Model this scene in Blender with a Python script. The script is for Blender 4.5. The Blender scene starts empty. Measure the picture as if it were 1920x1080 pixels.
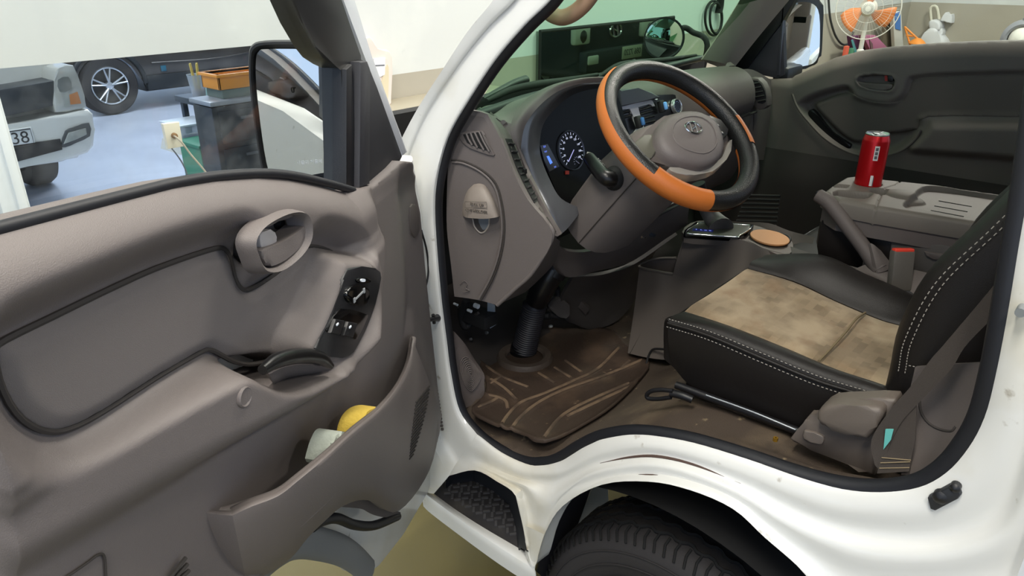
# White cab-over truck with its driver's door open, photographed inside a workshop.
import bpy, bmesh, math, random
import numpy as np
from mathutils import Vector, Matrix
random.seed(7)
PI = math.pi
SC = bpy.context.scene
COL = SC.collection

# ------------------------------------------------------------------ camera
FPX = 1386.0
PIT, AZ = math.radians(24), math.radians(41)
CAM = Vector((-1.05, 0.0, 1.75))
CF = Vector((math.cos(AZ)*math.cos(PIT), math.sin(AZ)*math.cos(PIT), -math.sin(PIT)))
CR = Vector((math.sin(AZ), -math.cos(AZ), 0))
CU = CR.cross(CF)
cd = bpy.data.cameras.new('camera'); cam = bpy.data.objects.new('camera', cd); COL.objects.link(cam)
cd.sensor_width = 36; cd.lens = 36*FPX/1920; cd.clip_start = .02; cd.clip_end = 200
cam.matrix_world = Matrix(((CR.x, CU.x, -CF.x, CAM.x), (CR.y, CU.y, -CF.y, CAM.y), (CR.z, CU.z, -CF.z, CAM.z), (0, 0, 0, 1)))
SC.camera = cam

def ray(x, y):
    return CF + CR*((x-960)/FPX) + CU*((540-y)/FPX)
def on_plane(x, y, o, n):
    d = ray(x, y); t = (Vector(o)-CAM).dot(n)/d.dot(n)
    return CAM + d*t
def X(x, y, v): return on_plane(x, y, (v, 0, 0), Vector((1, 0, 0)))
def Y(x, y, v): return on_plane(x, y, (0, v, 0), Vector((0, 1, 0)))
def Z(x, y, v): return on_plane(x, y, (0, 0, v), Vector((0, 0, 1)))

# ------------------------------------------------------------------ materials
def lin(c):
    if isinstance(c, str):
        c = c.lstrip('#'); c = tuple(int(c[i:i+2], 16)/255 for i in (0, 2, 4))
    return tuple((v/12.92 if v <= .04045 else ((v+.055)/1.055)**2.4) for v in c[:3]) + (1.0,)
MATS = {}
def mat(name, col, rough=.5, metal=0., bump=None, spot=None, coat=0., spec=.5, emit=0., alpha=1., trans=0., sheen=0.):
    """bump=(scale,strength); spot=(scale,colour,lo,hi) wear / dirt patches with their own shape"""
    if name in MATS: return MATS[name]
    m = bpy.data.materials.new(name); m.use_nodes = True
    nt = m.node_tree; N = nt.nodes; L = nt.links
    b = N['Principled BSDF']
    b.inputs['Base Color'].default_value = lin(col); b.inputs['Roughness'].default_value = rough
    b.inputs['Metallic'].default_value = metal
    b.inputs['Specular IOR Level'].default_value = spec
    b.inputs['Coat Weight'].default_value = coat; b.inputs['Coat Roughness'].default_value = .06
    b.inputs['Transmission Weight'].default_value = trans
    b.inputs['Alpha'].default_value = alpha
    if sheen: b.inputs['Sheen Weight'].default_value = sheen
    if emit:
        b.inputs['Emission Color'].default_value = lin(col); b.inputs['Emission Strength'].default_value = emit
    tc = N.new('ShaderNodeTexCoord')
    if spot:
        for (sc, c2, lo, hi) in (spot if isinstance(spot, list) else [spot]):
            n = N.new('ShaderNodeTexNoise'); n.inputs['Scale'].default_value = sc; n.inputs['Detail'].default_value = 6
            L.new(tc.outputs['Object'], n.inputs['Vector'])
            r = N.new('ShaderNodeMapRange'); r.inputs['From Min'].default_value = lo; r.inputs['From Max'].default_value = hi
            L.new(n.outputs['Fac'], r.inputs['Value'])
            mx = N.new('ShaderNodeMix'); mx.data_type = 'RGBA'
            src = b.inputs['Base Color'].links[0].from_socket if b.inputs['Base Color'].links else None
            L.new(r.outputs['Result'], mx.inputs['Factor'])
            if src: L.new(src, mx.inputs[6])
            else: mx.inputs[6].default_value = lin(col)
            mx.inputs[7].default_value = lin(c2)
            L.new(mx.outputs[2], b.inputs['Base Color'])
    if bump:
        n = N.new('ShaderNodeTexNoise'); n.inputs['Scale'].default_value = bump[0]; n.inputs['Detail'].default_value = 3
        L.new(tc.outputs['Object'], n.inputs['Vector'])
        bp = N.new('ShaderNodeBump'); bp.inputs['Strength'].default_value = bump[1]; bp.inputs['Distance'].default_value = .002
        L.new(n.outputs['Fac'], bp.inputs['Height']); L.new(bp.outputs['Normal'], b.inputs['Normal'])
    MATS[name] = m
    return m
def glass(name, tint, refl=1.0, rough=.02, dust=0.):
    if name in MATS: return MATS[name]
    m = bpy.data.materials.new(name); m.use_nodes = True
    nt = m.node_tree; N = nt.nodes; L = nt.links
    N.remove(N['Principled BSDF'])
    t = N.new('ShaderNodeBsdfTransparent'); t.inputs['Color'].default_value = lin(tint)
    g = N.new('ShaderNodeBsdfGlossy'); g.inputs['Roughness'].default_value = rough
    fr = N.new('ShaderNodeFresnel'); fr.inputs['IOR'].default_value = 1.45
    k = N.new('ShaderNodeMath'); k.operation = 'MULTIPLY'; k.inputs[1].default_value = refl
    mx = N.new('ShaderNodeMixShader'); L.new(fr.outputs[0], k.inputs[0]); L.new(k.outputs[0], mx.inputs[0])
    L.new(t.outputs[0], mx.inputs[1]); L.new(g.outputs[0], mx.inputs[2])
    out = mx
    if dust:
        d = N.new('ShaderNodeBsdfDiffuse'); d.inputs['Color'].default_value = lin('#c8ccd0')
        tc = N.new('ShaderNodeTexCoord'); n = N.new('ShaderNodeTexNoise'); n.inputs['Scale'].default_value = 9; n.inputs['Detail'].default_value = 8
        L.new(tc.outputs['Object'], n.inputs['Vector'])
        r = N.new('ShaderNodeMapRange'); r.inputs['From Min'].default_value = .42; r.inputs['From Max'].default_value = .8
        r.inputs['To Max'].default_value = dust; L.new(n.outputs['Fac'], r.inputs['Value'])
        m2 = N.new('ShaderNodeMixShader'); L.new(r.outputs['Result'], m2.inputs[0]); L.new(mx.outputs[0], m2.inputs[1]); L.new(d.outputs[0], m2.inputs[2])
        out = m2
    L.new(out.outputs[0], N['Material Output'].inputs['Surface'])
    MATS[name] = m
    return m

TRIM = mat('brown_trim', '#68615f', .52, bump=(900, .25), spec=.45)
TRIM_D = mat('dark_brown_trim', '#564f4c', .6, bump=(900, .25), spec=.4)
TRIM_C = mat('cloth_trim', '#6c6664', .85, bump=(1400, .35), spec=.25)
GREYTRIM = mat('charcoal_trim', '#4b4744', .6, bump=(900, .25), spec=.4)
BLACK = mat('black_plastic', '#17171a', .42, bump=(700, .15))
BLACKM = mat('black_matte', '#121214', .75)
BLACKG = mat('black_gloss', '#08080a', .12)
RUBBER = mat('black_rubber', '#1c1d22', .5, spec=.4)
WHITE = mat('white_paint', '#e0e0dd', .32, coat=.4, spot=[(2.6, '#c3bca6', .52, .72), (26., '#857760', .68, .80)])
WHITEC = mat('white_paint_clean', '#d8dade', .25, coat=.6)
SILVER = mat('satin_silver', '#b9b8b6', .35, metal=.7)
CHROME = mat('chrome', '#e8e8ea', .08, metal=1.)
LEATHER = mat('black_leather', '#1b1817', .45, bump=(700, .18), spec=.32)
ORANGE = mat('orange_leather', '#bb682b', .45, bump=(500, .15))
BELTM = mat('belt_webbing', '#3d3631', .8, bump=(1500, .5))
STEEL = mat('zinc_steel', '#b7bcc2', .35, metal=.9)
MIRRORM = mat('mirror_glass', '#eef0f2', .01, metal=1.)
STITCH = mat('stitching', '#9a948c', .7)

# ------------------------------------------------------------------ object helpers
ORG = {}
def thing(name, label, cat, loc=(0, 0, 0), group=None):
    o = bpy.data.objects.new(name, None); COL.objects.link(o); o.location = loc
    o.empty_display_size = .1
    o['label'] = label; o['category'] = cat
    if group: o['group'] = group
    ORG[o] = Vector(loc)
    return o
def tag(o, label, cat, group=None):
    o['label'] = label; o['category'] = cat
    if group: o['group'] = group
    return o
def link(name, me, m, parent=None, smooth=True, label=None):
    o = bpy.data.objects.new(name, me); COL.objects.link(o)
    if m is not None:
        for mm in (m if isinstance(m, (list, tuple)) else [m]): me.materials.append(mm)
    if parent is not None:
        o.parent = parent
        o.matrix_parent_inverse = Matrix.Translation(ORG.get(parent, Vector((0, 0, 0)))).inverted() if parent in ORG else Matrix.Identity(4)
    if label: o['label'] = label
    if smooth and hasattr(me, 'polygons'):
        me.polygons.foreach_set('use_smooth', [True]*len(me.polygons))
    return o
def fin(name, bm, m, parent=None, smooth=True, auto=35, label=None):
    bmesh.ops.remove_doubles(bm, verts=bm.verts, dist=1e-5)
    bmesh.ops.recalc_face_normals(bm, faces=bm.faces)
    bm.normal_update()
    if auto:
        for e in bm.edges:
            if len(e.link_faces) == 2 and e.calc_face_angle(0) > math.radians(auto): e.smooth = False
    if smooth and all(not e.smooth for e in bm.edges): smooth = False
    me = bpy.data.meshes.new(name); bm.to_mesh(me); bm.free()
    return link(name, me, m, parent, smooth, label)
from mathutils.bvhtree import BVHTree
def drape(objs):
    """returns hit(px, py): the point of the photograph on the given surfaces, and the normal there"""
    V = []; F = []
    for o in objs:
        b = len(V); V += [v.co.copy() for v in o.data.vertices]; F += [[b+i for i in p.vertices] for p in o.data.polygons]
    T = BVHTree.FromPolygons(V, F)
    def hit(x, y):
        d = ray(x, y).normalized(); p, n, i, t = T.ray_cast(CAM, d)
        if p is None: return None, None
        if n.dot(d) > 0: n = -n
        return p, n
    return hit
def structure(o):
    o['kind'] = 'structure'; return o

def crom(pts, n=6, closed=False):
    """Catmull-Rom through the points, n steps a segment"""
    P = [Vector(p) for p in pts]; out = []; k = len(P)
    if k < 3 and not closed:
        return [P[0].lerp(P[1], i/n) for i in range(n)] + [P[1]]
    seg = k if closed else k-1
    for i in range(seg):
        if closed: a, b, c, d = P[(i-1) % k], P[i], P[(i+1) % k], P[(i+2) % k]
        else:
            b, c = P[i], P[i+1]
            a = P[i-1] if i else b*2-c
            d = P[i+2] if i+2 < k else c*2-b
        for j in range(n):
            t = j/n
            out.append(.5*((2*b) + (c-a)*t + (2*a-5*b+4*c-d)*t*t + (3*b-a-3*c+d)*t**3))
    if not closed: out.append(P[-1].copy())
    return out
def lerpl(pts, n):
    P = [Vector(p) for p in pts]; out = []
    for i in range(len(P)-1):
        for j in range(n): out.append(P[i].lerp(P[i+1], j/n))
    out.append(P[-1].copy()); return out
def grid_pts(rows, nu=4, nv=4, lu=False, lv=False):
    R1 = [(lerpl if lu else crom)(r, nu) for r in rows]
    cols = list(zip(*R1))
    C1 = [(lerpl if lv else crom)(c, nv) for c in cols]
    return list(zip(*C1))
def add_grid(bm, G, close_u=False, mi=0):
    V = [[bm.verts.new(p) for p in r] for r in G]
    fs = []
    for i in range(len(V)-1):
        n = len(V[i])
        for j in range(n if close_u else n-1):
            a, b, c, d = V[i][j], V[i][(j+1) % n], V[i+1][(j+1) % n], V[i+1][j]
            try:
                f_ = bm.faces.new((a, b, c, d)); f_.material_index = mi; fs.append(f_)
            except ValueError: pass
    return V
def patch(name, rows, m, parent=None, nu=4, nv=4, thick=0., lu=False, lv=False, auto=40, away=None, label=None):
    """smooth sheet through a grid of points; thick extrudes it away from the camera side"""
    bm = bmesh.new(); G = grid_pts(rows, nu, nv, lu, lv)
    V = add_grid(bm, G)
    if thick:
        bm.normal_update()
        c = Vector((0, 0, 0)); nsum = Vector((0, 0, 0))
        for v in bm.verts: c += v.co
        c /= len(bm.verts)
        for f_ in bm.faces: nsum += f_.normal*f_.calc_area()
        tow = (away if away is not None else (c-CAM))
        s = 1 if nsum.dot(tow) > 0 else -1
        off = {v: v.co + v.normal*s*thick for v in bm.verts}
        nv_ = {v: bm.verts.new(off[v]) for v in list(off)}
        for f_ in list(bm.faces):
            bm.faces.new([nv_[v] for v in reversed(f_.verts)])
        for e in [e for e in bm.edges if len(e.link_faces) == 1 and all(v in nv_ for v in e.verts)]:
            a, b = e.verts
            bm.faces.new((a, b, nv_[b], nv_[a]))
    return fin(name, bm, m, parent, auto=auto, label=label)
def add_tube(bm, pts, r, n=10, closed=False, caps=True, up=None, flat=1., mi=0):
    """round (or flattened) tube along points; r a number or a list of radii"""
    P = [Vector(p) for p in pts]; k = len(P)
    rr = r if isinstance(r, (list, tuple)) else [r]*k
    if len(rr) != k:
        rr = [np.interp(i/(k-1)*(len(rr)-1), range(len(rr)), rr) for i in range(k)]
    prev = None; rings = []
    for i in range(k):
        if closed: t = P[(i+1) % k]-P[i-1]
        else: t = P[min(i+1, k-1)]-P[max(i-1, 0)]
        if t.length < 1e-9: t = Vector((0, 0, 1))
        t.normalize()
        if prev is None or up is not None:
            u = Vector(up) if up is not None else (Vector((0, 0, 1)) if abs(t.z) < .9 else Vector((1, 0, 0)))
            a = t.cross(u).normalized()
        else:
            a = (prev - t*prev.dot(t)).normalized()
        prev = a; b = a.cross(t)
        rings.append([P[i] + a*(math.cos(2*PI*j/n)*rr[i]) + b*(math.sin(2*PI*j/n)*rr[i]*flat) for j in range(n)])
    if closed: rings.append(rings[0])
    V = add_grid(bm, rings, close_u=True, mi=mi)
    if caps and not closed:
        for ring in (V[0], V[-1]):
            try: bm.faces.new(ring).material_index = mi
            except ValueError: pass
def tube(name, pts, r, m, parent=None, n=12, closed=False, smoothn=6, up=None, flat=1., label=None):
    bm = bmesh.new()
    P = crom(pts, smoothn, closed) if smoothn else pts
    add_tube(bm, P, r, n, closed, up=up, flat=flat)
    return fin(name, bm, m, parent, auto=50, label=label)
def frame(o, u, v):
    o, u, v = Vector(o), Vector(u).normalized(), Vector(v)
    v = (v-u*v.dot(u)).normalized()
    return o, u, v, u.cross(v)
def add_prism(bm, poly, fr, d0, d1, bevel=0., mi=0, seg=2):
    """polygon (2-D) in frame fr=(o,u,v,w), from w=d0 to d1, edges of the d1 side rounded"""
    o, u, v, w = fr
    b2 = bmesh.new()
    A = [b2.verts.new(o+u*p[0]+v*p[1]+w*d0) for p in poly]
    B = [b2.verts.new(o+u*p[0]+v*p[1]+w*d1) for p in poly]
    n = len(poly)
    top = b2.faces.new(B); b2.faces.new(list(reversed(A)))
    for i in range(n): b2.faces.new((A[i], A[(i+1) % n], B[(i+1) % n], B[i]))
    if bevel:
        es = [e for e in top.edges]
        bmesh.ops.bevel(b2, geom=es, offset=bevel, segments=seg, affect='EDGES', profile=.5, clamp_overlap=True)
    for f_ in b2.faces: f_.material_index = mi
    merge(bm, b2)
def merge(bm, b2):
    me = bpy.data.meshes.new('tmp'); b2.to_mesh(me); b2.free(); bm.from_mesh(me); bpy.data.meshes.remove(me)
def prism(name, poly, fr, d0, d1, m, parent=None, bevel=0., auto=35, label=None, seg=2):
    bm = bmesh.new(); add_prism(bm, poly, fr, d0, d1, bevel, seg=seg)
    return fin(name, bm, m, parent, auto=auto, label=label)
def add_box(bm, c, size, fr=None, bevel=0., mi=0, seg=2):
    o, u, v, w = fr if fr else (Vector((0, 0, 0)), Vector((1, 0, 0)), Vector((0, 1, 0)), Vector((0, 0, 1)))
    b2 = bmesh.new(); bmesh.ops.create_cube(b2, size=1)
    for q in b2.verts: q.co = Vector((q.co.x*size[0], q.co.y*size[1], q.co.z*size[2]))
    if bevel: bmesh.ops.bevel(b2, geom=b2.edges[:], offset=min(bevel, .49*min(size)), segments=seg, affect='EDGES', profile=.5)
    c = Vector(c)
    for q in b2.verts:
        p = q.co + c; q.co = o+u*p.x+v*p.y+w*p.z
    for f_ in b2.faces: f_.material_index = mi
    merge(bm, b2)
def box(name, c, size, m, parent=None, fr=None, bevel=.004, label=None):
    bm = bmesh.new(); add_box(bm, c, size, fr, bevel); return fin(name, bm, m, parent, label=label)
def add_lathe(bm, prof, fr, n=32, mi=0):
    """profile [(radius, height)] turned about w of the frame"""
    o, u, v, w = fr
    G = [[o+(u*math.cos(2*PI*j/n)+v*math.sin(2*PI*j/n))*max(r, 1e-5)+w*h for j in range(n)] for r, h in prof]
    V = add_grid(bm, G, close_u=True, mi=mi)
def lathe(name, prof, fr, m, parent=None, n=32, auto=40, label=None):
    bm = bmesh.new(); add_lathe(bm, prof, fr, n); return fin(name, bm, m, parent, auto=auto, label=label)
def text(name, s, fr, size, m, parent=None, depth=.0006, flip=False, label=None):
    cu = bpy.data.curves.new(name, 'FONT'); cu.body = s; cu.size = size; cu.extrude = depth
    cu.align_x = 'CENTER'; cu.align_y = 'CENTER'
    o, u, v, w = fr
    M = Matrix(((u.x, v.x, w.x, o.x), (u.y, v.y, w.y, o.y), (u.z, v.z, w.z, o.z), (0, 0, 0, 1)))
    ob = bpy.data.objects.new('tmp', cu); COL.objects.link(ob)
    dg = bpy.context.evaluated_depsgraph_get()
    me = bpy.data.meshes.new_from_object(ob.evaluated_get(dg)); me.name = name
    bpy.data.objects.remove(ob); bpy.data.curves.remove(cu)
    me.transform(M); me.materials.clear()
    return link(name, me, m, parent, smooth=False, label=label)
def oval(rx, ry, n=32, c=(0, 0), p=2.):
    out = []
    for i in range(n):
        a = 2*PI*i/n; x, y = math.cos(a), math.sin(a)
        out.append((c[0]+rx*math.copysign(abs(x)**(2/p), x), c[1]+ry*math.copysign(abs(y)**(2/p), y)))
    return out
def smooth2(poly, n=4):
    return [(p.x, p.y) for p in crom([Vector((a, b, 0)) for a, b in poly], n, True)]
def sdf(P, poly):
    """signed distance of points (N,2) to a closed polygon, negative inside"""
    poly = np.asarray(poly, float); d = np.full(len(P), 1e9); ins = np.zeros(len(P), bool)
    for i in range(len(poly)):
        a, b = poly[i], poly[(i+1) % len(poly)]
        e = b-a; L2 = (e*e).sum() or 1e-12
        w = P-a; t = np.clip((w@e)/L2, 0, 1)
        d = np.minimum(d, np.linalg.norm(w-t[:, None]*e, axis=1))
        c = (a[1] <= P[:, 1]) != (b[1] <= P[:, 1])
        with np.errstate(divide='ignore', invalid='ignore'):
            xx = a[0]+(P[:, 1]-a[1])*(b[0]-a[0])/(b[1]-a[1] if b[1] != a[1] else 1e-12)
        ins ^= c & (P[:, 0] < xx)
    return np.where(ins, -d, d)
def sstep(t):
    t = np.clip(t, 0, 1); return t*t*(3-2*t)
def hfield(name, outline, hfun, to_world, m, parent, step=.005, skirt=.03, auto=0, label=None):
    """relief sheet: outline in (s,z), height hfun(P) along the normal, rim turned back by skirt"""
    ol = np.asarray(outline, float); lo, hi = ol.min(0), ol.max(0)
    ns, nz = int((hi[0]-lo[0])/step)+2, int((hi[1]-lo[1])/step)+2
    S = lo[0]+np.arange(ns+1)*step-.5*step; T = lo[1]+np.arange(nz+1)*step-.5*step
    cs = (S[:-1]+S[1:])/2; ct = (T[:-1]+T[1:])/2
    CC = np.stack(np.meshgrid(cs, ct, indexing='ij'), -1).reshape(-1, 2)
    keep = (sdf(CC, ol) < 0).reshape(ns, nz)
    P = np.stack(np.meshgrid(S, T, indexing='ij'), -1)
    cnt = np.zeros((ns+1, nz+1), int)
    for a in (0, 1):
        for b in (0, 1): cnt[a:ns+a, b:nz+b] += keep
    bd = (cnt > 0) & (cnt < 4)
    for i, j in zip(*np.nonzero(bd)):
        p = P[i, j]; best = 1e9
        A = ol; B = np.roll(ol, -1, 0); e = B-A; L2 = (e*e).sum(1)+1e-12
        t = np.clip(((p-A)*e).sum(1)/L2, 0, 1); q = A+t[:, None]*e
        k = ((q-p)**2).sum(1).argmin(); P[i, j] = q[k]
    Hh = hfun(P.reshape(-1, 2)).reshape(ns+1, nz+1)
    bm = bmesh.new(); V = {}
    for i, j in zip(*np.nonzero(cnt > 0)):
        V[i, j] = bm.verts.new(to_world(P[i, j, 0], P[i, j, 1], Hh[i, j]))
    for i, j in zip(*np.nonzero(keep)):
        try: bm.faces.new((V[i, j], V[i+1, j], V[i+1, j+1], V[i, j+1]))
        except ValueError: pass
    if skirt:
        es = [e for e in bm.edges if len(e.link_faces) == 1]
        w = {}
        key = {v: k for k, v in V.items()}
        for e in es:
            for v in e.verts:
                if v not in w:
                    i, j = key[v]; w[v] = bm.verts.new(to_world(P[i, j, 0], P[i, j, 1], Hh[i, j]-skirt))
        for e in es:
            a, b = e.verts
            try: bm.faces.new((a, b, w[b], w[a]))
            except ValueError: pass
    return fin(name, bm, m, parent, auto=auto, label=label)
# ================================================================== workshop
TRUCK = thing('truck', "white cab-over truck with its driver's door wide open", 'truck', (.85, .4, 0))
WALLW = mat('wall_white', '#cdd0ce', .7, spot=[(2.2, '#d9dcd8', .55, .8), (14., '#bfc4c2', .70, .80)])
WALLG = mat('wall_grey', '#a8a294', .6, spot=(1.7, '#9b9587', .5, .8))
FLOORM = mat('concrete_floor', '#6b602c', .45, spot=[(1.3, '#5d5326', .45, .75), (30., '#42391c', .72, .80)], bump=(60, .1))
FLOORB = mat('bay_floor_bluelit', '#b9c0cf', .3, spot=[(1.1, '#a9b0c0', .45, .75)])  # bay concrete, with the blue of the door light put into its colour
WY = 3.06
def build_env():
    S = structure
    S(box('floor', (3, -1.9, -.05), (26, 9.9, .1), FLOORM, bevel=0))
    S(box('floor_bay', (3, 10.05, -.05), (26, 14, .1), FLOORB, bevel=0))
    # front wall with the window opening on the left
    x0, x1 = -.252, .95
    zb0 = 1.405
    bm = bmesh.new(); add_box(bm, ((-6+x0)/2, WY+.06, 2.1), (x0+6, .12, 4.2)); S(fin('wall_front_left', bm, WALLW))
    bm = bmesh.new(); add_box(bm, ((x0+x1)/2, WY+.06, (zb0+4.2)/2), (x1-x0, .12, 4.2-zb0)); S(fin('wall_front_over_window', bm, WALLW))
    bm = bmesh.new(); add_box(bm, ((x1+11.0)/2, WY+.06, .6), (11.0-x1, .12, 1.2)); S(fin('wall_front_low', bm, WALLG))
    bm = bmesh.new(); add_box(bm, ((x1+11.0)/2, WY+.06, 2.7), (11.0-x1, .12, 3.0)); S(fin('wall_front_high', bm, WALLW))
    bm = bmesh.new(); add_box(bm, ((x0+x1)/2, WY+.06, .2), (x1-x0, .12, .4)); S(fin('wall_front_under_window', bm, WALLW))
    bm = bmesh.new()
    add_box(bm, (x0-.045, WY-.015, 1.0), (.09, .05, 1.3), bevel=.004); add_box(bm, (x0-.025, WY-.03, 1.0), (.03, .05, 1.3), bevel=.004)
    S(fin('window_1', bm, mat('post_white', '#e3e8ea', .5)))
    g = S(box('window_1_glass', ((x0+x1)/2, WY+.05, .9), (x1-x0, .006, 1.0), glass('shop_glass', '#f8fafb', .06, dust=.08), bevel=0))
    bm = bmesh.new(); add_box(bm, (11.06, -1.5, .6), (.12, 9.2, 1.2)); S(fin('wall_right_low', bm, WALLG))
    bm = bmesh.new(); add_box(bm, (11.06, -1.5, 2.7), (.12, 9.2, 3.0)); S(fin('wall_right_high', bm, WALLW))
    S(box('ceiling', (3, 3, 4.3), (18, 18, .2), mat('ceiling_white', '#d8dad8', .8), bevel=0))
    S(box('wall_bay', (11.06, 8, 2.1), (.12, 9.5, 4.2), WALLW, bevel=0))
    tube('wall_cable', [Vector((2.35, WY-.006, 1.2)), Vector((2.35, WY-.006, 2.5)), Vector((2.35, WY-.006, 4.1))], .006, mat('cable_grey', '#6b6d6d', .6), None)
    tag(bpy.data.objects['wall_cable'], 'thin dark grey conduit running straight up the white front wall', 'conduit')
    # ---- light
    w = bpy.data.worlds.new('world'); SC.world = w; w.use_nodes = True
    nt = w.node_tree; bg = nt.nodes['Background']
    sk = nt.nodes.new('ShaderNodeTexSky'); sk.sky_type = 'HOSEK_WILKIE'; sk.turbidity = 3.5; sk.sun_direction = Vector((.3, -.5, .8)).normalized()
    mx = nt.nodes.new('ShaderNodeMix'); mx.data_type = 'RGBA'; mx.inputs['Factor'].default_value = .72
    nt.links.new(sk.outputs[0], mx.inputs[6]); mx.inputs[7].default_value = (.70, .86, 1.14, 1)
    nt.links.new(mx.outputs[2], bg.inputs['Color'])
    bg.inputs['Strength'].default_value = 1.9
    def area(name, loc, sx, sy, e, col, rot=(0, 0, 0)):
        d = bpy.data.lights.new(name, 'AREA'); d.shape = 'RECTANGLE'; d.size = sx; d.size_y = sy; d.energy = e; d.color = col
        o = bpy.data.objects.new(name, d); COL.objects.link(o); o.location = loc; o.rotation_euler = rot
    for i, (x, y) in enumerate(((-2.6, -1.2), (-1.6, .3), (1.2, .7), (4.2, 1.0), (8., .6), (1.5, -2.5))):
        area('ceiling_lamp', (x, y, 4.1), 1.3, .35, 190 if x > 3 else 110, (1., .955, .86))
    for x in (-2., 0., 2.2, 4.6, 7., 9.5):
        area('wall_fill', (x, 1.9, 4.05), 1.6, .3, 20, (1., .99, .96), (math.radians(38), 0, 0))  # added fill lights, tilted to brighten the front wall
    for x, y in ((-1, 5.2), (2.2, 7.0), (4.8, 8.4)): area('bay_fill', (x, y, 4.1), 2.2, .8, 190, (.86, .92, 1.))  # added bluish fills, standing in for daylight from the bay door
    SC.view_settings.view_transform = 'Standard'; SC.view_settings.look = 'None'; SC.view_settings.gamma = 1
    SC.view_settings.use_curve_mapping = False
    SC.view_settings.exposure = -.27
    SC.cycles.use_denoising = True
    SC.cycles.max_bounces = 10; SC.cycles.transparent_max_bounces = 12
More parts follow.
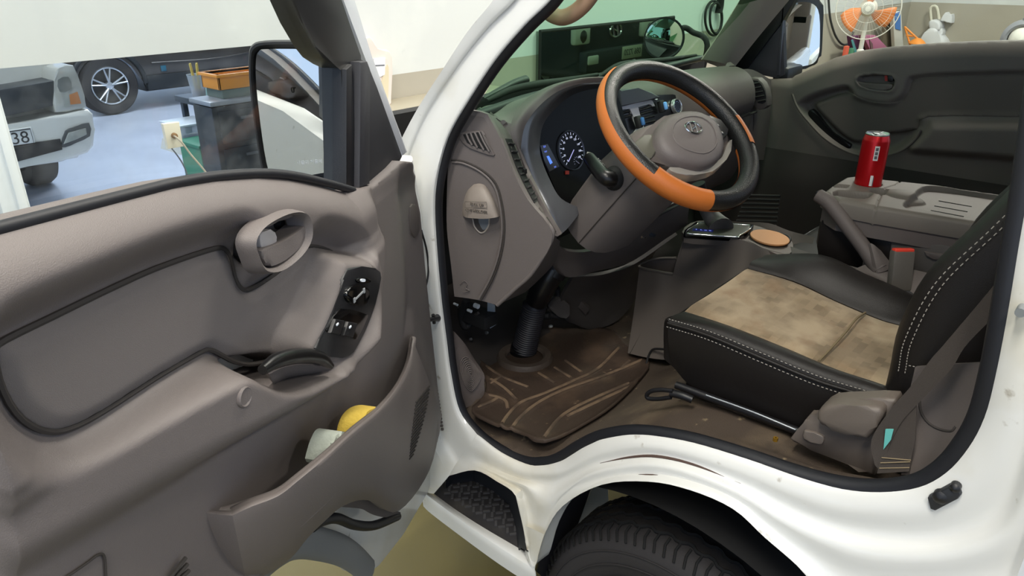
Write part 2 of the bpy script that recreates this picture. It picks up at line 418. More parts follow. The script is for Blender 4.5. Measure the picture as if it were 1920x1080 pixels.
# ================================================================== cab shell
def tumb(z): return max(0., z-1.30)*.16
def SX(x, y, dx=0.):
    """point of the photograph on the truck's left side, which leans inward above the waist"""
    v = dx
    for _ in range(6):
        p = X(x, y, v); v = dx + tumb(p.z)
    return X(x, y, v)
SEAL = [(1075, -60), (1035, 0), (985, 50), (930, 115), (880, 190), (845, 250), (828, 300), (818, 350), (816, 400), (820, 470), (828, 560), (838, 640), (846, 700), (862, 770), (895, 815), (940, 848), (985, 868), (1020, 870), (1050, 862), (1090, 838), (1130, 820), (1180, 812), (1230, 815), (1300, 828), (1400, 858), (1500, 892), (1580, 912), (1650, 918), (1720, 908), (1770, 880), (1810, 835), (1840, 780), (1862, 700), (1885, 580), (1905, 460), (1922, 360), (1945, 200), (1970, 0)]
def build_body():
    T = TRUCK
    # ---- rows of the white jamb and sill, outward from the rubber seal
    cols = [  # seal point, then r1..r5 with outer lip
        [(895, 815), (882, 832), (872, 846), (862, 860), (852, 874), (842, 892)],
        [(940, 848), (930, 862), (917, 873), (908, 878), (898, 880), (890, 882)],
        [(985, 868), (978, 885), (970, 895), (958, 900), (946, 903), (932, 903)],
        [(1020, 870), (1016, 888), (1006, 902), (992, 915), (980, 924), (967, 930)],
        [(1050, 862), (1050, 884), (1034, 905), (1010, 935), (992, 965), (981, 990)],
        [(1068, 852), (1070, 875), (1054, 900), (1026, 940), (1006, 985), (990, 1040)],
        [(1090, 838), (1092, 862), (1076, 890), (1044, 930), (1020, 985), (1003, 1062)],
        [(1110, 828), (1114, 852), (1100, 877), (1072, 910), (1048, 940), (1022, 1000)],
        [(1130, 820), (1136, 845), (1126, 867), (1108, 888), (1086, 912), (1056, 948)],
        [(1180, 812), (1184, 836), (1180, 856), (1172, 874), (1158, 893), (1128, 909)],
        [(1230, 815), (1234, 838), (1232, 854), (1229, 872), (1224, 890), (1215, 903)],
        [(1300, 828), (1302, 853), (1300, 869), (1298, 889), (1296, 905), (1294, 919)],
        [(1400, 858), (1396, 886), (1390, 905), (1385, 925), (1380, 943), (1374, 954)],
        [(1500, 892), (1490, 925), (1478, 951), (1466, 975), (1452, 996), (1434, 1008)],
        [(1580, 912), (1570, 950), (1558, 983), (1542, 1012), (1520, 1042), (1494, 1060)],
        [(1650, 918), (1650, 957), (1643, 1000), (1630, 1040), (1604, 1085), (1570, 1135)],
        [(1720, 908), (1736, 955), (1740, 1005), (1736, 1045), (1724, 1095), (1700, 1150)],
        [(1770, 880), (1802, 930), (1822, 985), (1828, 1030), (1834, 1085), (1835, 1160)],
        [(1810, 835), (1852, 880), (1880, 945), (1894, 990), (1915, 1055), (1950, 1125)],
        [(1840, 780), (1882, 812), (1916, 865), (1932, 900), (1965, 980), (2010, 1060)],
        [(1862, 700), (1905, 720), (1944, 752), (1965, 775), (2010, 850), (2060, 930)],
        [(1885, 580), (1925, 590), (1965, 610), (1985, 620), (2040, 660), (2090, 720)],
        [(1905, 460), (1945, 465), (1985, 480), (2005, 488), (2060, 510), (2110, 550)],
        [(1922, 360), (1962, 360), (2002, 365), (2020, 370), (2080, 380), (2130, 400)],
        [(1945, 200), (1985, 195), (2025, 195), (2045, 195), (2100, 200), (2150, 210)],
        [(1970, 0), (2010, -5), (2050, -10), (2070, -15), (2120, -20), (2170, -20)]]
    dx = [.0, -.018, -.016, -.038, -.036, -.058]
    d0 = [.0, -.010, -.009, -.008, -.018, -.03]
    rows = [[SX(c[k][0], c[k][1], d0[k] if ci == 0 else (dx[k]+d0[k])/2 if ci == 1 else dx[k]) for ci, c in enumerate(cols)] for k in range(6)]
    rows.insert(0, [SX(c[0][0], c[0][1], .03) for c in cols])
    lip = [p + Vector((.05, 0, 0)) for p in rows[-1]]
    patch('sill_panel', rows, WHITE, T, nu=4, nv=4, auto=60)
    patch('wheel_arch_lip', [rows[-1][3:16], [p + Vector((.012, 0, .004)) for p in rows[-1][3:16]], lip[3:16]], WHITE, T, nu=4, nv=2, auto=60)
    for nm, k, i0, i1, o in (('sill_groove', 2, 8, 13, 2), ('sill_groove', 4, 9, 12, 2)):
        tube(nm, [rows[k+1][i]+Vector((-.0015, 0, -.001)) for i in range(i0, i1)], [.0005, .003, .004, .003, .0005], mat('groove_shade_and_red', '#4c3a33', .8), T, flat=.6)  # upper tube paints the groove's shadow line, lower one the dark red line
    # ---- A pillar and hinge post
    def strip(nm, cs, dxs, m=WHITE):
        patch(nm, [[SX(x, y, dxs[k]) for (x, y) in c] for k, c in enumerate(cs)], m, T, nu=5, nv=4, auto=60)
    strip('a_pillar', [
        [(1075, -60), (1035, 0), (985, 50), (930, 115), (880, 190), (845, 250), (828, 300), (818, 350), (816, 400), (820, 470), (828, 560), (838, 640), (846, 700), (862, 770), (895, 815)],
        [(1066, -60), (1024, 0), (973, 50), (918, 115), (869, 190), (835, 250), (819, 300), (808, 350), (806, 400), (810, 470), (818, 560), (828, 640), (836, 700), (850, 770), (882, 832)],
        [(1010, -60), (970, 0), (922, 50), (868, 118), (815, 200), (790, 250), (772, 300), (768, 350), (766, 400), (768, 470), (776, 560), (788, 640), (798, 700), (812, 775), (862, 860)],
        [(1000, -60), (962, 0), (912, 50), (858, 118), (803, 200), (778, 250), (760, 300), (756, 350), (754, 400), (756, 470), (764, 560), (776, 640), (786, 700), (800, 780), (852, 874)],
        [(960, -60), (925, 0), (876, 60), (830, 130), (785, 200), (752, 262), (738, 300), (735, 350), (735, 400), (738, 470), (748, 560), (762, 640), (774, 700), (785, 785), (842, 892)]],
        [.0, -.010, -.008, -.018, -.03])
    # ---- rubber seal
    bm = bmesh.new()
    sp = crom([SX(x, y, .012) for x, y in SEAL], 5)
    add_tube(bm, sp, .017, 10, up=(1, 0, 0), flat=1.0)
    fin('door_seal', bm, RUBBER, T, auto=60, label='black rubber door aperture seal')
    # ---- step well and tread
    stepz = .47
    outer = [X(805, 935, -.05), X(860, 975, -.05), X(930, 1026, -.05), X(1000, 1073, -.05)]
    tr = [(812, 925), (830, 906), (845, 892), (890, 884), (932, 905), (967, 932), (980, 965), (984, 1030), (968, 1034), (900, 985), (850, 952)]
    tp = [Z(x, y, .478) for x, y in tr]
    bm = bmesh.new(); add_prism(bm, [(p.x, p.y) for p in tp], frame((0, 0, .47), (1, 0, 0), (0, 1, 0)), -.02, .008, .004)
    fin('step_tread', bm, mat('tread_rubber', '#333235', .6, spot=[(12., '#4a4744', .5, .8)]), T, label='black rubber step tread')
    # chevron ribs of the tread
    poly = [(p.x, p.y) for p in tp]
    bm = bmesh.new(); fr0 = frame((0, 0, .477), (1, 0, 0), (0, 1, 0))
    for i in range(14):
        for j in range(28):
            x = -.10+.017*i; y = .72+.019*j+(.009 if i % 2 else 0)
            if sdf(np.array([[x, y]]), poly)[0] < -.020:
                a = .7 if (i+j) % 2 else -.7
                b2 = frame((x, y, .477), (math.cos(a), math.sin(a), 0), (-math.sin(a), math.cos(a), 0))
                add_box(bm, (0, 0, .002), (.017, .006, .004), b2)
    fin('tread_ribs', bm, mat('tread_rib', '#4d4c4e', .55), T)
    # upright walls of the step well
    wl = [Z(x, y, .478) for x, y in ((836, 916), (848, 908), (888, 902), (925, 922), (954, 947), (966, 985), (972, 1034))]
    wu = [Z(x, y, .53) for x, y in ((836, 902), (845, 890), (890, 880), (934, 902), (969, 930), (983, 966), (988, 1034))]
    tc_ = sum(tp, Vector())/len(tp)
    def rout(p): return Vector((p.x-tc_.x, p.y-tc_.y, 0)).normalized()
    patch('step_side', [[SX(785, 785, -.03), SX(815, 840, -.03), SX(842, 892, -.03)], [SX(775, 840, -.045), SX(805, 880, -.045), SX(832, 904, -.04)], [SX(782, 900, -.055), SX(800, 922, -.055), SX(813, 926, -.05)]], WHITE, T, nu=3, nv=3, thick=.004)
    patch('step_riser', [wl, [a.lerp(b, .15)+Vector((0, 0, .012)) for a, b in zip(wl, wu)], wu], mat('riser_black', '#1d1e22', .6), T, nu=3, nv=2, lu=True, thick=.004)
    bm = bmesh.new()
    rim = [SX(790, 922, -.055), SX(805, 936, -.055), SX(860, 977, -.055), SX(930, 1027, -.055), SX(1003, 1074, -.055)]
    rimi = [Z(x, y, .482) for x, y in ((800, 914), (813, 925), (851, 953), (903, 987), (985, 1035))]
    patch('step_edge', [[p+Vector((.004, 0, -.05)) for p in rim], rim, [(a*.6+b*.4)+Vector((0, 0, .006)) for a, b in zip(rim, rimi)], rimi], WHITE, T, nu=4, nv=3, thick=.003)
    # post between step well and arch
    patch('step_post', [[Z(984, 1034, .482), SX(990, 1052, -.055), SX(1003, 1074, -.055)], [SX(985, 1000, -.05), SX(994, 1020, -.055), SX(1004, 1060, -.055)], [SX(981, 985, -.05), SX(995, 990, -.055), SX(1020, 1002, -.056)]], WHITE, T, nu=4, nv=4)
    # ---- front corner, nose, roof, rear wall, right side
    bm = bmesh.new()
    add_box(bm, (.86, 1.50, .78), (1.66, .12, .66), bevel=.04, seg=3)
    add_box(bm, (.01, 1.36, .95), (.04, .30, .62), bevel=.015)
    add_box(bm, (1.71, 1.36, .95), (.04, .30, .62), bevel=.015)
    fin('nose_panel', bm, WHITEC, T)
    patch('roof', [[Vector((.10, .74, 1.97)), Vector((.86, .86, 2.03)), Vector((1.62, .74, 1.97))], [Vector((.10, .3, 2.02)), Vector((.86, .3, 2.09)), Vector((1.62, .3, 2.02))], [Vector((.08, -.35, 2.0)), Vector((.86, -.35, 2.07)), Vector((1.64, -.35, 2.0))]], WHITEC, T, thick=.03, away=Vector((0, 0, 1)))
    bm = bmesh.new()
    add_box(bm, (.86, -.36, 1.12), (1.62, .05, .72), bevel=.01); add_box(bm, (.86, -.36, 1.96), (1.5, .05, .14), bevel=.01)
    for sx in (.12, 1.60): add_box(bm, (sx, -.36, 1.68), (.12, .05, .5), bevel=.01)
    fin('rear_wall', bm, TRIM_D, T)
    # outer rear quarter behind the door and the flat bed
    patch('rear_quarter', [[Vector((-.055+tumb(z), y, z)) for z in (.55, .8, 1.1, 1.35, 1.7, 2.0)] for y in (-.02, -.2, -.38)], WHITEC, T, nu=3, nv=2, thick=.02, away=Vector((1, 0, 0)))
    bm = bmesh.new()
    add_box(bm, (.86, -1.95, .86), (1.66, 2.9, .06), bevel=.01)
    for sx in (.04, 1.68): add_box(bm, (sx, -1.95, 1.06), (.035, 2.9, .36), bevel=.01)
    add_box(bm, (.86, -.52, 1.2), (1.62, .04, .7), bevel=.01)
    fin('cargo_bed', bm, mat('bed_white', '#d5d8da', .4), T)
    bm = bmesh.new(); add_box(bm, (.55, -1.6, .62), (.09, 4.2, .14), bevel=.01); add_box(bm, (1.2, -1.6, .62), (.09, 4.2, .14), bevel=.01)
    fin('chassis_rail', bm, BLACKM, T)
    # ---- front wheels and liner
    def wheel(xc, yc, s):
        R_ = .335
        fr = frame((xc, yc, .335), (0, 1, 0), (0, 0, 1)) if s > 0 else frame((xc, yc, .335), (0, -1, 0), (0, 0, 1))
        # w axis points +x for u=y,v=z ; outer side is -x for the left wheel
        w = .098
        prof = [(.205, -w*.8), (.24, -w*.98), (.285, -w*1.02), (.312, -w*.93), (.328, -w*.74), (.335, -w*.45), (.336, 0), (.335, w*.45), (.328, w*.74), (.312, w*.93), (.285, w*1.02), (.205, w*.8)]
        t = lathe('tire', prof, fr, mat('tire_rubber', '#302e2f', .75, bump=(160, .25), spec=.3), T, n=96)
        bm = bmesh.new()
        o, u, v, ww = fr
        for zz in (-.05, -.018, .018, .05):
            pts = []
            for k in range(180):
                a = 2*PI*k/180; rr = .3375
                pts.append(o+(u*math.cos(a)+v*math.sin(a))*rr+ww*(zz+.004*(1 if (k//2) % 2 else -1)))
            add_tube(bm, pts, .0042, 5, closed=True)
        for k in range(88):
            a = 2*PI*k/88
            for sg in (-1, 1):
                d0 = u*math.cos(a)+v*math.sin(a); d1 = u*math.cos(a+.02)+v*math.sin(a+.02)
                add_tube(bm, [o+d0*.3365+ww*sg*.056, o+d0*.3325+ww*sg*.075, o+d1*.3165+ww*sg*.092], .0030, 5)
        fin('tread_groove', bm, mat('tread_dark', '#0b0b0c', .9), t)
        bm = bmesh.new()
        for rr, hh in ((.265, -.1005), (.296, -.0985), (.232, -.0965)):
            pts = [o+(u*math.cos(2*PI*k/72)+v*math.sin(2*PI*k/72))*rr+ww*(hh if s > 0 else hh) for k in range(72)]
            add_tube(bm, pts, .0016, 6, closed=True)
        fin('sidewall_rib', bm, mat('tire_rubber', '#1e1d1f', .75), t)
        bm = bmesh.new(); add_lathe(bm, [(.0, -.05), (.06, -.052), (.085, -.03), (.15, -.035), (.19, -.06), (.206, -.08), (.21, -.075), (.2, -.03), (.2, .05)], fr, 48)
        fin('rim', bm, mat('rim_grey', '#8a8c8e', .4, metal=.6), t)
        return t
    wheel(.10, .50, 1); wheel(1.62, .50, -1)
    patch('wheel_liner', [[Vector((x, .5+.47*math.cos(a), .36+.47*math.sin(a)*.92)) for a in (.62, .9, 1.2, 1.5, 1.8, 2.1, 2.5, 2.9, 3.2)] for x in (-.02, .2, .42)], BLACKM, T, nu=3, nv=2)
    patch('liner_flap', [[SX(1030, 990, -.02), SX(1022, 1020, -.02), SX(1006, 1072, -.02)], [X(1080, 930, .06), X(1060, 990, .06), X(1030, 1085, .04)], [X(1108, 915, .12), X(1085, 980, .12), X(1062, 1030, .12)]], mat('liner_black', '#17171c', .5), T, thick=.004)
    bm = bmesh.new(); add_prism(bm, [(p.x, p.z) for p in [Y(x, y, .86) for x, y in ((1112, 908), (1138, 914), (1140, 950), (1085, 1006), (1060, 995), (1066, 978), (1100, 938))]], frame((0, .86, 0), (1, 0, 0), (0, 0, 1)), -.003, .003)
    fin('liner_plate', bm, mat('plate_grey', '#a6aaa8', .5), T, label='grey plate showing behind the liner')
    # ---- glass, pillar trim, wipers
    ws = [[SX(885, 207, .06)-Vector((.0, 0, .01)), X(1000, 178, .42), Y(1120, 152, 1.31), X(1230, 128, 1.2), X(1312, 108, 1.56)],
          [SX(960, 95, .06), Vector((.42, 1.16, 1.64)), Vector((.86, 1.19, 1.64)), Vector((1.2, 1.16, 1.64)), Vector((1.56, 1.06, 1.62))],
          [SX(1045, -10, .06), Vector((.45, .95, 1.95)), Vector((.86, .98, 1.97)), Vector((1.2, .95, 1.95)), Vector((1.50, .80, 1.93))]]
    patch('windshield', ws, glass('windshield_glass', '#a2c8b0', .03, dust=0), T, nu=6, nv=6, label='green tinted windshield')
    bot = [p.copy() for p in ws[0]]
    tube('windshield_gasket', [p+Vector((0, -.005, -.002)) for p in bot], .011, RUBBER, T)
    patch('cowl', [[p+Vector((0, .005, -.02)) for p in bot], [p+Vector((0, .09, -.05)) for p in bot], [p+Vector((0, .2, -.11)) for p in bot]], mat('cowl_black', '#1a1b1d', .6), T, nu=4, nv=2, thick=.01)
    def wiper(pts, arm):
        w_ = tube('wiper', pts, [.006, .009, .011, .009, .006], BLACKM, T, label='black windshield wiper')
        tube('wiper_arm', arm, [.013, .010, .006], BLACK, w_)
    wiper([Y(912, 190, 1.2), Y(960, 168, 1.26), Y(1010, 158, 1.3), Y(1065, 150, 1.33), Y(1120, 140, 1.35)], [Y(985, 150, 1.35), Y(960, 158, 1.31), Y(905, 186, 1.22)])
    wiper([Y(1120, 146, 1.36), Y(1160, 122, 1.38), Y(1200, 117, 1.4), Y(1250, 112, 1.4), Y(1305, 104, 1.38)], [Y(1140, 138, 1.4), Y(1165, 125, 1.4), Y(1190, 114, 1.4)])
    pr = [[Vector((1.66, 1.26, 1.36)), X(1314, 112, 1.51), X(1352, 118, 1.50), X(1376, 128, 1.56)],
          [Vector((1.64, 1.13, 1.56)), X(1348, 62, 1.47), X(1383, 70, 1.47), X(1420, 72, 1.55)],
          [Vector((1.60, .90, 1.93)), X(1390, -5, 1.42), X(1430, -2, 1.43), X(1484, -5, 1.53)]]
    patch('passenger_pillar_trim', pr, mat('pillar_beige', '#a3988a', .7, bump=(900, .2)), T, nu=4, nv=5, label='beige passenger side pillar trim')
    # ---- grab handle on the driver's pillar
    tube('grab_handle', [SX(1080, -60, .10), SX(1012, -25, .11), SX(1024, 15, .13), SX(1046, 32, .14), SX(1070, 28, .15), SX(1098, 5, .16), SX(1130, -40, .17)], [.016, .017, .017, .016, .016, .016, .015], mat('grab_brown', '#94765f', .5, bump=(900, .2)), T, label='brown grab handle')
    # ---- door switch on the rear jamb
    bm = bmesh.new(); q = [SX(x, y, -.012) for x, y in ((1743, 927), (1785, 904), (1800, 906), (1806, 920), (1800, 928), (1758, 950), (1748, 946))]
    fr = frame(q[0], (0, -1, .0), (0, 0, 1))
    fr = (q[0], Vector((0, -1, 0)), Vector((0, 0, 1)), Vector((-1, 0, 0)))
    pl = [((p-q[0]).dot(fr[1]), (p-q[0]).dot(fr[2])) for p in q]
    add_prism(bm, pl, fr, -.01, .014, .004); fin('door_switch', bm, mat('switch_rubber', '#26282d', .5), T, label='black rubber door switch')
    ds = bpy.data.objects['door_switch']
    for (x, y, r) in ((1762, 934, .010), (1790, 916, .007)):
        p = SX(x, y, -.026); bm = bmesh.new(); add_lathe(bm, [(0, .004), (r*.6, .003), (r, 0), (r, -.01)], (p, Vector((0, -1, 0)), Vector((0, 0, 1)), Vector((-1, 0, 0))), 16); fin('switch_button', bm, BLACK, ds)
    # striker on the rear pillar
    bm = bmesh.new(); p = SX(1918, 577, -.02); add_tube(bm, [p, p+Vector((-.02, 0, 0))], .006, 12); fin('striker_pin', bm, STEEL, T)
# ================================================================== driver's door
TH = math.radians(62)
DH = Vector((0.0, 1.12, 0)); DS = Vector((-math.sin(TH), -math.cos(TH), 0)); DN = Vector((math.cos(TH), -math.sin(TH), 0))
def DW(s, z, d=0.): return DH + DS*s + DN*d + Vector((0, 0, z))
def DP(x, y, d=0.):
    p = on_plane(x, y, DH+DN*d, DN); return ((p-DH).dot(DS), p.z)
def DL(pts, d=0.): return [DP(x, y, d) for x, y in pts]
def DPW(x, y, d=0.): return on_plane(x, y, DH+DN*d, DN)
def dfr(s, z, d=0.):  # frame: u along the door to the rear, v up, w out of the trim
    return frame(DW(s, z, d), -DS, (0, 0, 1))
DFR0 = (DH.copy(), DS.copy(), Vector((0, 0, 1)), DN.copy())

def build_driver_door():
    top = [(-150, 470), (0, 432), (130, 398), (250, 367), (340, 345), (420, 333), (500, 329), (560, 335), (620, 349), (662, 361)]
    fr_ = [(700, 349), (738, 316), (756, 302), (772, 304), (779, 330), (788, 400), (797, 500), (807, 600), (818, 700), (826, 770), (824, 810), (810, 865), (785, 912), (748, 952)]
    bot = [(725, 956), (700, 938), (672, 935), (640, 946), (605, 976), (575, 1008), (545, 1042), (505, 1070), (450, 1100), (300, 1190)]
    topl = DL(top, .02)
    outl = topl + DL(fr_[:2], .0) + DL(fr_[2:], -.028) + DL(bot, .02) + [(topl[0][0]+.03, .55), (topl[0][0]+.02, 1.0)]
    beltline = np.array(topl)
    ins = smooth2(DL([(3, 660), (20, 640), (100, 600), (200, 551), (300, 505), (400, 470), (428, 467), (440, 485), (447, 515), (455, 535), (470, 545), (500, 530), (535, 505), (560, 480), (580, 463), (610, 465), (640, 480), (646, 497), (636, 540), (608, 605), (580, 655), (545, 668), (500, 680), (470, 684), (440, 676), (415, 662), (400, 657), (380, 664), (300, 711), (200, 776), (140, 806), (110, 811), (80, 805), (40, 775), (10, 715)], .008), 3)
    # armrest and switch pod: below the upper edge, above the crease
    armU = DL([(-160, 1010), (0, 912), (60, 872), (130, 828), (200, 783), (300, 717), (380, 667), (404, 657), (428, 668), (470, 690), (520, 690), (575, 668), (598, 640), (630, 565), (645, 500), (655, 470), (690, 430), (722, 385)], .02)
    armU = armU + [(-.3, 1.36), (-.3, .3), (1.4, .3)]
    armL = DL([(722, 380), (727, 430), (727, 490), (718, 560), (700, 615), (672, 675), (620, 737), (540, 792), (440, 858), (340, 928), (237, 995), (100, 1078), (-160, 1240)], .03)
    armL = armL + [(1.4, 1.2), (1.4, 1.9), (-.3, 1.9), (-.05, 1.37)]
    cup = smooth2(DL([(492, 692), (520, 676), (560, 668), (600, 674), (622, 686), (618, 700), (590, 718), (555, 735), (530, 738), (512, 722)], .06), 3)
    swp = DL([(650, 503), (702, 503), (714, 520), (702, 570), (682, 622), (662, 662), (640, 671), (598, 664), (588, 652), (610, 612), (636, 550)], .055)
    ret = DL([(742, 300), (735, 370), (742, 430), (748, 500), (752, 560), (752, 640), (772, 632), (800, 700), (830, 860), (900, 860), (840, 290)], .01)
    hole = smooth2(DL([(484, 452), (500, 430), (530, 413), (556, 405), (574, 411), (579, 430), (574, 448), (556, 474), (528, 496), (506, 503), (493, 496), (487, 478)], .035), 3)
    insA = np.array(ins)
    def hf(P):
        si = sdf(P, ins)
        zb = np.interp(P[:, 0], beltline[::-1, 0], beltline[::-1, 1])
        tb = np.clip((zb-P[:, 1])/.05, 0, 1)
        d = np.where(si > 0, -.001+.037*sstep(si/.05), -.001+.009*sstep((-si+.004)/.02))
        mm = sstep((sdf(P, armL)+.055)/.055); d = d*(1-mm)+np.minimum(d, .012)*mm
        d = d - .035*(1-tb)**2*sstep((P[:, 0]-.16)/.12)
        a = np.interp(-sdf(P, armU)/.030, [0, .08, .18, .3, .5, .66, .8, .92, 1.], [0, .10, .24, .32, .46, .66, .88, .97, 1.])*sstep(-sdf(P, armL)/.055)
        amp = np.interp(P[:, 0], [.15, .26, .37, .44, .52, .64, .83, .97, 1.15], [.012, .03, .042, .046, .078, .084, .066, .04, .02])
        a = a*sstep((si-.003)/.024)
        d = np.maximum(d, 0) * (1-a) + np.where(a > 0, (amp)*a, 0) + np.where(d < 0, d*(1-a), 0)
        k = sstep((.026-sdf(P, swp))/.024); d = d*(1-k)+.0535*k
        sc = sdf(P, cup); d = d - .075*sstep(-sc/.012)
        sh = sdf(P, hole); d = d - .035*sstep(-sh/.006)
        sr = sdf(P, ret); d = d - .014*sstep(-sr/.07)
        return d
    def tight(pts):
        out = []
        for x, y in pts:
            d = 0.
            for _ in range(7):
                q = DP(x, y, d); d = .5*d+.5*float(hf(np.array([q]))[0])
            out.append(DP(x, y, d))
        return out
    outl = topl + tight(fr_) + tight(bot) + [(topl[0][0]+.03, .55), (topl[0][0]+.02, 1.0)]
    trim = hfield('driver_door', outl, hf, DW, TRIM, TRUCK, step=.004, skirt=.025)
    trim['label'] = "open driver's door with brown-grey moulded trim"
    D = trim
    # cloth insert, a skin of the same relief
    insin = smooth2([(p[0], p[1]) for p in ins[::3]], 3)
    def hf2(P):
        return hf(P)+.0014
    hfield('cloth_insert', ins, hf2, DW, TRIM_C, D, step=.004, skirt=.004)
    # ---- pull handle
    bez = smooth2(DL([(470, 458), (478, 435), (500, 415), (535, 398), (562, 395), (577, 405), (583, 430), (578, 456), (560, 482), (530, 506), (505, 513), (488, 507), (478, 486)], .045), 3)
    bm = bmesh.new()
    def ringpts(poly, d): return [DW(p[0], p[1], d) for p in poly]
    cx = sum(p[0] for p in bez)/len(bez); cz = sum(p[1] for p in bez)/len(bez)
    def sc(poly, k): return [(cx+(p[0]-cx)*k, cz+(p[1]-cz)*k) for p in poly]
    add_grid(bm, [ringpts(sc(bez, 1.05), .028), ringpts(bez, .045), ringpts(sc(bez, .95), .05), ringpts(sc(bez, .86), .046), ringpts(sc(bez, .82), .02)], close_u=True)
    fin('handle_bezel', bm, TRIM, D, auto=60)
    lev = smooth2(DL([(490, 470), (520, 458), (550, 440), (574, 422), (577, 440), (562, 463), (535, 487), (508, 499), (497, 493)], .042), 3)
    prism('pull_handle', lev, DFR0, .016, .043, TRIM, D, bevel=.005)
    prism('lock_tab', smooth2(DL([(487, 441), (497, 433), (510, 430), (516, 440), (519, 455), (505, 464), (490, 466)], .035), 3), DFR0, .01, .036, mat('pale_tab', '#a8a3a2', .5), D, bevel=.003, label='pale grey sliding lock tab')
    bm = bmesh.new(); add_lathe(bm, [(.0, .004), (.006, .004), (.007, 0), (.007, -.008)], frame(DPW(525, 420, .006), -DS, (0, 0, 1)), 16); fin('screw', bm, BLACKM, D)
    # ---- switch panel
    swd = .057
    sp = smooth2(swp, 2)
    lo = [DW(p[0], p[1], .02) for p in sp]
    prism('switch_panel', sp, DFR0, .046, swd, mat('switch_black', '#202124', .35, bump=(900, .15)), D, bevel=.003)
    sw = D
    bm = bmesh.new(); add_prism(bm, smooth2(DL([(669, 521), (690, 521), (692, 527), (687, 531), (670, 530), (666, 526)], swd), 2), DFR0, swd-.003, swd+.004, .002); fin('mirror_selector', bm, BLACKG, sw)
    c = DP(666, 553, swd)
    jc = [DP(666+22*math.cos(k*PI/16), 553+20*math.sin(k*PI/16), swd) for k in range(32)]
    bm = bmesh.new(); add_prism(bm, jc, DFR0, swd-.004, swd+.006, .003); fin('mirror_joystick', bm, BLACKG, sw)
    bm = bmesh.new()
    for dx, dz, w_, h_ in ((0, 0, .03, .0025), (-.017, 0, .005, .007), (.017, 0, .005, .007)):
        add_box(bm, (dx, dz, .0065), (w_, h_, .0015), frame(DW(c[0], c[1], swd), -DS, (0, 0, 1)))
    fin('joystick_mark', bm, mat('grey_mark', '#8d9094', .5), sw)
    prism('switch_well', smooth2(DL([(637, 578), (682, 588), (688, 596), (668, 636), (655, 632), (612, 622), (615, 612)], swd), 2), DFR0, swd-.002, swd+.0015, BLACKG, sw, bevel=.001)
    for (a, b) in ((633, 612), (657, 617)):
        q = DL([(a-5, b-14), (a+12, b-11), (a+4, b+16), (a-14, b+12)], swd+.005)
        prism('window_switch', q, DFR0, swd-.002, swd+.007, BLACK, sw, bevel=.0025)
        p = DP(a-1, b-4, swd+.007)
        box('switch_lamp', (0, 0, 0), (.006, .003, .002), mat('switch_white', '#dfe6ee', .4), sw, fr=frame(DW(p[0], p[1], swd+.0075), -DS, (0, 0, 1)), bevel=.0006)
    prism('mirror_lamp', smooth2(DL([(676, 523), (683, 523), (683, 528), (676, 528)], swd+.004), 2), DFR0, swd+.003, swd+.0055, mat('switch_white', '#dfe6ee', .4), sw)
    # ---- pull cup : black grip and inner lip
    tube('grip', [DPW(x, y, .062) for x, y in ((492, 694), (515, 678), (545, 669), (575, 667), (602, 672), (620, 686))], [.006, .009, .010, .010, .009, .005], mat('grip_black', '#101011', .3), D, label='glossy black curved grip')
    patch('cup_lip', [[DPW(x, y, .052) for x, y in ((505, 702), (530, 690), (565, 684), (600, 687), (621, 692))],
                      [DPW(x, y, .035) for x, y in ((512, 718), (535, 706), (568, 703), (595, 705), (612, 704))],
                      [DPW(x, y, .0) for x, y in ((520, 724), (540, 716), (568, 712), (588, 712), (600, 710))]], TRIM, D, thick=.004)
    # ---- map pocket
    lipx = [(434, 958), (470, 941), (520, 922), (560, 892), (610, 851), (660, 806), (710, 765), (745, 722), (765, 678), (773, 634)]
    botx = [(462, 1090), (502, 1076), (546, 1046), (576, 1010), (606, 980), (645, 948), (690, 938), (748, 958), (806, 880), (829, 778)]
    dl = [.034, .05, .068, .080, .086, .082, .072, .058, .045, .03]
    rows = []
    for k, (t, dd) in enumerate(((0, 0), (.03, .006), (.12, .01), (.5, .008), (.85, -.006), (1., -.03))):
        r = []
        for i in range(10):
            x = lipx[i][0]*(1-t)+botx[i][0]*t; y = lipx[i][1]*(1-t)+botx[i][1]*t
            if i == 8 and 0 < t < 1: x += 12*t*(1-t)*4*.6
            r.append(DPW(x, y, dl[i]*(1-.25*t)+dd))
        rows.append(r)
    inner = [DPW(lipx[i][0]-2, lipx[i][1]+1, dl[i]-.012) for i in range(10)]
    deep = [p - DN*.004 - Vector((0, 0, .08)) for p in inner]
    pk = patch('map_pocket', [deep, inner]+rows, TRIM, D, nu=5, nv=3, auto=60)
    tube('pocket_lip', [inner[0]-DN*.024+DS*.004, inner[0]-DN*.012+DS*.003, inner[0]-DN*.004]+[p+DN*.004 for p in inner[1:]], .0065, TRIM, D)
    # closed rear end of the pocket
    rear = [r[0] for r in rows]
    patch('pocket_end', [rear, [p-DN*.014+DS*.002 for p in rear], [p-DN*.034+DS*.003 for p in rear]], TRIM, D, nu=3, nv=2)
    # speaker slots
    hit = drape([trim, pk])
    bm = bmesh.new()
    for k in range(26):
        t = k/25
        x0 = 797-26*t+4*math.sin(PI*t); y0 = 684+172*t
        wv = 7+17*math.sin(PI*min(1, t*.85+.15))
        q = []
        for u in (-.5, -.17, .17, .5):
            p, n = hit(x0+wv*u*1.1, y0-wv*u*1.3)
            if p is not None: q.append(p+n*.0004)
        if len(q) > 2 and max((q[i]-q[i+1]).length for i in range(len(q)-1)) < .08: add_tube(bm, q, .0017, 6)
    fin('speaker_grille', bm, mat('grille_dark', '#2c2825', .8), D, label='slanted dark speaker slots')
    # rib lines low at the rear
    bm = bmesh.new()
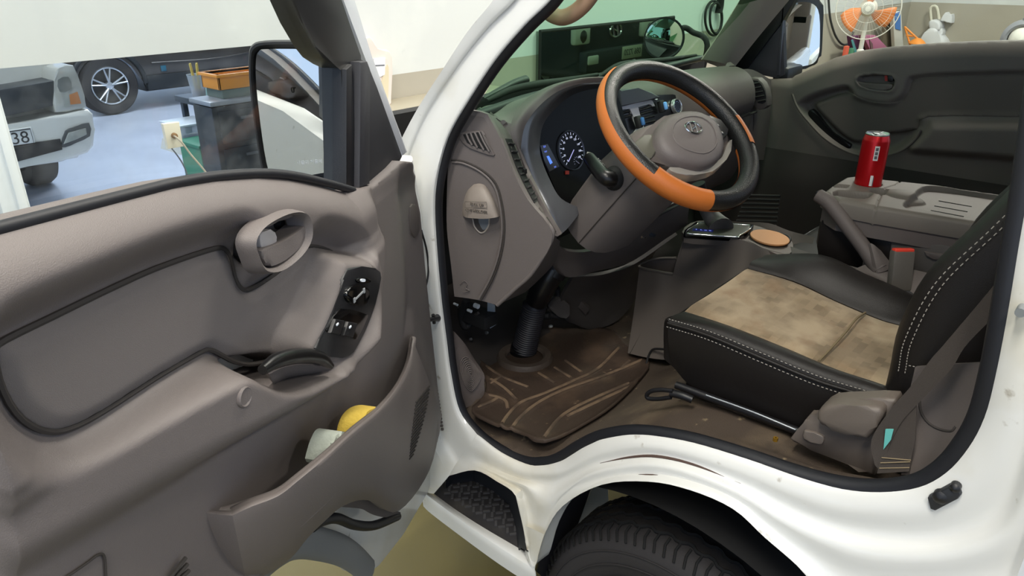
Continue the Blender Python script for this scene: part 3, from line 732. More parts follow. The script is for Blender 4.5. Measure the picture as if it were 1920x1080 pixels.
    for k in range(3):
        add_tube(bm, [DPW(318+10*k, 1084, .02), DPW(348+3*k, 1046+12*k, .02)], .0025, 6)
    fin('vent_slot', bm, mat('grille_dark', '#2c2825', .8), D)
    tube('cover_seam', [DPW(x, y, .014) for x, y in ((120, 1085), (160, 1058), (185, 1040), (196, 1045), (199, 1085))], .0012, mat('seam', '#35302d', .8), D)
    c = DP(459, 744, .085)
    bm = bmesh.new(); add_lathe(bm, [(.0, .0015), (.009, .0015), (.0105, .003), (.012, .0015), (.012, -.004)], frame(drape([trim])(459, 744)[0]-DN*.001, -DS, (0, 0, 1)), 24); fin('screw_cap', bm, TRIM, D)
    # ---- outer skin (white) and its rim
    sk = DL([(775, 292), (790, 400), (806, 560), (826, 740), (829, 790), (822, 860), (803, 925), (758, 1003), (712, 1062), (690, 1078), (672, 1058), (640, 1034), (600, 1018), (560, 1012), (520, 1030), (480, 1062), (430, 1120)], -.045)
    sk = sk + [(1.12, .62), (1.14, 1.0), (1.12, 1.45), (.5, 1.42), (.1, 1.34)]
    prism('outer_skin', sk, DFR0, -.10, -.045, WHITE, D, bevel=.006, label='white painted outer skin')
    tube('door_seal', [DPW(x, y, -.006) for x, y in ((585, 988), (604, 976), (632, 972), (665, 984), (702, 985), (745, 968))], .009, RUBBER, D, label='black rubber seal')
    tube('arch_flange', [DPW(x, y, -.02) for x, y in ((690, 1072), (668, 1050), (640, 1032), (600, 1020), (560, 1016), (520, 1034), (470, 1075))], .012, mat('flange_grey', '#6f7172', .6), D, flat=2.2, label='grey arch flange')
    patch('sill_trim', [[DPW(x, y, .0) for x, y in ((632, 950), (668, 938), (705, 942), (738, 958), (752, 962))],
                        [DPW(x, y, -.004) for x, y in ((660, 952), (680, 955), (702, 966), (725, 970), (745, 966))]], TRIM_D, D, thick=.004)
    # bead edge and wire along the hinge side
    bm = bmesh.new()
    for k in range(26):
        p = DPW(806+24*(k/25), 640+165*(k/25), -.012); add_lathe(bm, [(0, .003), (.003, .002), (.0035, 0), (.0035, -.004)], frame(p, -DS, (0, 0, 1)), 8)
    fin('edge_clip', bm, TRIM_D, D)
    tube('wire', [DPW(x, y, -.035) for x, y in ((790, 432), (800, 470), (803, 510), (797, 545))], .0022, BLACKM, D)
    bm = bmesh.new(); add_tube(bm, [DPW(790, 604, -.012), DPW(812, 598, -.014), DPW(820, 596, -.014)], [.004, .005, .009], 10); add_tube(bm, [DPW(812, 590, -.014), DPW(814, 606, -.014)], .004, 8); fin('check_strap', bm, BLACK, D)
    tube('insert_seam', [DW(p[0], p[1], .002) for p in ins[::2]], .0030, mat('seam', '#35302d', .8), D, closed=True, smoothn=2, n=6)
    bm = bmesh.new(); add_prism(bm, smooth2(DL([(767, 388), (776, 383), (783, 400), (784, 432), (776, 446), (768, 430)], -.002), 2), DFR0, -.03, .002, .003); fin('hinge_recess', bm, TRIM_D, D)
    # ---- window frame, sail panel, glass
    fd = -.02
    prism('window_frame', DL([(528, -60), (540, -10), (563, 43), (588, 88), (603, 108), (622, 121), (637, 128), (638, 200), (640, 290), (640, 360), (700, 362), (690, 345), (690, 300), (678, 180), (674, 102), (652, 55), (636, 0), (615, -60)], fd), DFR0, fd-.03, fd+.004, mat('frame_black', '#232323', .35), D, bevel=.004, label='black window frame')
    prism('division_bar', DL([(641, 130), (652, 120), (656, 250), (656, 356), (641, 356)], fd+.004), DFR0, fd-.012, fd+.012, BLACK, D, bevel=.003)
    prism('sail_panel', DL([(673, 112), (681, 116), (699, 165), (748, 293), (742, 305), (698, 345), (688, 353), (664, 356), (668, 250)], fd+.006), DFR0, fd, fd+.014, mat('sail_black', '#2b2b30', .55, bump=(900, .2)), D, bevel=.004, label='black triangular sail panel')
    prism('sail_ridge', DL([(668, 116), (681, 114), (687, 130), (686, 345), (666, 352)], fd+.014), DFR0, fd, fd+.022, mat('sail_black', '#2b2b30', .55), D, bevel=.004)
    prism('outer_frame', DL([(618, -60), (636, 0), (676, 106), (750, 293), (760, 285), (690, 105), (657, 0), (640, -60)], fd-.012), DFR0, fd-.05, fd-.005, WHITEC, D, bevel=.006, label='white outer window frame')
    bl = [DPW(x, y-4, .004) for x, y in top]
    tube('belt_seal', bl, .006, RUBBER, D, label='black belt seal')
    gl = DL([(-150, 476), (0, 438), (130, 404), (250, 374), (340, 352), (420, 340), (500, 336), (560, 342), (620, 356), (650, 362), (650, 120), (622, 118), (600, 100), (575, 65), (545, -10), (520, -60), (-150, -60)], -.03)
    prism('door_glass', gl, DFR0, -.033, -.029, glass('side_glass', '#f8fafa', .06, dust=.03), D)
    # ---- mirror
    M = CAM + ray(560, 220)*1.42
    r_ = Vector((-.60, -.80, .0)).normalized(); v_ = (CAM-M).normalized(); nm = (r_+v_).normalized()
    u_ = nm.cross(Vector((0, 0, 1))).normalized()*-1
    fm = frame(M, u_, (0, 0, 1))
    if fm[3].dot(nm) < 0: fm = frame(M, -u_, (0, 0, 1))
    def MP(x, y, d=0.):
        p = on_plane(x, y, fm[0]+fm[3]*d, fm[3])-fm[0]; return (p.dot(fm[1]), p.dot(fm[2]))
    ho = smooth2([MP(*q) for q in ((466, 105), (473, 84), (495, 77), (550, 76), (580, 80), (603, 98), (625, 112), (640, 150), (650, 340), (640, 352), (600, 350), (545, 342), (500, 328), (491, 322), (480, 260), (468, 170))], 3)
    gi = smooth2([MP(*q) for q in ((480, 112), (486, 96), (500, 92), (575, 93), (600, 104), (612, 118), (624, 180), (635, 305), (630, 318), (600, 325), (560, 330), (512, 323), (503, 318), (492, 260), (481, 165))], 3)
    cx2 = sum(p[0] for p in ho)/len(ho); cz2 = sum(p[1] for p in ho)/len(ho)
    def ms(poly, k, d): return [fm[0]+fm[1]*(cx2+(p[0]-cx2)*k)+fm[2]*(cz2+(p[1]-cz2)*k)+fm[3]*d for p in poly]
    def mg(d): return [fm[0]+fm[1]*p[0]+fm[2]*p[1]+fm[3]*d for p in [ (gi[i][0], gi[i][1]) for i in range(len(gi))]]
    bm = bmesh.new()
    rings = [ms(ho, .5, -.09), ms(ho, .85, -.075), ms(ho, .98, -.04), ms(ho, 1., -.008), ms(ho, .985, .004)]
    add_grid(bm, rings, close_u=True)
    V = add_grid(bm, [ms(ho, .985, .004), ms(ho, .95, .004), ms(ho, .9, -.006)], close_u=True)
    bm.faces.new([bm.verts.new(p) for p in ms(ho, .5, -.09)])
    fin('mirror_housing', bm, BLACK, D, label='black mirror housing')
    prism('mirror_glass', gi, fm, -.012, .0005, MIRRORM, D)
    tf = frame(on_plane(598, 303, fm[0]+fm[3]*.001, fm[3]), -fm[1] if fm[1].dot(CR) < 0 else fm[1], Vector((0, 0, 1))+CR*.12)
    text('mirror_lettering', '\uc0ac\ubb3c\uc774 \uac70\uc6b8\uc5d0 \ubcf4\uc774\ub294 \uac83', tf, .0085, mat('mirror_ink', '#c9ced6', .5), D, depth=.0002)
    prism('mirror_arm', [MP(*q) for q in ((585, 330), (655, 322), (668, 345), (668, 372), (590, 362))], fm, -.06, -.02, BLACK, D, bevel=.006)
    return D
# ================================================================== passenger door
PX = 1.62
def build_passenger_door():
    T = TRUCK
    TRIM_D = mat('door_trim_charcoal', '#6b635c', .6, bump=(900, .25), spec=.4)
    def w(s, z, d=0.): return Vector((PX-d, s, z))
    def pp(pts, d=0.): return [(p.y, p.z) for p in [X(x, y, PX-d) for x, y in pts]]
    def zz(pts): return [(1360+a/3.177, b/3.177) for a, b in pts]
    top = pp(zz([(395, 470), (410, 452), (450, 435), (550, 390), (650, 345), (800, 305), (1000, 280), (1250, 260), (1500, 248), (1779, 243), (2050, 243), (2600, 250)]))
    outl = top + [(top[-1][0], .86), (1.22, .86), (1.22, 1.34)]
    R = smooth2(pp(zz([(452, 612), (500, 578), (580, 545), (720, 510), (760, 530), (800, 565), (880, 590), (980, 600), (1040, 580), (1075, 540), (1098, 470), (1140, 450), (1300, 435), (1500, 428), (1779, 420), (2400, 415), (2400, 700), (1779, 700), (1230, 695), (1175, 755), (1110, 830), (1040, 885), (960, 915), (850, 915), (730, 890), (600, 800), (500, 700), (462, 650)])), 3)
    I = smooth2(pp(zz([(535, 628), (600, 588), (740, 550), (850, 592), (980, 608), (1060, 590), (1102, 530), (1132, 472), (1300, 456), (1779, 444), (2400, 440), (2400, 690), (1779, 692), (1222, 690), (1150, 765), (1050, 790), (950, 800), (800, 850), (700, 805), (600, 710)])), 3)
    A = pp(zz([(1165, 768), (1215, 703), (1779, 702), (2500, 705), (2500, 1000), (1779, 985), (1100, 930), (1060, 880)]), .03)
    H = smooth2(pp(zz([(782, 462), (830, 437), (960, 428), (1030, 447), (1042, 480), (1022, 542), (960, 553), (850, 533), (795, 508)])), 3)
    hh = smooth2(pp(zz([(800, 468), (835, 447), (950, 440), (1010, 455), (1018, 480), (1002, 525), (950, 535), (850, 518), (808, 495)])), 3)
    topA = np.array(top[1:])[::-1]
    def hf(P):
        d = .02-.032*sstep((-sdf(P, R)+.006)/.026)
        d = d + .018*sstep((-sdf(P, I)+.01)/.022)
        a = sstep(-sdf(P, A)/.035); d = d*(1-a)+.05*a
        h = sstep(-sdf(P, H)/.006); d = d*(1-h)+.024*h
        k = sstep(-sdf(P, hh)/.004); d = d-.03*k
        zb = np.interp(P[:, 0], topA[:, 0], topA[:, 1]); tb = np.clip((zb-P[:, 1])/.045, 0, 1)
        return d-.03*(1-tb)**2
    D = hfield('passenger_door', outl, hf, w, TRIM_D, T, step=.005, skirt=.03)
    D['label'] = 'closed passenger door with dark brown trim'
    hfield('cloth_insert', I, lambda P: hf(P)+.0012-.004*sstep(-sdf(P, A)/.01), w, mat('cloth_dark', '#655d57', .9, bump=(1400, .3), spec=.2), D, step=.005, skirt=.003)
    lev = smooth2(pp(zz([(803, 482), (850, 490), (950, 496), (1003, 498), (1000, 522), (950, 532), (850, 515), (812, 500)])), 3)
    fr = (Vector((PX, 0, 0)), Vector((0, 1, 0)), Vector((0, 0, 1)), Vector((-1, 0, 0)))
    prism('pull_handle', lev, fr, .0, .022, TRIM_D, D, bevel=.004)
    prism('lock_mark', pp(zz([(955, 448), (972, 447), (974, 480), (957, 480)])), fr, -.004, .012, mat('lock_red', '#a82c22', .5), D, label='small red lock mark')
    prism('lock_tab', smooth2(pp(zz([(976, 446), (1005, 450), (1010, 478), (980, 484)])), 2), fr, -.004, .018, BLACK, D, bevel=.003)
    prism('grip_recess', smooth2(pp(zz([(520, 650), (560, 690), (640, 790), (750, 862), (720, 885), (620, 820), (520, 720), (495, 670)])), 2), fr, -.02, .008, mat('grip_black', '#101011', .3), D, bevel=.003, label='black grip recess')
    tube('cup_edge', [X(x, y, PX-.03) for x, y in zz([(398, 560), (430, 640), (500, 730), (600, 830), (730, 905), (850, 930), (960, 925), (1060, 890), (1130, 830), (1165, 775)])], .004, TRIM_D, D)
    box('outer_skin', (PX+.06, .49, 1.02), (.05, 1.46, .62), WHITEC, D, bevel=.02)
    # frame, sail, glass, mirror
    fx = PX+.02
    fr2 = (Vector((fx, 0, 0)), Vector((0, 1, 0)), Vector((0, 0, 1)), Vector((-1, 0, 0)))
    def p2(pts): return [(p.y, p.z) for p in [X(x, y, fx) for x, y in pts]]
    prism('window_frame', p2([(1480, -40), (1496, -40), (1495, -5), (1470, 40), (1420, 105), (1400, 132), (1372, 130), (1400, 95), (1440, 50), (1478, 0)]), fr2, -.02, .012, mat('frame_black', '#232323', .35), D, bevel=.003)
    prism('sail_panel', p2([(1468, 16), (1472, 140), (1459, 147), (1385, 132), (1405, 112), (1440, 65)]), fr2, -.02, .004, mat('sail_black', '#2b2b30', .55, bump=(900, .2)), D, bevel=.003)
    prism('division_bar', p2([(1469, 12), (1473, 12), (1464, 141), (1458, 141)]), fr2, -.01, .012, mat('bar_grey', '#4a4a50', .3, metal=.4), D, bevel=.002)
    gl = p2([(1470, 20), (1462, 148), (1500, 140), (1560, 112), (1640, 94), (1750, 82), (1920, 76), (2150, 78), (2150, -90), (1480, -90)])
    prism('door_glass', gl, fr2, -.004, 0, glass('side_glass2', '#f2f6f4', .14), D)
    M = X(1508, 68, PX+.17)
    v_ = (CAM-M).normalized(); r_ = Vector((-.10, -1, .05)).normalized(); nm = (v_+r_).normalized()
    fm = frame(M, nm.cross(Vector((0, 0, 1))), (0, 0, 1))
    if fm[3].dot(nm) < 0: fm = frame(M, -nm.cross(Vector((0, 0, 1))), (0, 0, 1))
    def MP(x, y, d=0.):
        p = on_plane(x, y, fm[0]+fm[3]*d, fm[3])-fm[0]; return (p.dot(fm[1]), p.dot(fm[2]))
    ho = smooth2([MP(*q) for q in ((1466, 0), (1500, -14), (1535, -10), (1545, 10), (1544, 60), (1541, 105), (1533, 124), (1500, 131), (1462, 135), (1455, 60))], 3)
    gi = smooth2([MP(*q) for q in ((1472, 16), (1500, 4), (1525, 8), (1536, 28), (1537, 80), (1534, 105), (1524, 119), (1500, 125), (1468, 128), (1468, 70))], 3)
    bm = bmesh.new(); add_prism(bm, ho, fm, -.09, -.004, .02); fin('mirror_housing', bm, BLACK, D)
    prism('mirror_glass', gi, fm, -.006, .0005, MIRRORM, D)
    box('mirror_arm', (PX+.09, M.y+.01, M.z-.12), (.14, .06, .05), BLACK, D, bevel=.012)
    # round front mirror on its bent arm
    M = X(1245, 72, 1.62); v_ = (CAM-M).normalized(); nm = (v_+Vector((.12, -.12, -.35))).normalized()
    fr3 = frame(M, nm.cross(Vector((0, 0, 1))), (0, 0, 1))
    if fr3[3].dot(nm) < 0: fr3 = frame(M, -nm.cross(Vector((0, 0, 1))), (0, 0, 1))
    m_ = lathe('front_mirror', [(.0, -.05), (.05, -.045), (.074, -.02), (.079, 0), (.0795, .006), (.075, .006), (.074, .001)], fr3, BLACK, T, 40, label='round black front mirror')
    lathe('mirror_glass', [(.0, .012), (.02, .0112), (.04, .0088), (.06, .0046), (.074, .0005)], fr3, MIRRORM, m_, 40, auto=0)
    tube('mirror_arm', [X(1268, 60, 1.66), X(1283, 52, 1.68), X(1298, 60, 1.70), X(1326, 84, 1.70), Vector((1.70, 1.42, 1.25))], .011, BLACKM, m_)

# ================================================================== dashboard
LN = Vector((-1, -.33, 0)).normalized(); LO = Vector((.05, 1.13, 1.2))
def LP(x, y, d=0.): return on_plane(x, y, LO+LN*d, LN)
CPN = Vector((0, -.95, .31)).normalized(); CPO = Vector((.38, 1.055, 1.34))
def CP(x, y, d=0.): return on_plane(x, y, CPO+CPN*d, CPN)
LFR = (LO, LN.cross(Vector((0, 0, 1)))*-1, Vector((0, 0, 1)), LN)
if LFR[1].cross(LFR[2]).dot(LN) < 0: LFR = (LO, -LFR[1], LFR[2], LN)
def L2(pts, d=0.): return [((p-LO).dot(LFR[1]), (p-LO).dot(LFR[2])) for p in [LP(x, y, d) for x, y in pts]]
CFR = frame(CPO, (1, 0, 0), Vector((0, .31, .95)))
def C2(pts, d=0.): return [((p-CPO).dot(CFR[1]), (p-CPO).dot(CFR[2])) for p in [CP(x, y, d) for x, y in pts]]
def build_dash():
    T = TRUCK
    # left end panel
    rows = [[(876, 206), (898, 209), (914, 214)], [(858, 252), (898, 252), (938, 260)], [(842, 300), (903, 302), (962, 322)], [(838, 360), (914, 360), (990, 375)],
            [(838, 430), (932, 430), (1036, 441)], [(846, 500), (924, 502), (1000, 508)], [(852, 556), (894, 562), (932, 572)]]
    R = [[LP(x, y, .006*math.sin(PI*i/6)) for x, y in r] for i, r in enumerate(rows)]
    dash = patch('dashboard', R, TRIM, T, nu=5, nv=4, thick=.012, label='brown-grey dashboard')
    D = dash
    # edge panels of the left wing
    rid = [LP(914, 214), LP(938, 260), LP(962, 322), LP(990, 375), LP(1013, 410), LP(1036, 441)]
    bez = [X(927, 218, .14), X(962, 262, .175), X(984, 318, .195), X(1003, 362, .20), X(1022, 400, .203), X(1047, 443, .206)]
    patch('wing_face', [rid, [(a+b)/2+Vector((.0, -.003, 0)) for a, b in zip(rid, bez)], bez], TRIM, D, nu=4, nv=3, thick=.01)
    und = [LP(1036, 441), LP(1000, 508), LP(966, 541), LP(932, 572)]
    und2 = [X(1050, 452, .22), X(1040, 492, .28), X(1010, 525, .28), X(985, 548, .26)]
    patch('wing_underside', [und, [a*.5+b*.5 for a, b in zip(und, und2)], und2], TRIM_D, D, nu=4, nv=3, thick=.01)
    tube('wing_edge', [p-LN*.002 for p in rid[1:]] + und[1:], .005, TRIM, D)
    # seam of the fuse panel and its embossed mark
    tube('panel_seam', [LP(x, y, .0065) for x, y in ((846, 300), (870, 303), (905, 320), (930, 345), (942, 385), (946, 430), (940, 475), (925, 520), (902, 562))], .0022, mat('seam', '#35302d', .8), D)
    tube('panel_lip', [LP(x, y, .0075) for x, y in ((848, 304), (870, 307), (902, 323), (926, 348), (937, 385), (941, 430), (935, 475), (920, 520), (898, 560))], .0026, TRIM, D)
    tube('embossed_mark', [LP(x, y, .004) for x, y in ((862, 533), (870, 527), (876, 532), (873, 540), (880, 545), (868, 548))], .0009, TRIM, D)
    # side demister vent
    prism('side_vent', smooth2(L2([(863, 250), (905, 245), (912, 262), (928, 290), (918, 290), (880, 276), (868, 268)], .006), 2), LFR, .0, .009, TRIM, D, bevel=.003)
    sv = D
    prism('vent_opening', L2([(868, 252), (902, 247), (908, 262), (920, 284), (900, 279), (876, 268)], .009), LFR, .006, .0096, BLACKM, sv)
    bm = bmesh.new()
    for (x0, y0, x1, y1) in ((874, 250, 885, 272), (882, 249, 895, 277), (890, 248, 907, 281), (898, 247, 917, 284)):
        add_tube(bm, [LP(x0, y0, .0105), LP((x0+x1)/2-1, (y0+y1)/2, .0115), LP(x1, y1, .0105)], .0022, 6)
    fin('vent_fins', bm, TRIM, sv)
    # cup holder hood with two embossed lines
    hood = [[(868, 405), (875, 408), (895, 410), (915, 410), (932, 407), (937, 405)], [(867, 396), (876, 397), (895, 399), (914, 399), (929, 397), (935, 396)], [(869, 378), (878, 376), (895, 375), (912, 376), (924, 378), (930, 381)], [(876, 358), (883, 356), (896, 354), (908, 356), (917, 360), (922, 365)], [(887, 346), (891, 345), (898, 344), (904, 345), (909, 347), (912, 350)]]
    dd = [[.006, .03, .036, .036, .03, .006], [.006, .03, .036, .036, .028, .006], [.006, .026, .032, .031, .024, .006], [.006, .016, .02, .02, .015, .006], [.005, .007, .008, .008, .007, .005]]
    ch = patch('cup_holder_hood', [[LP(x, y, d) for (x, y), d in zip(r, q)] for r, q in zip(hood, dd)], mat('hood_trim', '#8a8078', .5, bump=(900, .2)), D, nu=4, nv=4, thick=.003, label='rounded cup holder hood')
    for (x, y, s_) in ((894, 384, 'PULL UP'), (893, 396, 'CUP HOLDER')):
        tf = frame(LP(x, y, .0375), LFR[1] if LFR[1].dot(CR) > 0 else -LFR[1], Vector((0, 0, 1)))
        text('embossed_text', s_, tf, .0085 if 'P U' not in s_ else .009, mat('emboss', '#5f5852', .6), ch, depth=.0008)
    q = [LP(x, y, .037) for x, y in ((872, 378), (912, 379), (913, 390), (872, 389))]
    tube('emboss_frame', q, .0006, mat('emboss', '#5f5852', .6), ch, closed=True, smoothn=0, n=6)
    tube('cup_pocket', [LP(x, y, .007) for x, y in ((886, 410), (890, 425), (900, 436), (909, 434), (916, 422), (917, 410))], .0018, mat('pocket_edge', '#a39a92', .5), D)
    prism('pocket_back', smooth2(L2([(887, 408), (916, 408), (916, 422), (909, 433), (901, 435), (891, 425)], .006), 2), LFR, .001, .0072, mat('pocket_dark', '#3f3b3a', .7), D)
    prism('pocket_cup', smooth2(L2([(897, 408), (917, 409), (915, 424), (908, 431), (902, 426)], .0075), 2), LFR, .004, .0082, mat('pocket_cup', '#70757c', .4), D)
    # slot vent with slider and blank switch
    def wf(t, s, d=.004):
        """on the wing face: t down the ridge 0..1, s across 0..1"""
        k = t*(len(rid)-1); i = min(int(k), len(rid)-2); f_ = k-i
        a = rid[i].lerp(rid[i+1], f_); b = bez[i].lerp(bez[i+1], f_)
        n = (b-a).cross(rid[i+1]-rid[i]).normalized()
        if n.dot(CAM-a) < 0: n = -n
        return a.lerp(b, s)+n*d
    def wpatch(nm, t0, t1, s0, s1, d, m):
        return patch(nm, [[wf(t0+(t1-t0)*k/4, s, d) for s in (s0, (s0+s1)/2, s1)] for k in range(5)], m, D, nu=2, nv=3, thick=.004)
    wpatch('slot_vent', .20, .66, .30, .80, .003, BLACKM)
    bm = bmesh.new()
    for k in range(9):
        t = .23+.05*k; add_tube(bm, [wf(t, .34, .005), wf(t+.004, .76, .005)], .0022, 6)
    fin('vent_slats', bm, mat('slat_grey', '#2d2b2b', .5), D)
    box('vent_slider', (0, 0, 0), (.008, .008, .012), BLACK, D, fr=frame(wf(.42, .6, .008), (1, 0, 0), (0, 1, 0)), bevel=.002)
    wpatch('blank_switch', .83, .97, .38, .78, .004, mat('blank_dark', '#37322f', .5))
    wpatch('small_button', .72, .77, .42, .72, .004, TRIM_D)
    # instrument hood
    bo = [X(1047, 443, .206), X(1027, 411, .2), X(998, 355, .2), X(979, 296, .2), X(977, 274, .2), X(985, 235, .21), X(1010, 200, .235), X(1045, 172, .28), X(1085, 158, .34), X(1125, 154, .42), X(1156, 155, .47)]
    crest = [X(1047, 443, .206), X(1022, 400, .203), X(984, 318, .195), X(970, 282, .185), X(962, 262, .175), X(958, 232, .18), X(980, 192, .225), X(1025, 163, .27), X(1078, 148, .34), X(1122, 144, .42), X(1156, 146, .48)]
    mid = [(a+b)/2+Vector((-.004, -.006, .006)) for a, b in zip(bo, crest)]
    patch('instrument_hood', [bo, mid, crest], TRIM, D, nu=4, nv=4, thick=.008)
    back = [LP(914, 214), SX(884, 207, .06)-Vector((0, 0, .01)), SX(890, 206, .09)-Vector((0, 0, .008)), X(950, 190, .27), X(1000, 178, .42), Y(1060, 164, 1.26), Y(1120, 154, 1.30)]
    # dash top between windshield and hood
    c2 = [X(927, 216, .14), X(940, 224, .165), X(958, 232, .18), X(980, 192, .225), X(1025, 163, .27), X(1078, 148, .34), X(1122, 144, .42)]
    wsb = [SX(878, 208, .055)-Vector((0, 0, .02)), SX(884, 207, .075)-Vector((0, 0, .016)), X(905, 201, .15), X(935, 193.5, .24), X(985, 181, .38), Y(1050, 167, 1.28), Y(1120, 153, 1.305)]
    m1 = [a.lerp(b, .4)+Vector((0, 0, -.004)) for a, b in zip(c2, wsb)]
    m2 = [a.lerp(b, .75)+Vector((0, 0, -.004)) for a, b in zip(c2, wsb)]
    patch('dash_top', [c2, m1, m2, wsb], TRIM, D, nu=4, nv=4, thick=.008)
    patch('wing_top', [[LP(914, 214), X(920, 216, .135), X(927, 216, .14)], [LP(895, 211), SX(900, 208, .11), X(910, 204, .15)], [LP(876, 208), SX(878, 208, .055)-Vector((0, 0, .02)), SX(884, 207, .075)-Vector((0, 0, .016))]], TRIM, D, nu=3, nv=3, thick=.008)
    patch('wing_fill', [[X(926, 216, .138), X(944, 240, .158), X(963, 263, .176)], [X(927, 215, .14), X(942, 226, .166), X(959, 232, .18)]], TRIM, D, nu=3, nv=3, thick=.006)
    # gloss bezel ring
    bi = [X(1092, 392, .325), X(1052, 372, .25), X(1031, 337, .245), X(1016, 300, .245), X(1012, 274, .25), X(1018, 235, .265), X(1040, 205, .30), X(1070, 180, .36), X(1105, 168, .42), X(1145, 164, .47)]
    bl = [X(1078, 412, .29)] + [None]*11
    mid = [a.lerp(b, .35)+Vector((-.003, -.008, .002)) for a, b in zip(bo, bi)]
    patch('cluster_bezel', [bo, mid, bi], mat('bezel_gunmetal', '#55565a', .25, metal=.35), D, nu=4, nv=4, thick=.005, label='gunmetal instrument bezel')
    inner = [p+Vector((.01, .035, -.004)) for p in bi]
    patch('cluster_wall', [bi, inner], BLACKM, D, nu=4, nv=2)
    # cluster face
    BLACKC = mat('cluster_black', '#060608', .3, spec=.15)
    prism('cluster_face', C2([(1008, 276), (1012, 235), (1038, 200), (1070, 174), (1110, 160), (1148, 157), (1166, 200), (1182, 260), (1192, 330), (1100, 400), (1052, 380)], -.004), CFR, -.02, -.004, BLACKC, D)
    cl = D
    o = CP(1072, 282); dial = (o, CFR[1], CFR[2], CFR[3])
    DW_ = mat('dial_white', '#cfd3ee', .5, emit=.45); DB = mat('dial_blue', '#3a4bd0', .5, emit=.5)
    bm = bmesh.new(); add_lathe(bm, [(.0455, 0), (.047, .003), (.0485, 0)], dial, 48); fin('dial_ring', bm, mat('ring_grey', '#4b4e60', .3, metal=.5), cl)
    bm = bmesh.new(); b2 = bmesh.new()
    for k in range(19):
        a = math.radians(222-14.6*k); L_ = .0065 if k % 2 == 0 else .004
        c_, s_ = math.cos(a), math.sin(a)
        if -70 < math.degrees(a) < 225:
            add_tube(bm, [o+CFR[1]*(c_*.0435)+CFR[2]*(s_*.0435), o+CFR[1]*(c_*(.0435-L_))+CFR[2]*(s_*(.0435-L_))], .0008, 5)
    fin('dial_ticks', bm, DW_, cl)
    for k in range(10):
        a = math.radians(222-29.2*k)
        text('dial_number', str(20*k), frame(o+CFR[1]*(math.cos(a)*.0315)+CFR[2]*(math.sin(a)*.0315), CFR[1], CFR[2]), .0072, DW_, cl, depth=.0003)
    a = math.radians(225)
    tube('needle', [CP(1076, 281, .002), CP(1066, 303, .002)], .0011, mat('needle_violet', '#b9b4f2', .4, emit=.6), cl, smoothn=0, n=6)
    bm = bmesh.new(); c0 = CP(1082, 303)
    for aa in (200, 170, 140, 110, 80, 50): add_tube(bm, [c0+CFR[1]*.010*math.cos(math.radians(aa))+CFR[2]*.010*math.sin(math.radians(aa)), c0+CFR[1]*.0125*math.cos(math.radians(aa))+CFR[2]*.0125*math.sin(math.radians(aa))], .0007, 5)
    add_tube(bm, [c0+CFR[1]*.007-CFR[2]*.006, c0-CFR[1]*.004+CFR[2]*.003], .0007, 5)
    fin('fuel_gauge', bm, mat('dial_dim', '#9498b4', .5, emit=.25), cl)
    prism('trip_screen', C2([(1013, 273), (1027, 270), (1049, 312), (1030, 322), (1020, 300)], .0), CFR, -.004, .0, mat('screen_dark', '#151420', .2), cl)
    LCD = mat('screen_blue', '#5f8cff', .4, emit=.9)
    prism('screen_bar', C2([(1025, 293), (1029, 292), (1036, 305), (1032, 308)], .0005), CFR, -.001, .0008, LCD, cl)
    for (x, y, s_, sz) in ((1021, 275, '8:0', .007), (1023, 284.5, 'TRIP', .0055), (1041, 313, '0.0', .006)):
        text('screen_text', s_, frame(CP(x, y, .0005), CFR[1], CFR[2]), sz, mat('screen_text', '#6f86e8', .4, emit=.6), cl, depth=.0003)
    prism('warning_lamp', C2([(1061, 320), (1067, 320), (1067, 327), (1061, 327)], .0), CFR, -.002, .0004, mat('lamp_red', '#7a2218', .4, emit=.15), cl)
    # ---- passenger side of the dash
    def prof(x, pts): return [Vector((x, y, z)) for y, z in pts]
    xs = (.56, .76, .95, 1.0, 1.2, 1.28, 1.34)
    bk = [1.27, 1.30, 1.305, 1.30, 1.27, 1.24, 1.20]
    rows = []
    for x, b in zip(xs, bk):
        o_ = .0 if x > .97 else .085
        rows.append(prof(x, [(b, 1.40), (b-.09, 1.425), (1.12+o_, 1.428), (1.075+o_, 1.42), (1.04+o_, 1.395), (1.022+o_, 1.355), (1.02+o_, 1.31), (1.035+o_, 1.282)]))
    patch('dash_pad', rows, TRIM_D, D, nu=3, nv=3, thick=.01)
    gx = (.9, 1.05, 1.2, 1.3, 1.39)
    patch('glove_box', [prof(x, [(1.045, 1.276), (1.045, 1.22), (1.06, 1.13), (1.09, 1.04), (1.16, .99)]) for x in gx], TRIM_D, D, nu=3, nv=3, thick=.01)
    tube('glove_seam', [Vector((x, 1.03, 1.279)) for x in gx], .004, mat('seam', '#35302d', .8), D)
    tube('glove_edge', [X(1409, 212, 1.40)+Vector((0, -.008, 0)), X(1408, 240, 1.40)+Vector((0, -.008, 0)), X(1402, 280, 1.40)], .002, mat('seam', '#35302d', .8), D)
    patch('dash_end', [[X(1384, 130, 1.37), X(1412, 131, 1.45), X(1446, 150, 1.56)], [X(1396, 170, 1.37), X(1418, 172, 1.42), X(1446, 190, 1.54)], [X(1400, 208, 1.37), X(1420, 212, 1.42), X(1444, 220, 1.54)], [X(1398, 300, 1.37), X(1418, 300, 1.43), X(1432, 300, 1.54)]], TRIM_D, D, nu=4, nv=4, thick=.01)
    def RV(x, y, d=0.): return X(x, y, 1.39) + Vector((-.006-d, -.01-d, 0))
    V = [RV(1402, 152), RV(1424, 150), RV(1440, 172), RV(1440, 192), RV(1424, 194), RV(1414, 176)]
    fv = frame(RV(1420, 172), Vector((.72, -.69, 0)) if False else (V[1]-V[0]), (0, 0, 1))
    nn = fv[3] if fv[3].dot(CAM-fv[0]) > 0 else -fv[3]
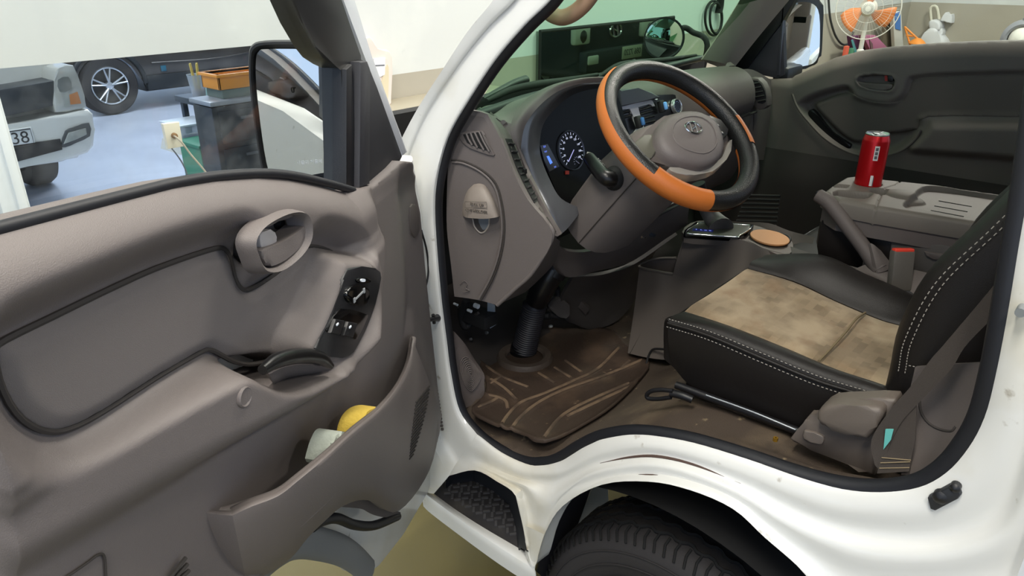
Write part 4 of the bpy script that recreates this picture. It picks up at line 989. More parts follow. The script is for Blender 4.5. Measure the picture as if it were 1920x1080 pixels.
    def v2(pts): return [((p-fv[0]).dot(fv[1]), (p-fv[0]).dot(fv[2])) for p in [on_plane(x, y, fv[0], fv[3]) for x, y in pts]]
    prism('right_vent', smooth2(v2([(1399, 150), (1422, 147), (1437, 168), (1440, 198), (1424, 206), (1413, 196), (1408, 172)]), 2), (fv[0], fv[1], fv[2], nn), -.03, .004, TRIM_D, D, bevel=.004)
    prism('right_vent_opening', smooth2(v2([(1404, 154), (1422, 151), (1435, 170), (1437, 191), (1423, 193), (1414, 175)]), 2), (fv[0], fv[1], fv[2], nn), -.005, .005, BLACKM, D)
    bm = bmesh.new()
    for k in range(5):
        a = on_plane(1405+3.8*k, 158+8*k, fv[0]+nn*.006, fv[3]); b = on_plane(1424+3*k, 155+8*k, fv[0]+nn*.006, fv[3]); add_tube(bm, [a, b], .003, 6)
    fin('right_vent_slats', bm, mat('slat_grey', '#2d2b2b', .5), D)
    prism('dash_patch', v2([(1366, 135), (1395, 131), (1400, 139), (1374, 141)]), (X(1380, 136, 1.40), fv[1], fv[2], nn), -.004, .002, mat('slat_grey', '#2d2b2b', .5), D) if False else None
    # ---- centre stack
    SN = Vector((-.05, -.94, .34)).normalized(); SO = Vector((.80, 1.10, 1.37))
    SF = frame(SO, (1, 0, 0), (0, .34, .94))
    def S3(x, y, d=0.): return on_plane(x, y, SO+SF[3]*d, SF[3])
    def S2(pts, d=0.): return [((p-SO).dot(SF[1]), (p-SO).dot(SF[2])) for p in [S3(x, y, d) for x, y in pts]]
    prism('centre_stack', S2([(1140, 172), (1200, 172), (1232, 178), (1262, 177), (1300, 186), (1310, 250), (1300, 330), (1150, 360)], 0), SF, -.05, .0, mat('stack_black', '#15151a', .3), D, bevel=.004)
    prism('stack_hood', S2([(1145, 172), (1180, 170), (1205, 176), (1224, 187), (1190, 194), (1150, 204)], .0), SF, -.01, .03, mat('hood_grey', '#33333c', .45), D, bevel=.006)
    WT = mat('silver_trim', '#d9d7da', .35, metal=.15)
    prism('stack_trim', S2([(1155, 202), (1190, 193), (1218, 186), (1224, 189), (1229, 199), (1223, 200), (1220, 195), (1216, 194.5), (1196, 200), (1201, 220), (1209, 242), (1199, 256), (1192, 262), (1183, 258), (1196, 240), (1188, 219), (1181, 203), (1155, 208)], .006), SF, -.004, .006, WT, D, bevel=.0015, label='pale silver centre vent trim')
    prism('corner_trim', smooth2(S2([(1212, 180), (1226, 179), (1231, 187), (1226, 187)], .0), 2), SF, -.01, .004, WT, D)
    for grp in (((1198, 207, 1220, 200), (1200, 214, 1222, 208), (1203, 223, 1226, 217), (1206, 231, 1228, 226)), ((1158, 214, 1180, 208), (1162, 222, 1184, 216))):
        bm = bmesh.new()
        for (x0, y0, x1, y1) in grp: add_tube(bm, [S3(x0, y0, .005), S3(x1, y1, .005)], .004, 6)
        fin('vent_slats', bm, mat('slat_black', '#0d0d10', .4), D)
    kf = frame(S3(1268, 200, .006), SF[1], SF[2])
    lathe('dial_knob_ring', [(.019, 0), (.0195, .006), (.022, .007), (.0235, .003), (.0235, -.004)], kf, mat('knob_chrome', '#c9ccd0', .2, metal=.8), D, 32)
    lathe('dial_knob', [(.0, .004), (.017, .0045), (.0192, .002), (.0192, -.004)], kf, mat('knob_dark', '#262a38', .35), D, 32)
    bm = bmesh.new()
    for k in range(10):
        a = 2*PI*k/12+.8; p = kf[0]+SF[1]*.0145*math.cos(a)+SF[2]*.0145*math.sin(a)+SF[3]*.0048; add_box(bm, (0, 0, 0), (.0014, .0014, .0008), frame(p, SF[1], SF[2]))
    fin('knob_marks', bm, mat('knob_mark', '#8fa3d8', .5), D)
    prism('stack_cheek', S2([(1283, 198), (1290, 198), (1310, 240), (1290, 240)], .002), SF, -.004, .002, mat('cheek_grey', '#a5a29c', .5), D)
    # two clip-on air fresheners on the centre vents
    for (x, y, c1, lab) in ((1238, 199, '#6fa8e6', 'small black clip with pale blue face on the right centre vent'), (1195, 228, '#3f6ea4', 'small black clip with dark blue face on the left centre vent')):
        e = thing('air_freshener', lab, 'air freshener', S3(x, y, .012))
        f2 = frame(S3(x, y, .008), SF[1], SF[2])
        box('clip_body', (-.004, -.002, .006), (.022, .034, .014), BLACKM, e, fr=f2, bevel=.004)
        box('clip_face', (.003, -.003, .015), (.014, .023, .008), mat('freshener'+c1, c1, .2), e, fr=f2, bevel=.004, label='blue face')
    # ---- lower dash
    Kn = [[X(1046, 452, .24), X(1060, 470, .30), X(1110, 470, .42), X(1180, 440, .52), X(1240, 392, .58), X(1290, 372, .66)],
          [X(1042, 475, .27), X(1060, 490, .33), X(1112, 485, .44), X(1185, 452, .54), X(1245, 408, .60), X(1292, 388, .67)],
          [X(1036, 496, .30), X(1062, 512, .35), X(1110, 500, .45), X(1185, 470, .56), X(1245, 428, .62), X(1290, 404, .68)],
          [X(1046, 512, .34), X(1070, 520, .37), X(1112, 510, .47), X(1180, 492, .60), X(1245, 450, .66), X(1290, 420, .70)]]
    patch('knee_panel', Kn, TRIM_D, D, nu=4, nv=4, thick=.01)
    tube('knee_slot', [X(x, y, v)+Vector((0, -.006, .0)) for x, y, v in ((1192, 424, .535), (1215, 411, .56), (1248, 393, .585), (1278, 379, .63))], [.002, .006, .007, .003], BLACKM, D, flat=.5)
    sk = frame(X(1202, 436, .575)+Vector((0, -.006, 0)), (1, 0, -.1), (0, .35, .93))
    lathe('socket_ring', [(.0105, .001), (.0125, .004), (.015, .003), (.0155, -.004)], sk, CHROME, D, 24)
    lathe('socket_bore', [(.0, .0005), (.0105, .001)], sk, BLACKM, D, 20)
    sk = frame(X(1220, 432, .60)+Vector((0, -.004, 0)), (1, 0, -.1), (0, .35, .93))
    lathe('socket_cap', [(.0, .006), (.014, .006), (.018, .003), (.018, -.004)], sk, mat('cap_bluegrey', '#3b4149', .45), D, 24)
    # heater box and firewall
    hb = [[X(1075, 520, .40), X(1130, 515, .52), X(1190, 495, .62), X(1270, 440, .74)], [X(1052, 565, .44), X(1110, 560, .56), X(1165, 535, .66), X(1230, 470, .78)],
          [X(1060, 600, .50), X(1110, 612, .58), X(1160, 570, .68), X(1215, 510, .80)], [X(1090, 612, .56), X(1130, 614, .62), X(1170, 590, .70), X(1205, 540, .82)]]
    patch('heater_box', hb, mat('heater_dark', '#3c3836', .6, bump=(900, .2)), T, nu=4, nv=4, thick=.01)
    bm = bmesh.new(); add_box(bm, (.86, 1.40, 1.05), (1.62, .04, .72)); fin('firewall', bm, BLACKM, T)
    patch('toe_board', [[Vector((x, 1.37, .92)) for x in (.05, .5, 1.0, 1.62)], [Vector((x, 1.30, .78)) for x in (.05, .5, 1.0, 1.62)], [Vector((x, 1.16, .728)) for x in (.05, .5, 1.0, 1.62)]], mat('carpet_dark', '#2b2624', .95), T, nu=3, nv=3)
    # bits of bracket and harness under the left end
    tube('harness', [X(875, 562, .16), X(866, 590, .17), X(872, 612, .18), X(890, 600, .2)], .010, BLACKM, T)
    bm = bmesh.new(); add_box(bm, X(895, 592, .19), (.05, .10, .035), bevel=.004); fin('fuse_block', bm, BLACKM, T)
    fb = bpy.data.objects['fuse_block']
    for (x, y, w_) in ((893, 573, .014), (880, 582, .009), (854, 570, .007)):
        tube('connector', [X(x-3, y-1, .15), X(x+4, y+2, .15)], w_*.45, mat('pin_white', '#c9ced2', .4), T, smoothn=0)
    tube('bracket_rod', [X(875, 598, .17), X(897, 587, .17)], .004, mat('rod_grey', '#55504d', .5, metal=.5), T, smoothn=0)
    patch('support_plate', [[X(914, 565, .2), X(928, 572, .21)], [X(914, 600, .2), X(929, 602, .21)], [X(919, 616, .2), X(930, 609, .21)]], mat('plate_bluegrey', '#8f99a3', .4, metal=.3), T, nu=2, nv=2, thick=.003, label='pale blue-grey support plate')
    for (x, y) in ((883, 636), (913, 624), (1033, 612)):
        lathe('bolt', [(0, .004), (.0028, .004), (.004, .002), (.004, -.004)], frame(X(x, y, .24), (1, 0, 0), (0, .5, 1)), STEEL, T, 10)
# ================================================================== steering wheel and column
WC = Vector((.3725, .762, 1.4116)); _tl, _yw = .8804, -.1656
WN = Vector((math.sin(_yw)*math.cos(_tl), -math.cos(_yw)*math.cos(_tl), math.sin(_tl)))
WU = WN.cross(Vector((0, 0, 1))).normalized()
if WU.x < 0: WU = -WU
WV = WN.cross(WU)
def WP(x, y, d=0.):
    p = on_plane(x, y, WC+WN*d, WN)-WC; return (p.dot(WU), p.dot(WV))
def build_wheel():
    T = TRUCK
    RM = .179; rm = .021
    def ang(x, y):
        a, b = WP(x, y); return math.atan2(b, a)
    def torus(nm, sel, m, parent, r=rm, n=144, k=24):
        bm = bmesh.new(); V = {}
        def vert(i, j):
            key = (i % n, j % k)
            if key not in V:
                a = 2*PI*(i % n)/n; c = WU*math.cos(a)+WV*math.sin(a); ph = 2*PI*(j % k)/k
                V[key] = bm.verts.new(WC+c*(RM+r*math.cos(ph))+WN*(r*1.12*math.sin(ph)))
            return V[key]
        for i in range(n):
            for j in range(k):
                if sel(2*PI*(i+.5)/n, 2*PI*(j+.5)/k):
                    bm.faces.new((vert(i, j), vert(i+1, j), vert(i+1, j+1), vert(i, j+1)))
        return fin(nm, bm, m, parent, auto=60)
    wrap = mat('wrap_black', '#1a1a1a', .38, bump=(420, .45), spec=.5)
    a1, a2 = ang(1222, 325), ang(1323, 368)      # fully orange part, lower left
    b1, b2 = ang(1372, 228), ang(1412, 282)      # right part
    al = ang(1150, 138)
    def between(t, lo, hi):
        t = t % (2*PI); lo %= 2*PI; hi %= 2*PI
        return lo <= t <= hi if lo <= hi else (t >= lo or t <= hi)
    if not between((a1+a2)/2 if abs(a1-a2) < PI else (a1+a2)/2+PI, a1, a2): a1, a2 = a2, a1
    if not between((b1+b2)/2 if abs(b1-b2) < PI else (b1+b2)/2+PI, b1, b2): b1, b2 = b2, b1
    def isor(t, ph):
        s, c = math.sin(ph), math.cos(ph)
        if between(t, a1, a2): return True
        if between(t, b1, b2): return c > -.35
        if between(t, a2, b1) if between(a2+.05, a2, b1) and not between(a1-.05, a2, b1) else between(t, b1, a1): pass
        if between(t, al, a1) if between((al+.2), al, a1) else between(t, a1, al): return (c > 0 and s < .62) or s < -.25
        lo = between(t, ang(1330, 372), ang(1410, 300)) or between(t, ang(1410, 300), ang(1330, 372)) and False
        return s < -.25
    W = torus('steering_wheel', lambda t, p: True, wrap, T, r=rm-.0008)
    W['label'] = 'steering wheel with black perforated and orange leather cover'
    torus('orange_cover', isor, ORANGE, W, r=rm+.0004)
    # pad, spokes
    fr = (WC, WU, WV, WU.cross(WV))
    wn = fr[3]; sg = 1 if wn.dot(WN) > 0 else -1
    fr = (WC, WU*sg if sg < 0 else WU, WV, WN)
    def poly(pts, d=0.):
        return [((p-WC).dot(fr[1]), (p-WC).dot(fr[2])) for p in [on_plane(x, y, WC+WN*d, WN) for x, y in pts]]
    prism('spoke_panel', smooth2(poly([(1180, 285), (1196, 262), (1230, 228), (1262, 212), (1310, 212), (1345, 222), (1362, 246), (1368, 270), (1352, 300), (1320, 312), (1270, 318), (1225, 300)], -.005), 2), fr, -.03, -.004, TRIM_D, W, bevel=.006)
    prism('lower_spoke', smooth2(poly([(1255, 314), (1290, 318), (1330, 316), (1352, 296), (1363, 270), (1372, 262), (1369, 285), (1349, 315), (1318, 327), (1285, 330), (1257, 322)], .0), 2), fr, -.02, .003, mat('spoke_silver', '#c4beb6', .3, metal=.6), W, bevel=.003, label='silver lower spoke trim')
    prism('left_spoke', smooth2(poly([(1190, 268), (1208, 254), (1226, 252), (1236, 262), (1228, 290), (1214, 300), (1196, 290)], -.002), 2), fr, -.02, .0, mat('spoke_green', '#5e5c52', .5), W, bevel=.004)
    # airbag pad : dome
    outl = smooth2(poly([(1229, 258), (1234, 236), (1252, 219), (1280, 211), (1312, 214), (1340, 232), (1354, 262), (1354, 288), (1342, 306), (1318, 316), (1290, 312), (1262, 302), (1240, 284)], .012), 3)
    cx = sum(p[0] for p in outl)/len(outl); cy = sum(p[1] for p in outl)/len(outl)
    bm = bmesh.new(); rings = []
    for k, h in ((1.0, -.012), (1.0, .006), (.985, .014), (.94, .021), (.85, .026), (.7, .029), (.5, .031), (.25, .032), (.01, .032)):
        rings.append([WC+fr[1]*(cx+(p[0]-cx)*k)+fr[2]*(cy+(p[1]-cy)*k)+WN*h for p in outl])
    add_grid(bm, rings, close_u=True); pad = fin('airbag_pad', bm, TRIM, W, auto=60)
    k = .66
    tube('pad_ring', [WC+fr[1]*(cx+(p[0]-cx)*k)+fr[2]*(cy+(p[1]-cy)*k)+WN*.0295 for p in outl[::3]], .0016, TRIM, W, closed=True, smoothn=2, n=8)
    # emblem: oval ring with a slanted H
    e0 = on_plane(1300, 240, WC+WN*.033, WN)
    ec = ((e0-WC).dot(fr[1]), (e0-WC).dot(fr[2]))
    rot = -.10
    def E(u, v, h=.034):
        return WC+fr[1]*(ec[0]+u*math.cos(rot)-v*math.sin(rot))+fr[2]*(ec[1]+u*math.sin(rot)+v*math.cos(rot))+WN*h
    vs = 1 if fr[2].z > 0 else -1
    us = 1 if fr[1].x > 0 else -1
    bm = bmesh.new(); add_tube(bm, [E(.0225*math.cos(t*PI/24), .0145*math.sin(t*PI/24)) for t in range(48)], .0024, 8, closed=True)
    for u0 in (-.0075, .0075):
        add_tube(bm, [E(us*(u0-.004), vs*-.012), E(us*(u0+.0045), vs*.012)], [.0016, .0026, .0016], 8)
    add_tube(bm, [E(us*-.0075, vs*-.0035), E(0, 0), E(us*.0075, vs*.0035)], .0018, 8)
    fin('emblem', bm, CHROME, W, label='chrome oval emblem')
    # switch cluster on the right spoke
    prism('switch_cluster', smooth2(poly([(1318, 222), (1332, 216), (1352, 224), (1366, 242), (1364, 252), (1350, 264), (1340, 250), (1330, 234)], .010), 1), fr, -.02, .010, BLACK, W, bevel=.0015)
    for (x, y) in ((1332, 226), (1344, 236), (1352, 250)):
        p = on_plane(x, y, WC+WN*.011, WN); box('wheel_button', (0, 0, 0), (.013, .008, .004), mat('button_grey', '#3d3f44', .35), W, fr=frame(p, fr[1], fr[2]), bevel=.0015)
    p = on_plane(1340, 243, WC+WN*.012, WN); box('chrome_key', (0, 0, 0), (.010, .005, .004), SILVER, W, fr=frame(p, fr[1], fr[2]), bevel=.001)
    # rim seams
    # ---- column shroud
    ax = -WN
    col = []
    def ring(c, ru, rv, n=20, sq=2.6): return [c+WU*p[0]+WV*p[1] for p in oval(ru, rv, n, p=sq)]
    bm = bmesh.new()
    c0 = WC+ax*.035
    seq = [(.035, .066, .058, 0), (.06, .085, .07, 0), (.10, .095, .078, -.004), (.16, .105, .085, -.008), (.24, .106, .083, -.012), (.34, .104, .08, -.016)]
    rings = [ring(WC+ax*t+WV*s*0, a, b) for t, a, b, s in seq]
    V = add_grid(bm, rings, close_u=True); bm.faces.new(V[0])
    sh = fin('column_shroud', bm, TRIM, T, auto=60, label='brown-grey steering column shroud')
    tube('shroud_seam', [rings[i][11]*1.0 for i in range(1, 6)], .0015, mat('seam', '#35302d', .8), sh, n=6)
    lathe('column_collar', [(.0, .0), (.05, .0), (.058, .012), (.058, .03)], frame(WC+ax*.038, WU, WV), BLACKM, sh, 28) if False else None
    # stalks
    bp_, bn_ = drape([sh])(1150, 334)
    tip = X(1104, 296, .299)
    st = tube('indicator_stalk', [bp_-bn_*.012, bp_+bn_*.022, (bp_+bn_*.03).lerp(tip, .45), tip], [.020, .019, .0165, .016, .014], mat('stalk_black', '#0e0e10', .35), T, label='black indicator stalk')
    lathe('stalk_boot', [(.0, .014), (.018, .013), (.023, .006), (.027, .001), (.028, -.01)], (bp_, bn_.orthogonal().normalized(), bn_.cross(bn_.orthogonal().normalized()), bn_), BLACKM, st, 24)
    fs = X(1107, 297, .302)-X(1118, 303, .308)
    lathe('stalk_cap', [(.0, .006), (.008, .0055), (.0115, .003), (.0122, -.004)], frame(X(1104, 295, .299), fs.cross(Vector((0, 0, 1))), fs.cross(Vector((0, 0, 1))).cross(fs) if False else Vector((0, 0, 1))), mat('cap_grey', '#6f6f6a', .45), st, 24, label='grey stalk end cap')
    bm = bmesh.new()
    for (x, y) in ((1119, 297), (1122, 300), (1127, 306), (1130, 309)): add_box(bm, X(x, y, .303)+Vector((-.004, -.006, .0)), (.0035, .0035, .0035))
    fin('stalk_marks', bm, mat('dial_dim2', '#c9c9c9', .5), st)
    tube('wiper_stalk', [WC+ax*.07+WU*.06, WC+ax*.07+WU*.13-WV*.01, WC+ax*.065+WU*.17-WV*.01], [.012, .009, .010], BLACK, T)
    # ---- steering shaft down to the floor
    pts = [X(1040, 500, .385), X(1028, 520, .375), X(1015, 545, .365), X(1004, 568, .36)]
    s_ = tube('steering_shaft', pts, [.030, .034, .034, .028], mat('shaft_black', '#101012', .3), T, n=20, label='black steering shaft')
    tube('shaft_collar', [X(1050, 492, .40), X(1036, 512, .385)], .036, BLACK, s_, n=20, smoothn=0)
    a = X(1002, 572, .36); b = X(983, 655, .352)
    pr = []; n = 22
    bm = bmesh.new(); P = []; Rr = []
    for i in range(n*4+1):
        t = i/(n*4); P.append(a.lerp(b, t)); Rr.append(.031+.002*math.cos(2*PI*i/4)+(.003*t))
    add_tube(bm, P, Rr, 24); fin('rubber_bellows', bm, mat('bellows', '#26252a', .5), s_, auto=0)
    p = X(979, 658, .35)
    lathe('ball_joint', [(.0, .036), (.018, .033), (.030, .022), (.036, .002), (.033, -.016), (.022, -.03)], frame(p, (1, 0, 0), (0, 1, 0)), mat('ball_black', '#0d0d10', .22), s_, 28)
    # pedals
    bp = patch('brake_pedal', [[X(1035, 562, .42), X(1052, 560, .44), X(1068, 572, .46)], [X(1028, 572, .42), X(1048, 578, .44), X(1068, 590, .46)], [X(1032, 580, .42), X(1048, 594, .44), X(1062, 597, .45)]], mat('pedal_rubber', '#35312f', .75, bump=(300, .5)), T, nu=4, nv=4, thick=.012)
    tube('pedal_arm', [X(1030, 590, .43), X(1050, 590, .46), X(1045, 540, .44)], .008, BLACKM, bp)
    ap = patch('accelerator_pedal', [[X(1042, 556, .48), X(1066, 552, .5), X(1090, 566, .52), X(1106, 580, .54)], [X(1050, 562, .48), X(1070, 563, .5), X(1086, 578, .52), X(1098, 590, .54)]], mat('pedal_brown', '#3d3734', .7), T, nu=4, nv=3, thick=.012)
    tube('pedal_bar', [X(1012, 593, .42), X(1060, 590, .47)], .010, BLACKM, ap, smoothn=0)
# ================================================================== floor, consoles
SILLY = [-.5, .10, .17, .29, .382, .56, .66, .783, .9, 1.032, 1.3]
SILLZ = [1.03, 1.02, 1.0, .965, .955, .922, .86, .752, .715, .703, .70]
def zfloor(y): return np.interp(y, [.3, .5, .58, .66, .74, .82, .9, 1.0, 1.15, 1.4], [.935, .93, .915, .865, .80, .755, .738, .732, .728, .728])
FLOORT = mat('floor_vinyl', '#4a4038', .8, bump=(350, .6), spot=[(7., '#6a5c4b', .5, .75), (40., '#8a7a62', .66, .74)], spec=.25)
def build_interior():
    T = TRUCK
    def hf(P):
        x, y = P[:, 0], P[:, 1]
        zs = np.interp(y, SILLY, SILLZ)-.006; zf = zfloor(y)
        t = sstep((x-.055)/.05)
        return zs*(1-t)+zf*t
    hfield('cab_floor', [(.018, 1.33), (.018, -.34), (1.66, -.34), (1.66, 1.33)], hf, lambda s, z, d: Vector((s, z, d)), FLOORT, T, step=.018, skirt=.03, label='dusty brown cab floor')
    # footrest on the left of the mat
    fr_ = [[X(852, 622, .055), X(872, 645, .09), X(886, 668, .12)], [X(853, 680, .055), X(882, 690, .09), X(907, 700, .125)], [X(866, 738, .06), X(884, 735, .09), X(908, 718, .12)], [X(874, 765, .07), X(888, 758, .09), X(910, 748, .12)]]
    ft = patch('footrest', fr_, mat('footrest_grey', '#5c5350', .7, bump=(300, .4)), T, nu=4, nv=4, thick=.01, label='grey-brown ridged footrest')
    bm = bmesh.new()
    def fp(u, v):
        G = fr_; u *= 2; v *= 3; i, j = min(int(v), 2), min(int(u), 1); a, b = v-i, u-j
        return (G[i][j]*(1-b)+G[i][j+1]*b)*(1-a)+(G[i+1][j]*(1-b)+G[i+1][j+1]*b)*a + Vector((-.002, -.003, .002))
    for k in range(9):
        r = .06+.05*k
        add_tube(bm, [fp(min(.98, max(.02, .5+r*.8*math.cos(a))), min(.7, max(.02, .42+r*.5*math.sin(a)))) for a in [i*PI/10 for i in range(21)]], .0012, 5)
    fin('footrest_ridges', bm, mat('footrest_ridge', '#6b625e', .7), ft)
    # scuff step below the footrest and inner post trim
    # ---- shift console
    tw = [[X(1284, 441, .655), X(1335, 446, .66), X(1388, 449, .665), X(1430, 465, .672), X(1480, 478, .695)],
          [X(1272, 476, .645), X(1330, 483, .648), X(1388, 486, .652), X(1432, 492, .66), X(1479, 492, .68)],
          [X(1262, 514, .625), X(1322, 530, .625), X(1385, 530, .63), X(1430, 525, .64), X(1470, 520, .65)],
          [X(1225, 590, .56), X(1290, 590, .57), X(1360, 590, .58), X(1420, 580, .6), X(1465, 570, .62)],
          [X(1180, 664, .50), X(1240, 674, .5), X(1320, 674, .52), X(1400, 660, .55), X(1470, 640, .58)]]
    SCN = mat('console_brown', '#57504b', .6, bump=(900, .2), spec=.4)
    sc = patch('shift_console', tw[:3], SCN, T, nu=4, nv=4, thick=.008, label='brown shift console')
    lowp = [[X(1199, 501, .63), X(1232, 509, .615), X(1262, 514, .625), X(1322, 530, .625), X(1385, 530, .63), X(1430, 525, .64), X(1470, 520, .65)],
            [X(1189, 580, .57), X(1222, 588, .562), X(1256, 592, .565), X(1310, 596, .57), X(1370, 592, .58), X(1420, 580, .6), X(1465, 570, .62)],
            [X(1177, 662, .505), X(1206, 669, .50), X(1240, 674, .50), X(1300, 676, .515), X(1370, 668, .54), X(1420, 655, .56), X(1470, 640, .58)]]
    patch('console_skirt', lowp, SCN, sc, nu=4, nv=5, thick=.008)
    bn = [lowp[0][:3]]
    far = lambda r, dx: [p+Vector((dx, 0, 0)) for p in r]
    patch('console_far_side', [far(tw[0], .17), far(tw[2], .17), far(tw[4], .24)], SCN, sc, nu=3, nv=3)
    patch('console_front', [[X(1284, 441, .655), X(1284, 441, .655)+Vector((.17, 0, 0))], [tw[2][0], tw[2][0]+Vector((.2, 0, 0))], [tw[4][0], tw[4][0]+Vector((.3, 0, 0))]], SCN, sc, nu=3, nv=3)
    b0 = [X(1198, 500, .63), X(1210, 491, .66), X(1235, 485, .69), X(1268, 484, .70)]
    patch('bin_back', [b0, [p-Vector((0, 0, .10)) for p in b0]], TRIM_D, sc, nu=4, nv=2)
    tube('bin_rim', [X(1262, 514, .625), X(1232, 509, .615), X(1199, 501, .63), X(1210, 491, .66), X(1235, 485, .69), X(1268, 484, .70)], .004, SCN, sc)
    patch('bin_base', [[p-Vector((0, 0, .05)) for p in b0], [p-Vector((0, 0, .05)) for p in (bn[0][0], bn[0][1], bn[0][2], bn[0][2]+Vector((.02, 0, 0)))]], BLACKM, sc, nu=3, nv=2)
    tube('floor_harness', [X(1250, 655, .48), X(1225, 655, .5), X(1216, 668, .5), X(1212, 682, .49)], .003, BLACKM, T)
    zt = 1.092
    top = [(1283, 441), (1388, 449), (1430, 465), (1462, 478), (1480, 476), (1487, 462), (1480, 448), (1450, 434), (1412, 422), (1309, 414)]
    tp = [Z(x, y, zt-.0010*max(0, (x-1388))*.16) for x, y in top]
    bm = bmesh.new(); c0 = sum(tp, Vector())/len(tp); vs = [bm.verts.new(p) for p in crom(tp, 4, True)]; vc = bm.verts.new(c0)
    for i in range(len(vs)): bm.faces.new((vs[i], vs[(i+1) % len(vs)], vc))
    ring = vs; lowr = [bm.verts.new(v.co-Vector((0, 0, .02))) for v in ring]
    for i in range(len(ring)): bm.faces.new((ring[i], ring[(i+1) % len(ring)], lowr[(i+1) % len(ring)], lowr[i]))
    fin('console_top', bm, SCN, sc, auto=30)
    fz = frame((0, 0, 0), (1, 0, 0), (0, 1, 0))
    def zp(pts, z): return [(p.x, p.y) for p in [Z(x, y, z) for x, y in pts]]
    gp = [(1282, 436), (1289, 428), (1306, 418), (1312, 416), (1400, 420), (1411, 423), (1411, 428), (1388, 443), (1380, 444.5), (1300, 439)]
    prism('gate_base', smooth2(zp(gp, 1.10), 2), fz, zt-.004, 1.102, BLACKG, sc, bevel=.003, label='glossy black shift gate base')
    cx, cy = [sum(v)/len(gp) for v in zip(*zp(gp, 1.106))]
    prism('gate_plate', [(cx+(p[0]-cx)*.9, cy+(p[1]-cy)*.9) for p in smooth2(zp(gp, 1.106), 2)], fz, 1.100, 1.106, mat('gate_plate', '#4c4c44', .4, metal=.1), sc, bevel=.002)
    tube('gate_rim', [Vector((cx+(p[0]-cx)*.93, cy+(p[1]-cy)*.93, 1.105)) for p in smooth2(zp(gp, 1.106), 2)], .0018, CHROME, sc, closed=True, smoothn=2)
    pl = smooth2(zp([(1300, 428), (1338, 431), (1336, 435), (1298, 432)], 1.1065), 1)
    prism('gear_display', pl, fz, 1.105, 1.1068, mat('gear_screen', '#20287a', .3, emit=.12), sc)
    for k, s_ in enumerate('PRND'):
        text('gear_letter', s_, frame(Z(1306+8.5*k, 430.2+.7*k, 1.1072), CR, (0, 1, 0)), .008, mat('gear_ink', '#8ea0ff', .4, emit=.6), sc, depth=.0002)
    tube('gear_boot', [Z(1352, 430, 1.105), X(1345, 420, .70), X(1332, 404, .70), X(1322, 388, .69), X(1316, 372, .68)], [.034, .028, .0215, .018, .016], mat('boot_grey', '#4a4746', .6, bump=(60, .9)), sc, n=18, label='grey leather gear lever boot')
    tube('gear_lever', [X(1317, 376, .682), X(1312, 358, .675), X(1308, 345, .67)], [.012, .018, .020], BLACK, sc)
    tube('coaster_recess', [Z(1443+38*math.cos(a), 449+12*math.sin(a), 1.0805) for a in [i*PI/12 for i in range(24)]], .004, BLACKM, sc, closed=True, smoothn=2)
    # ---- middle seat folded down, tray on its back
    ms = box('middle_seat', (.87, .37, 1.0), (.40, .58, .13), LEATHER, T, bevel=.035, label='black leather middle seat cushion')
    fb = box('folded_backrest', (.865, .335, 1.145), (.36, .44, .15), LEATHER, ms, bevel=.045)
    tube('cushion_piping', [Vector((.672, y, 1.045)) for y in (.12, .3, .5, .62)] + [Vector((.70, .655, 1.045)), Vector((.87, .66, 1.045)), Vector((1.04, .655, 1.045))], .004, LEATHER, ms)
    TRAY = mat('tray_grey', '#5a544d', .6, bump=(900, .15), spec=.5)
    zt = 1.25
    ol = zp([(1543, 358), (1560, 345), (1584, 331), (1601, 329), (1655, 335), (1760, 346), (1912, 368), (1990, 380), (1960, 437), (1853, 421), (1642, 387), (1572, 374)], zt)
    bx = smooth2(zp([(1560, 364), (1571, 356), (1632, 361), (1634, 366), (1620, 373), (1575, 368)], zt), 2)
    bq = zp([(1558, 351), (1564, 344), (1594, 347), (1588, 353)], zt)
    cc = Z(1627, 344, zt); cc2 = Z(1655, 359, zt)
    rec = smooth2(zp([(1692, 386), (1697, 376), (1714, 370), (1713, 362), (1728, 350), (1750, 348), (1800, 353), (1900, 368), (1990, 383), (1980, 405), (1880, 395), (1870, 424), (1850, 418), (1722, 390), (1706, 392)], zt), 2)
    seam = zp([(1643, 388), (1647, 374), (1660, 352), (1680, 346), (1690, 338)], zt)
    def hz(P):
        d = np.zeros(len(P)); so = sdf(P, ol)
        d = d - .010*(1-np.clip(-so/.012, 0, 1))**2
        d = d - .035*sstep(-sdf(P, bx)/.009) - .012*sstep(-sdf(P, bq)/.003)
        d = d - .03*sstep(-(np.hypot(P[:, 0]-cc.x, P[:, 1]-cc.y)-.0325)/.006)
        r2 = np.hypot(P[:, 0]-cc2.x, P[:, 1]-cc2.y)
        d = d - .03*sstep(-(r2-.030)/.008)*(P[:, 1] > cc2.y-.012)
        dm = np.hypot((P[:, 0]-cc2.x), (P[:, 1]-(cc2.y-.05))/1.3)
        d = d + .012*np.sqrt(np.clip(1-(dm/.034)**2, 0, 1))
        d = d - .013*sstep(-sdf(P, rec)/.009)
        for i in range(len(seam)-1):
            a, b = np.array(seam[i]), np.array(seam[i+1]); e = b-a
            t = np.clip(((P-a)@e)/(e@e), 0, 1); dd = np.linalg.norm(P-a-t[:, None]*e, axis=1); d = d-.004*np.clip(1-dd/.003, 0, 1)
        return d
    ct = hfield('console_tray', ol, hz, lambda s, z, d: Vector((s, z, zt+d)), TRAY, T, step=.0022, skirt=.03, label='grey-brown console tray with cup holders')
    lo = [(p[0], p[1]) for p in ol]; cx, cy = [sum(v)/len(lo) for v in zip(*lo)]
    prism('tray_body', [(cx+(p[0]-cx)*.97, cy+(p[1]-cy)*.97) for p in lo], fz, zt-.075, zt-.028, TRIM_D, ct, bevel=0)
    bm = bmesh.new()
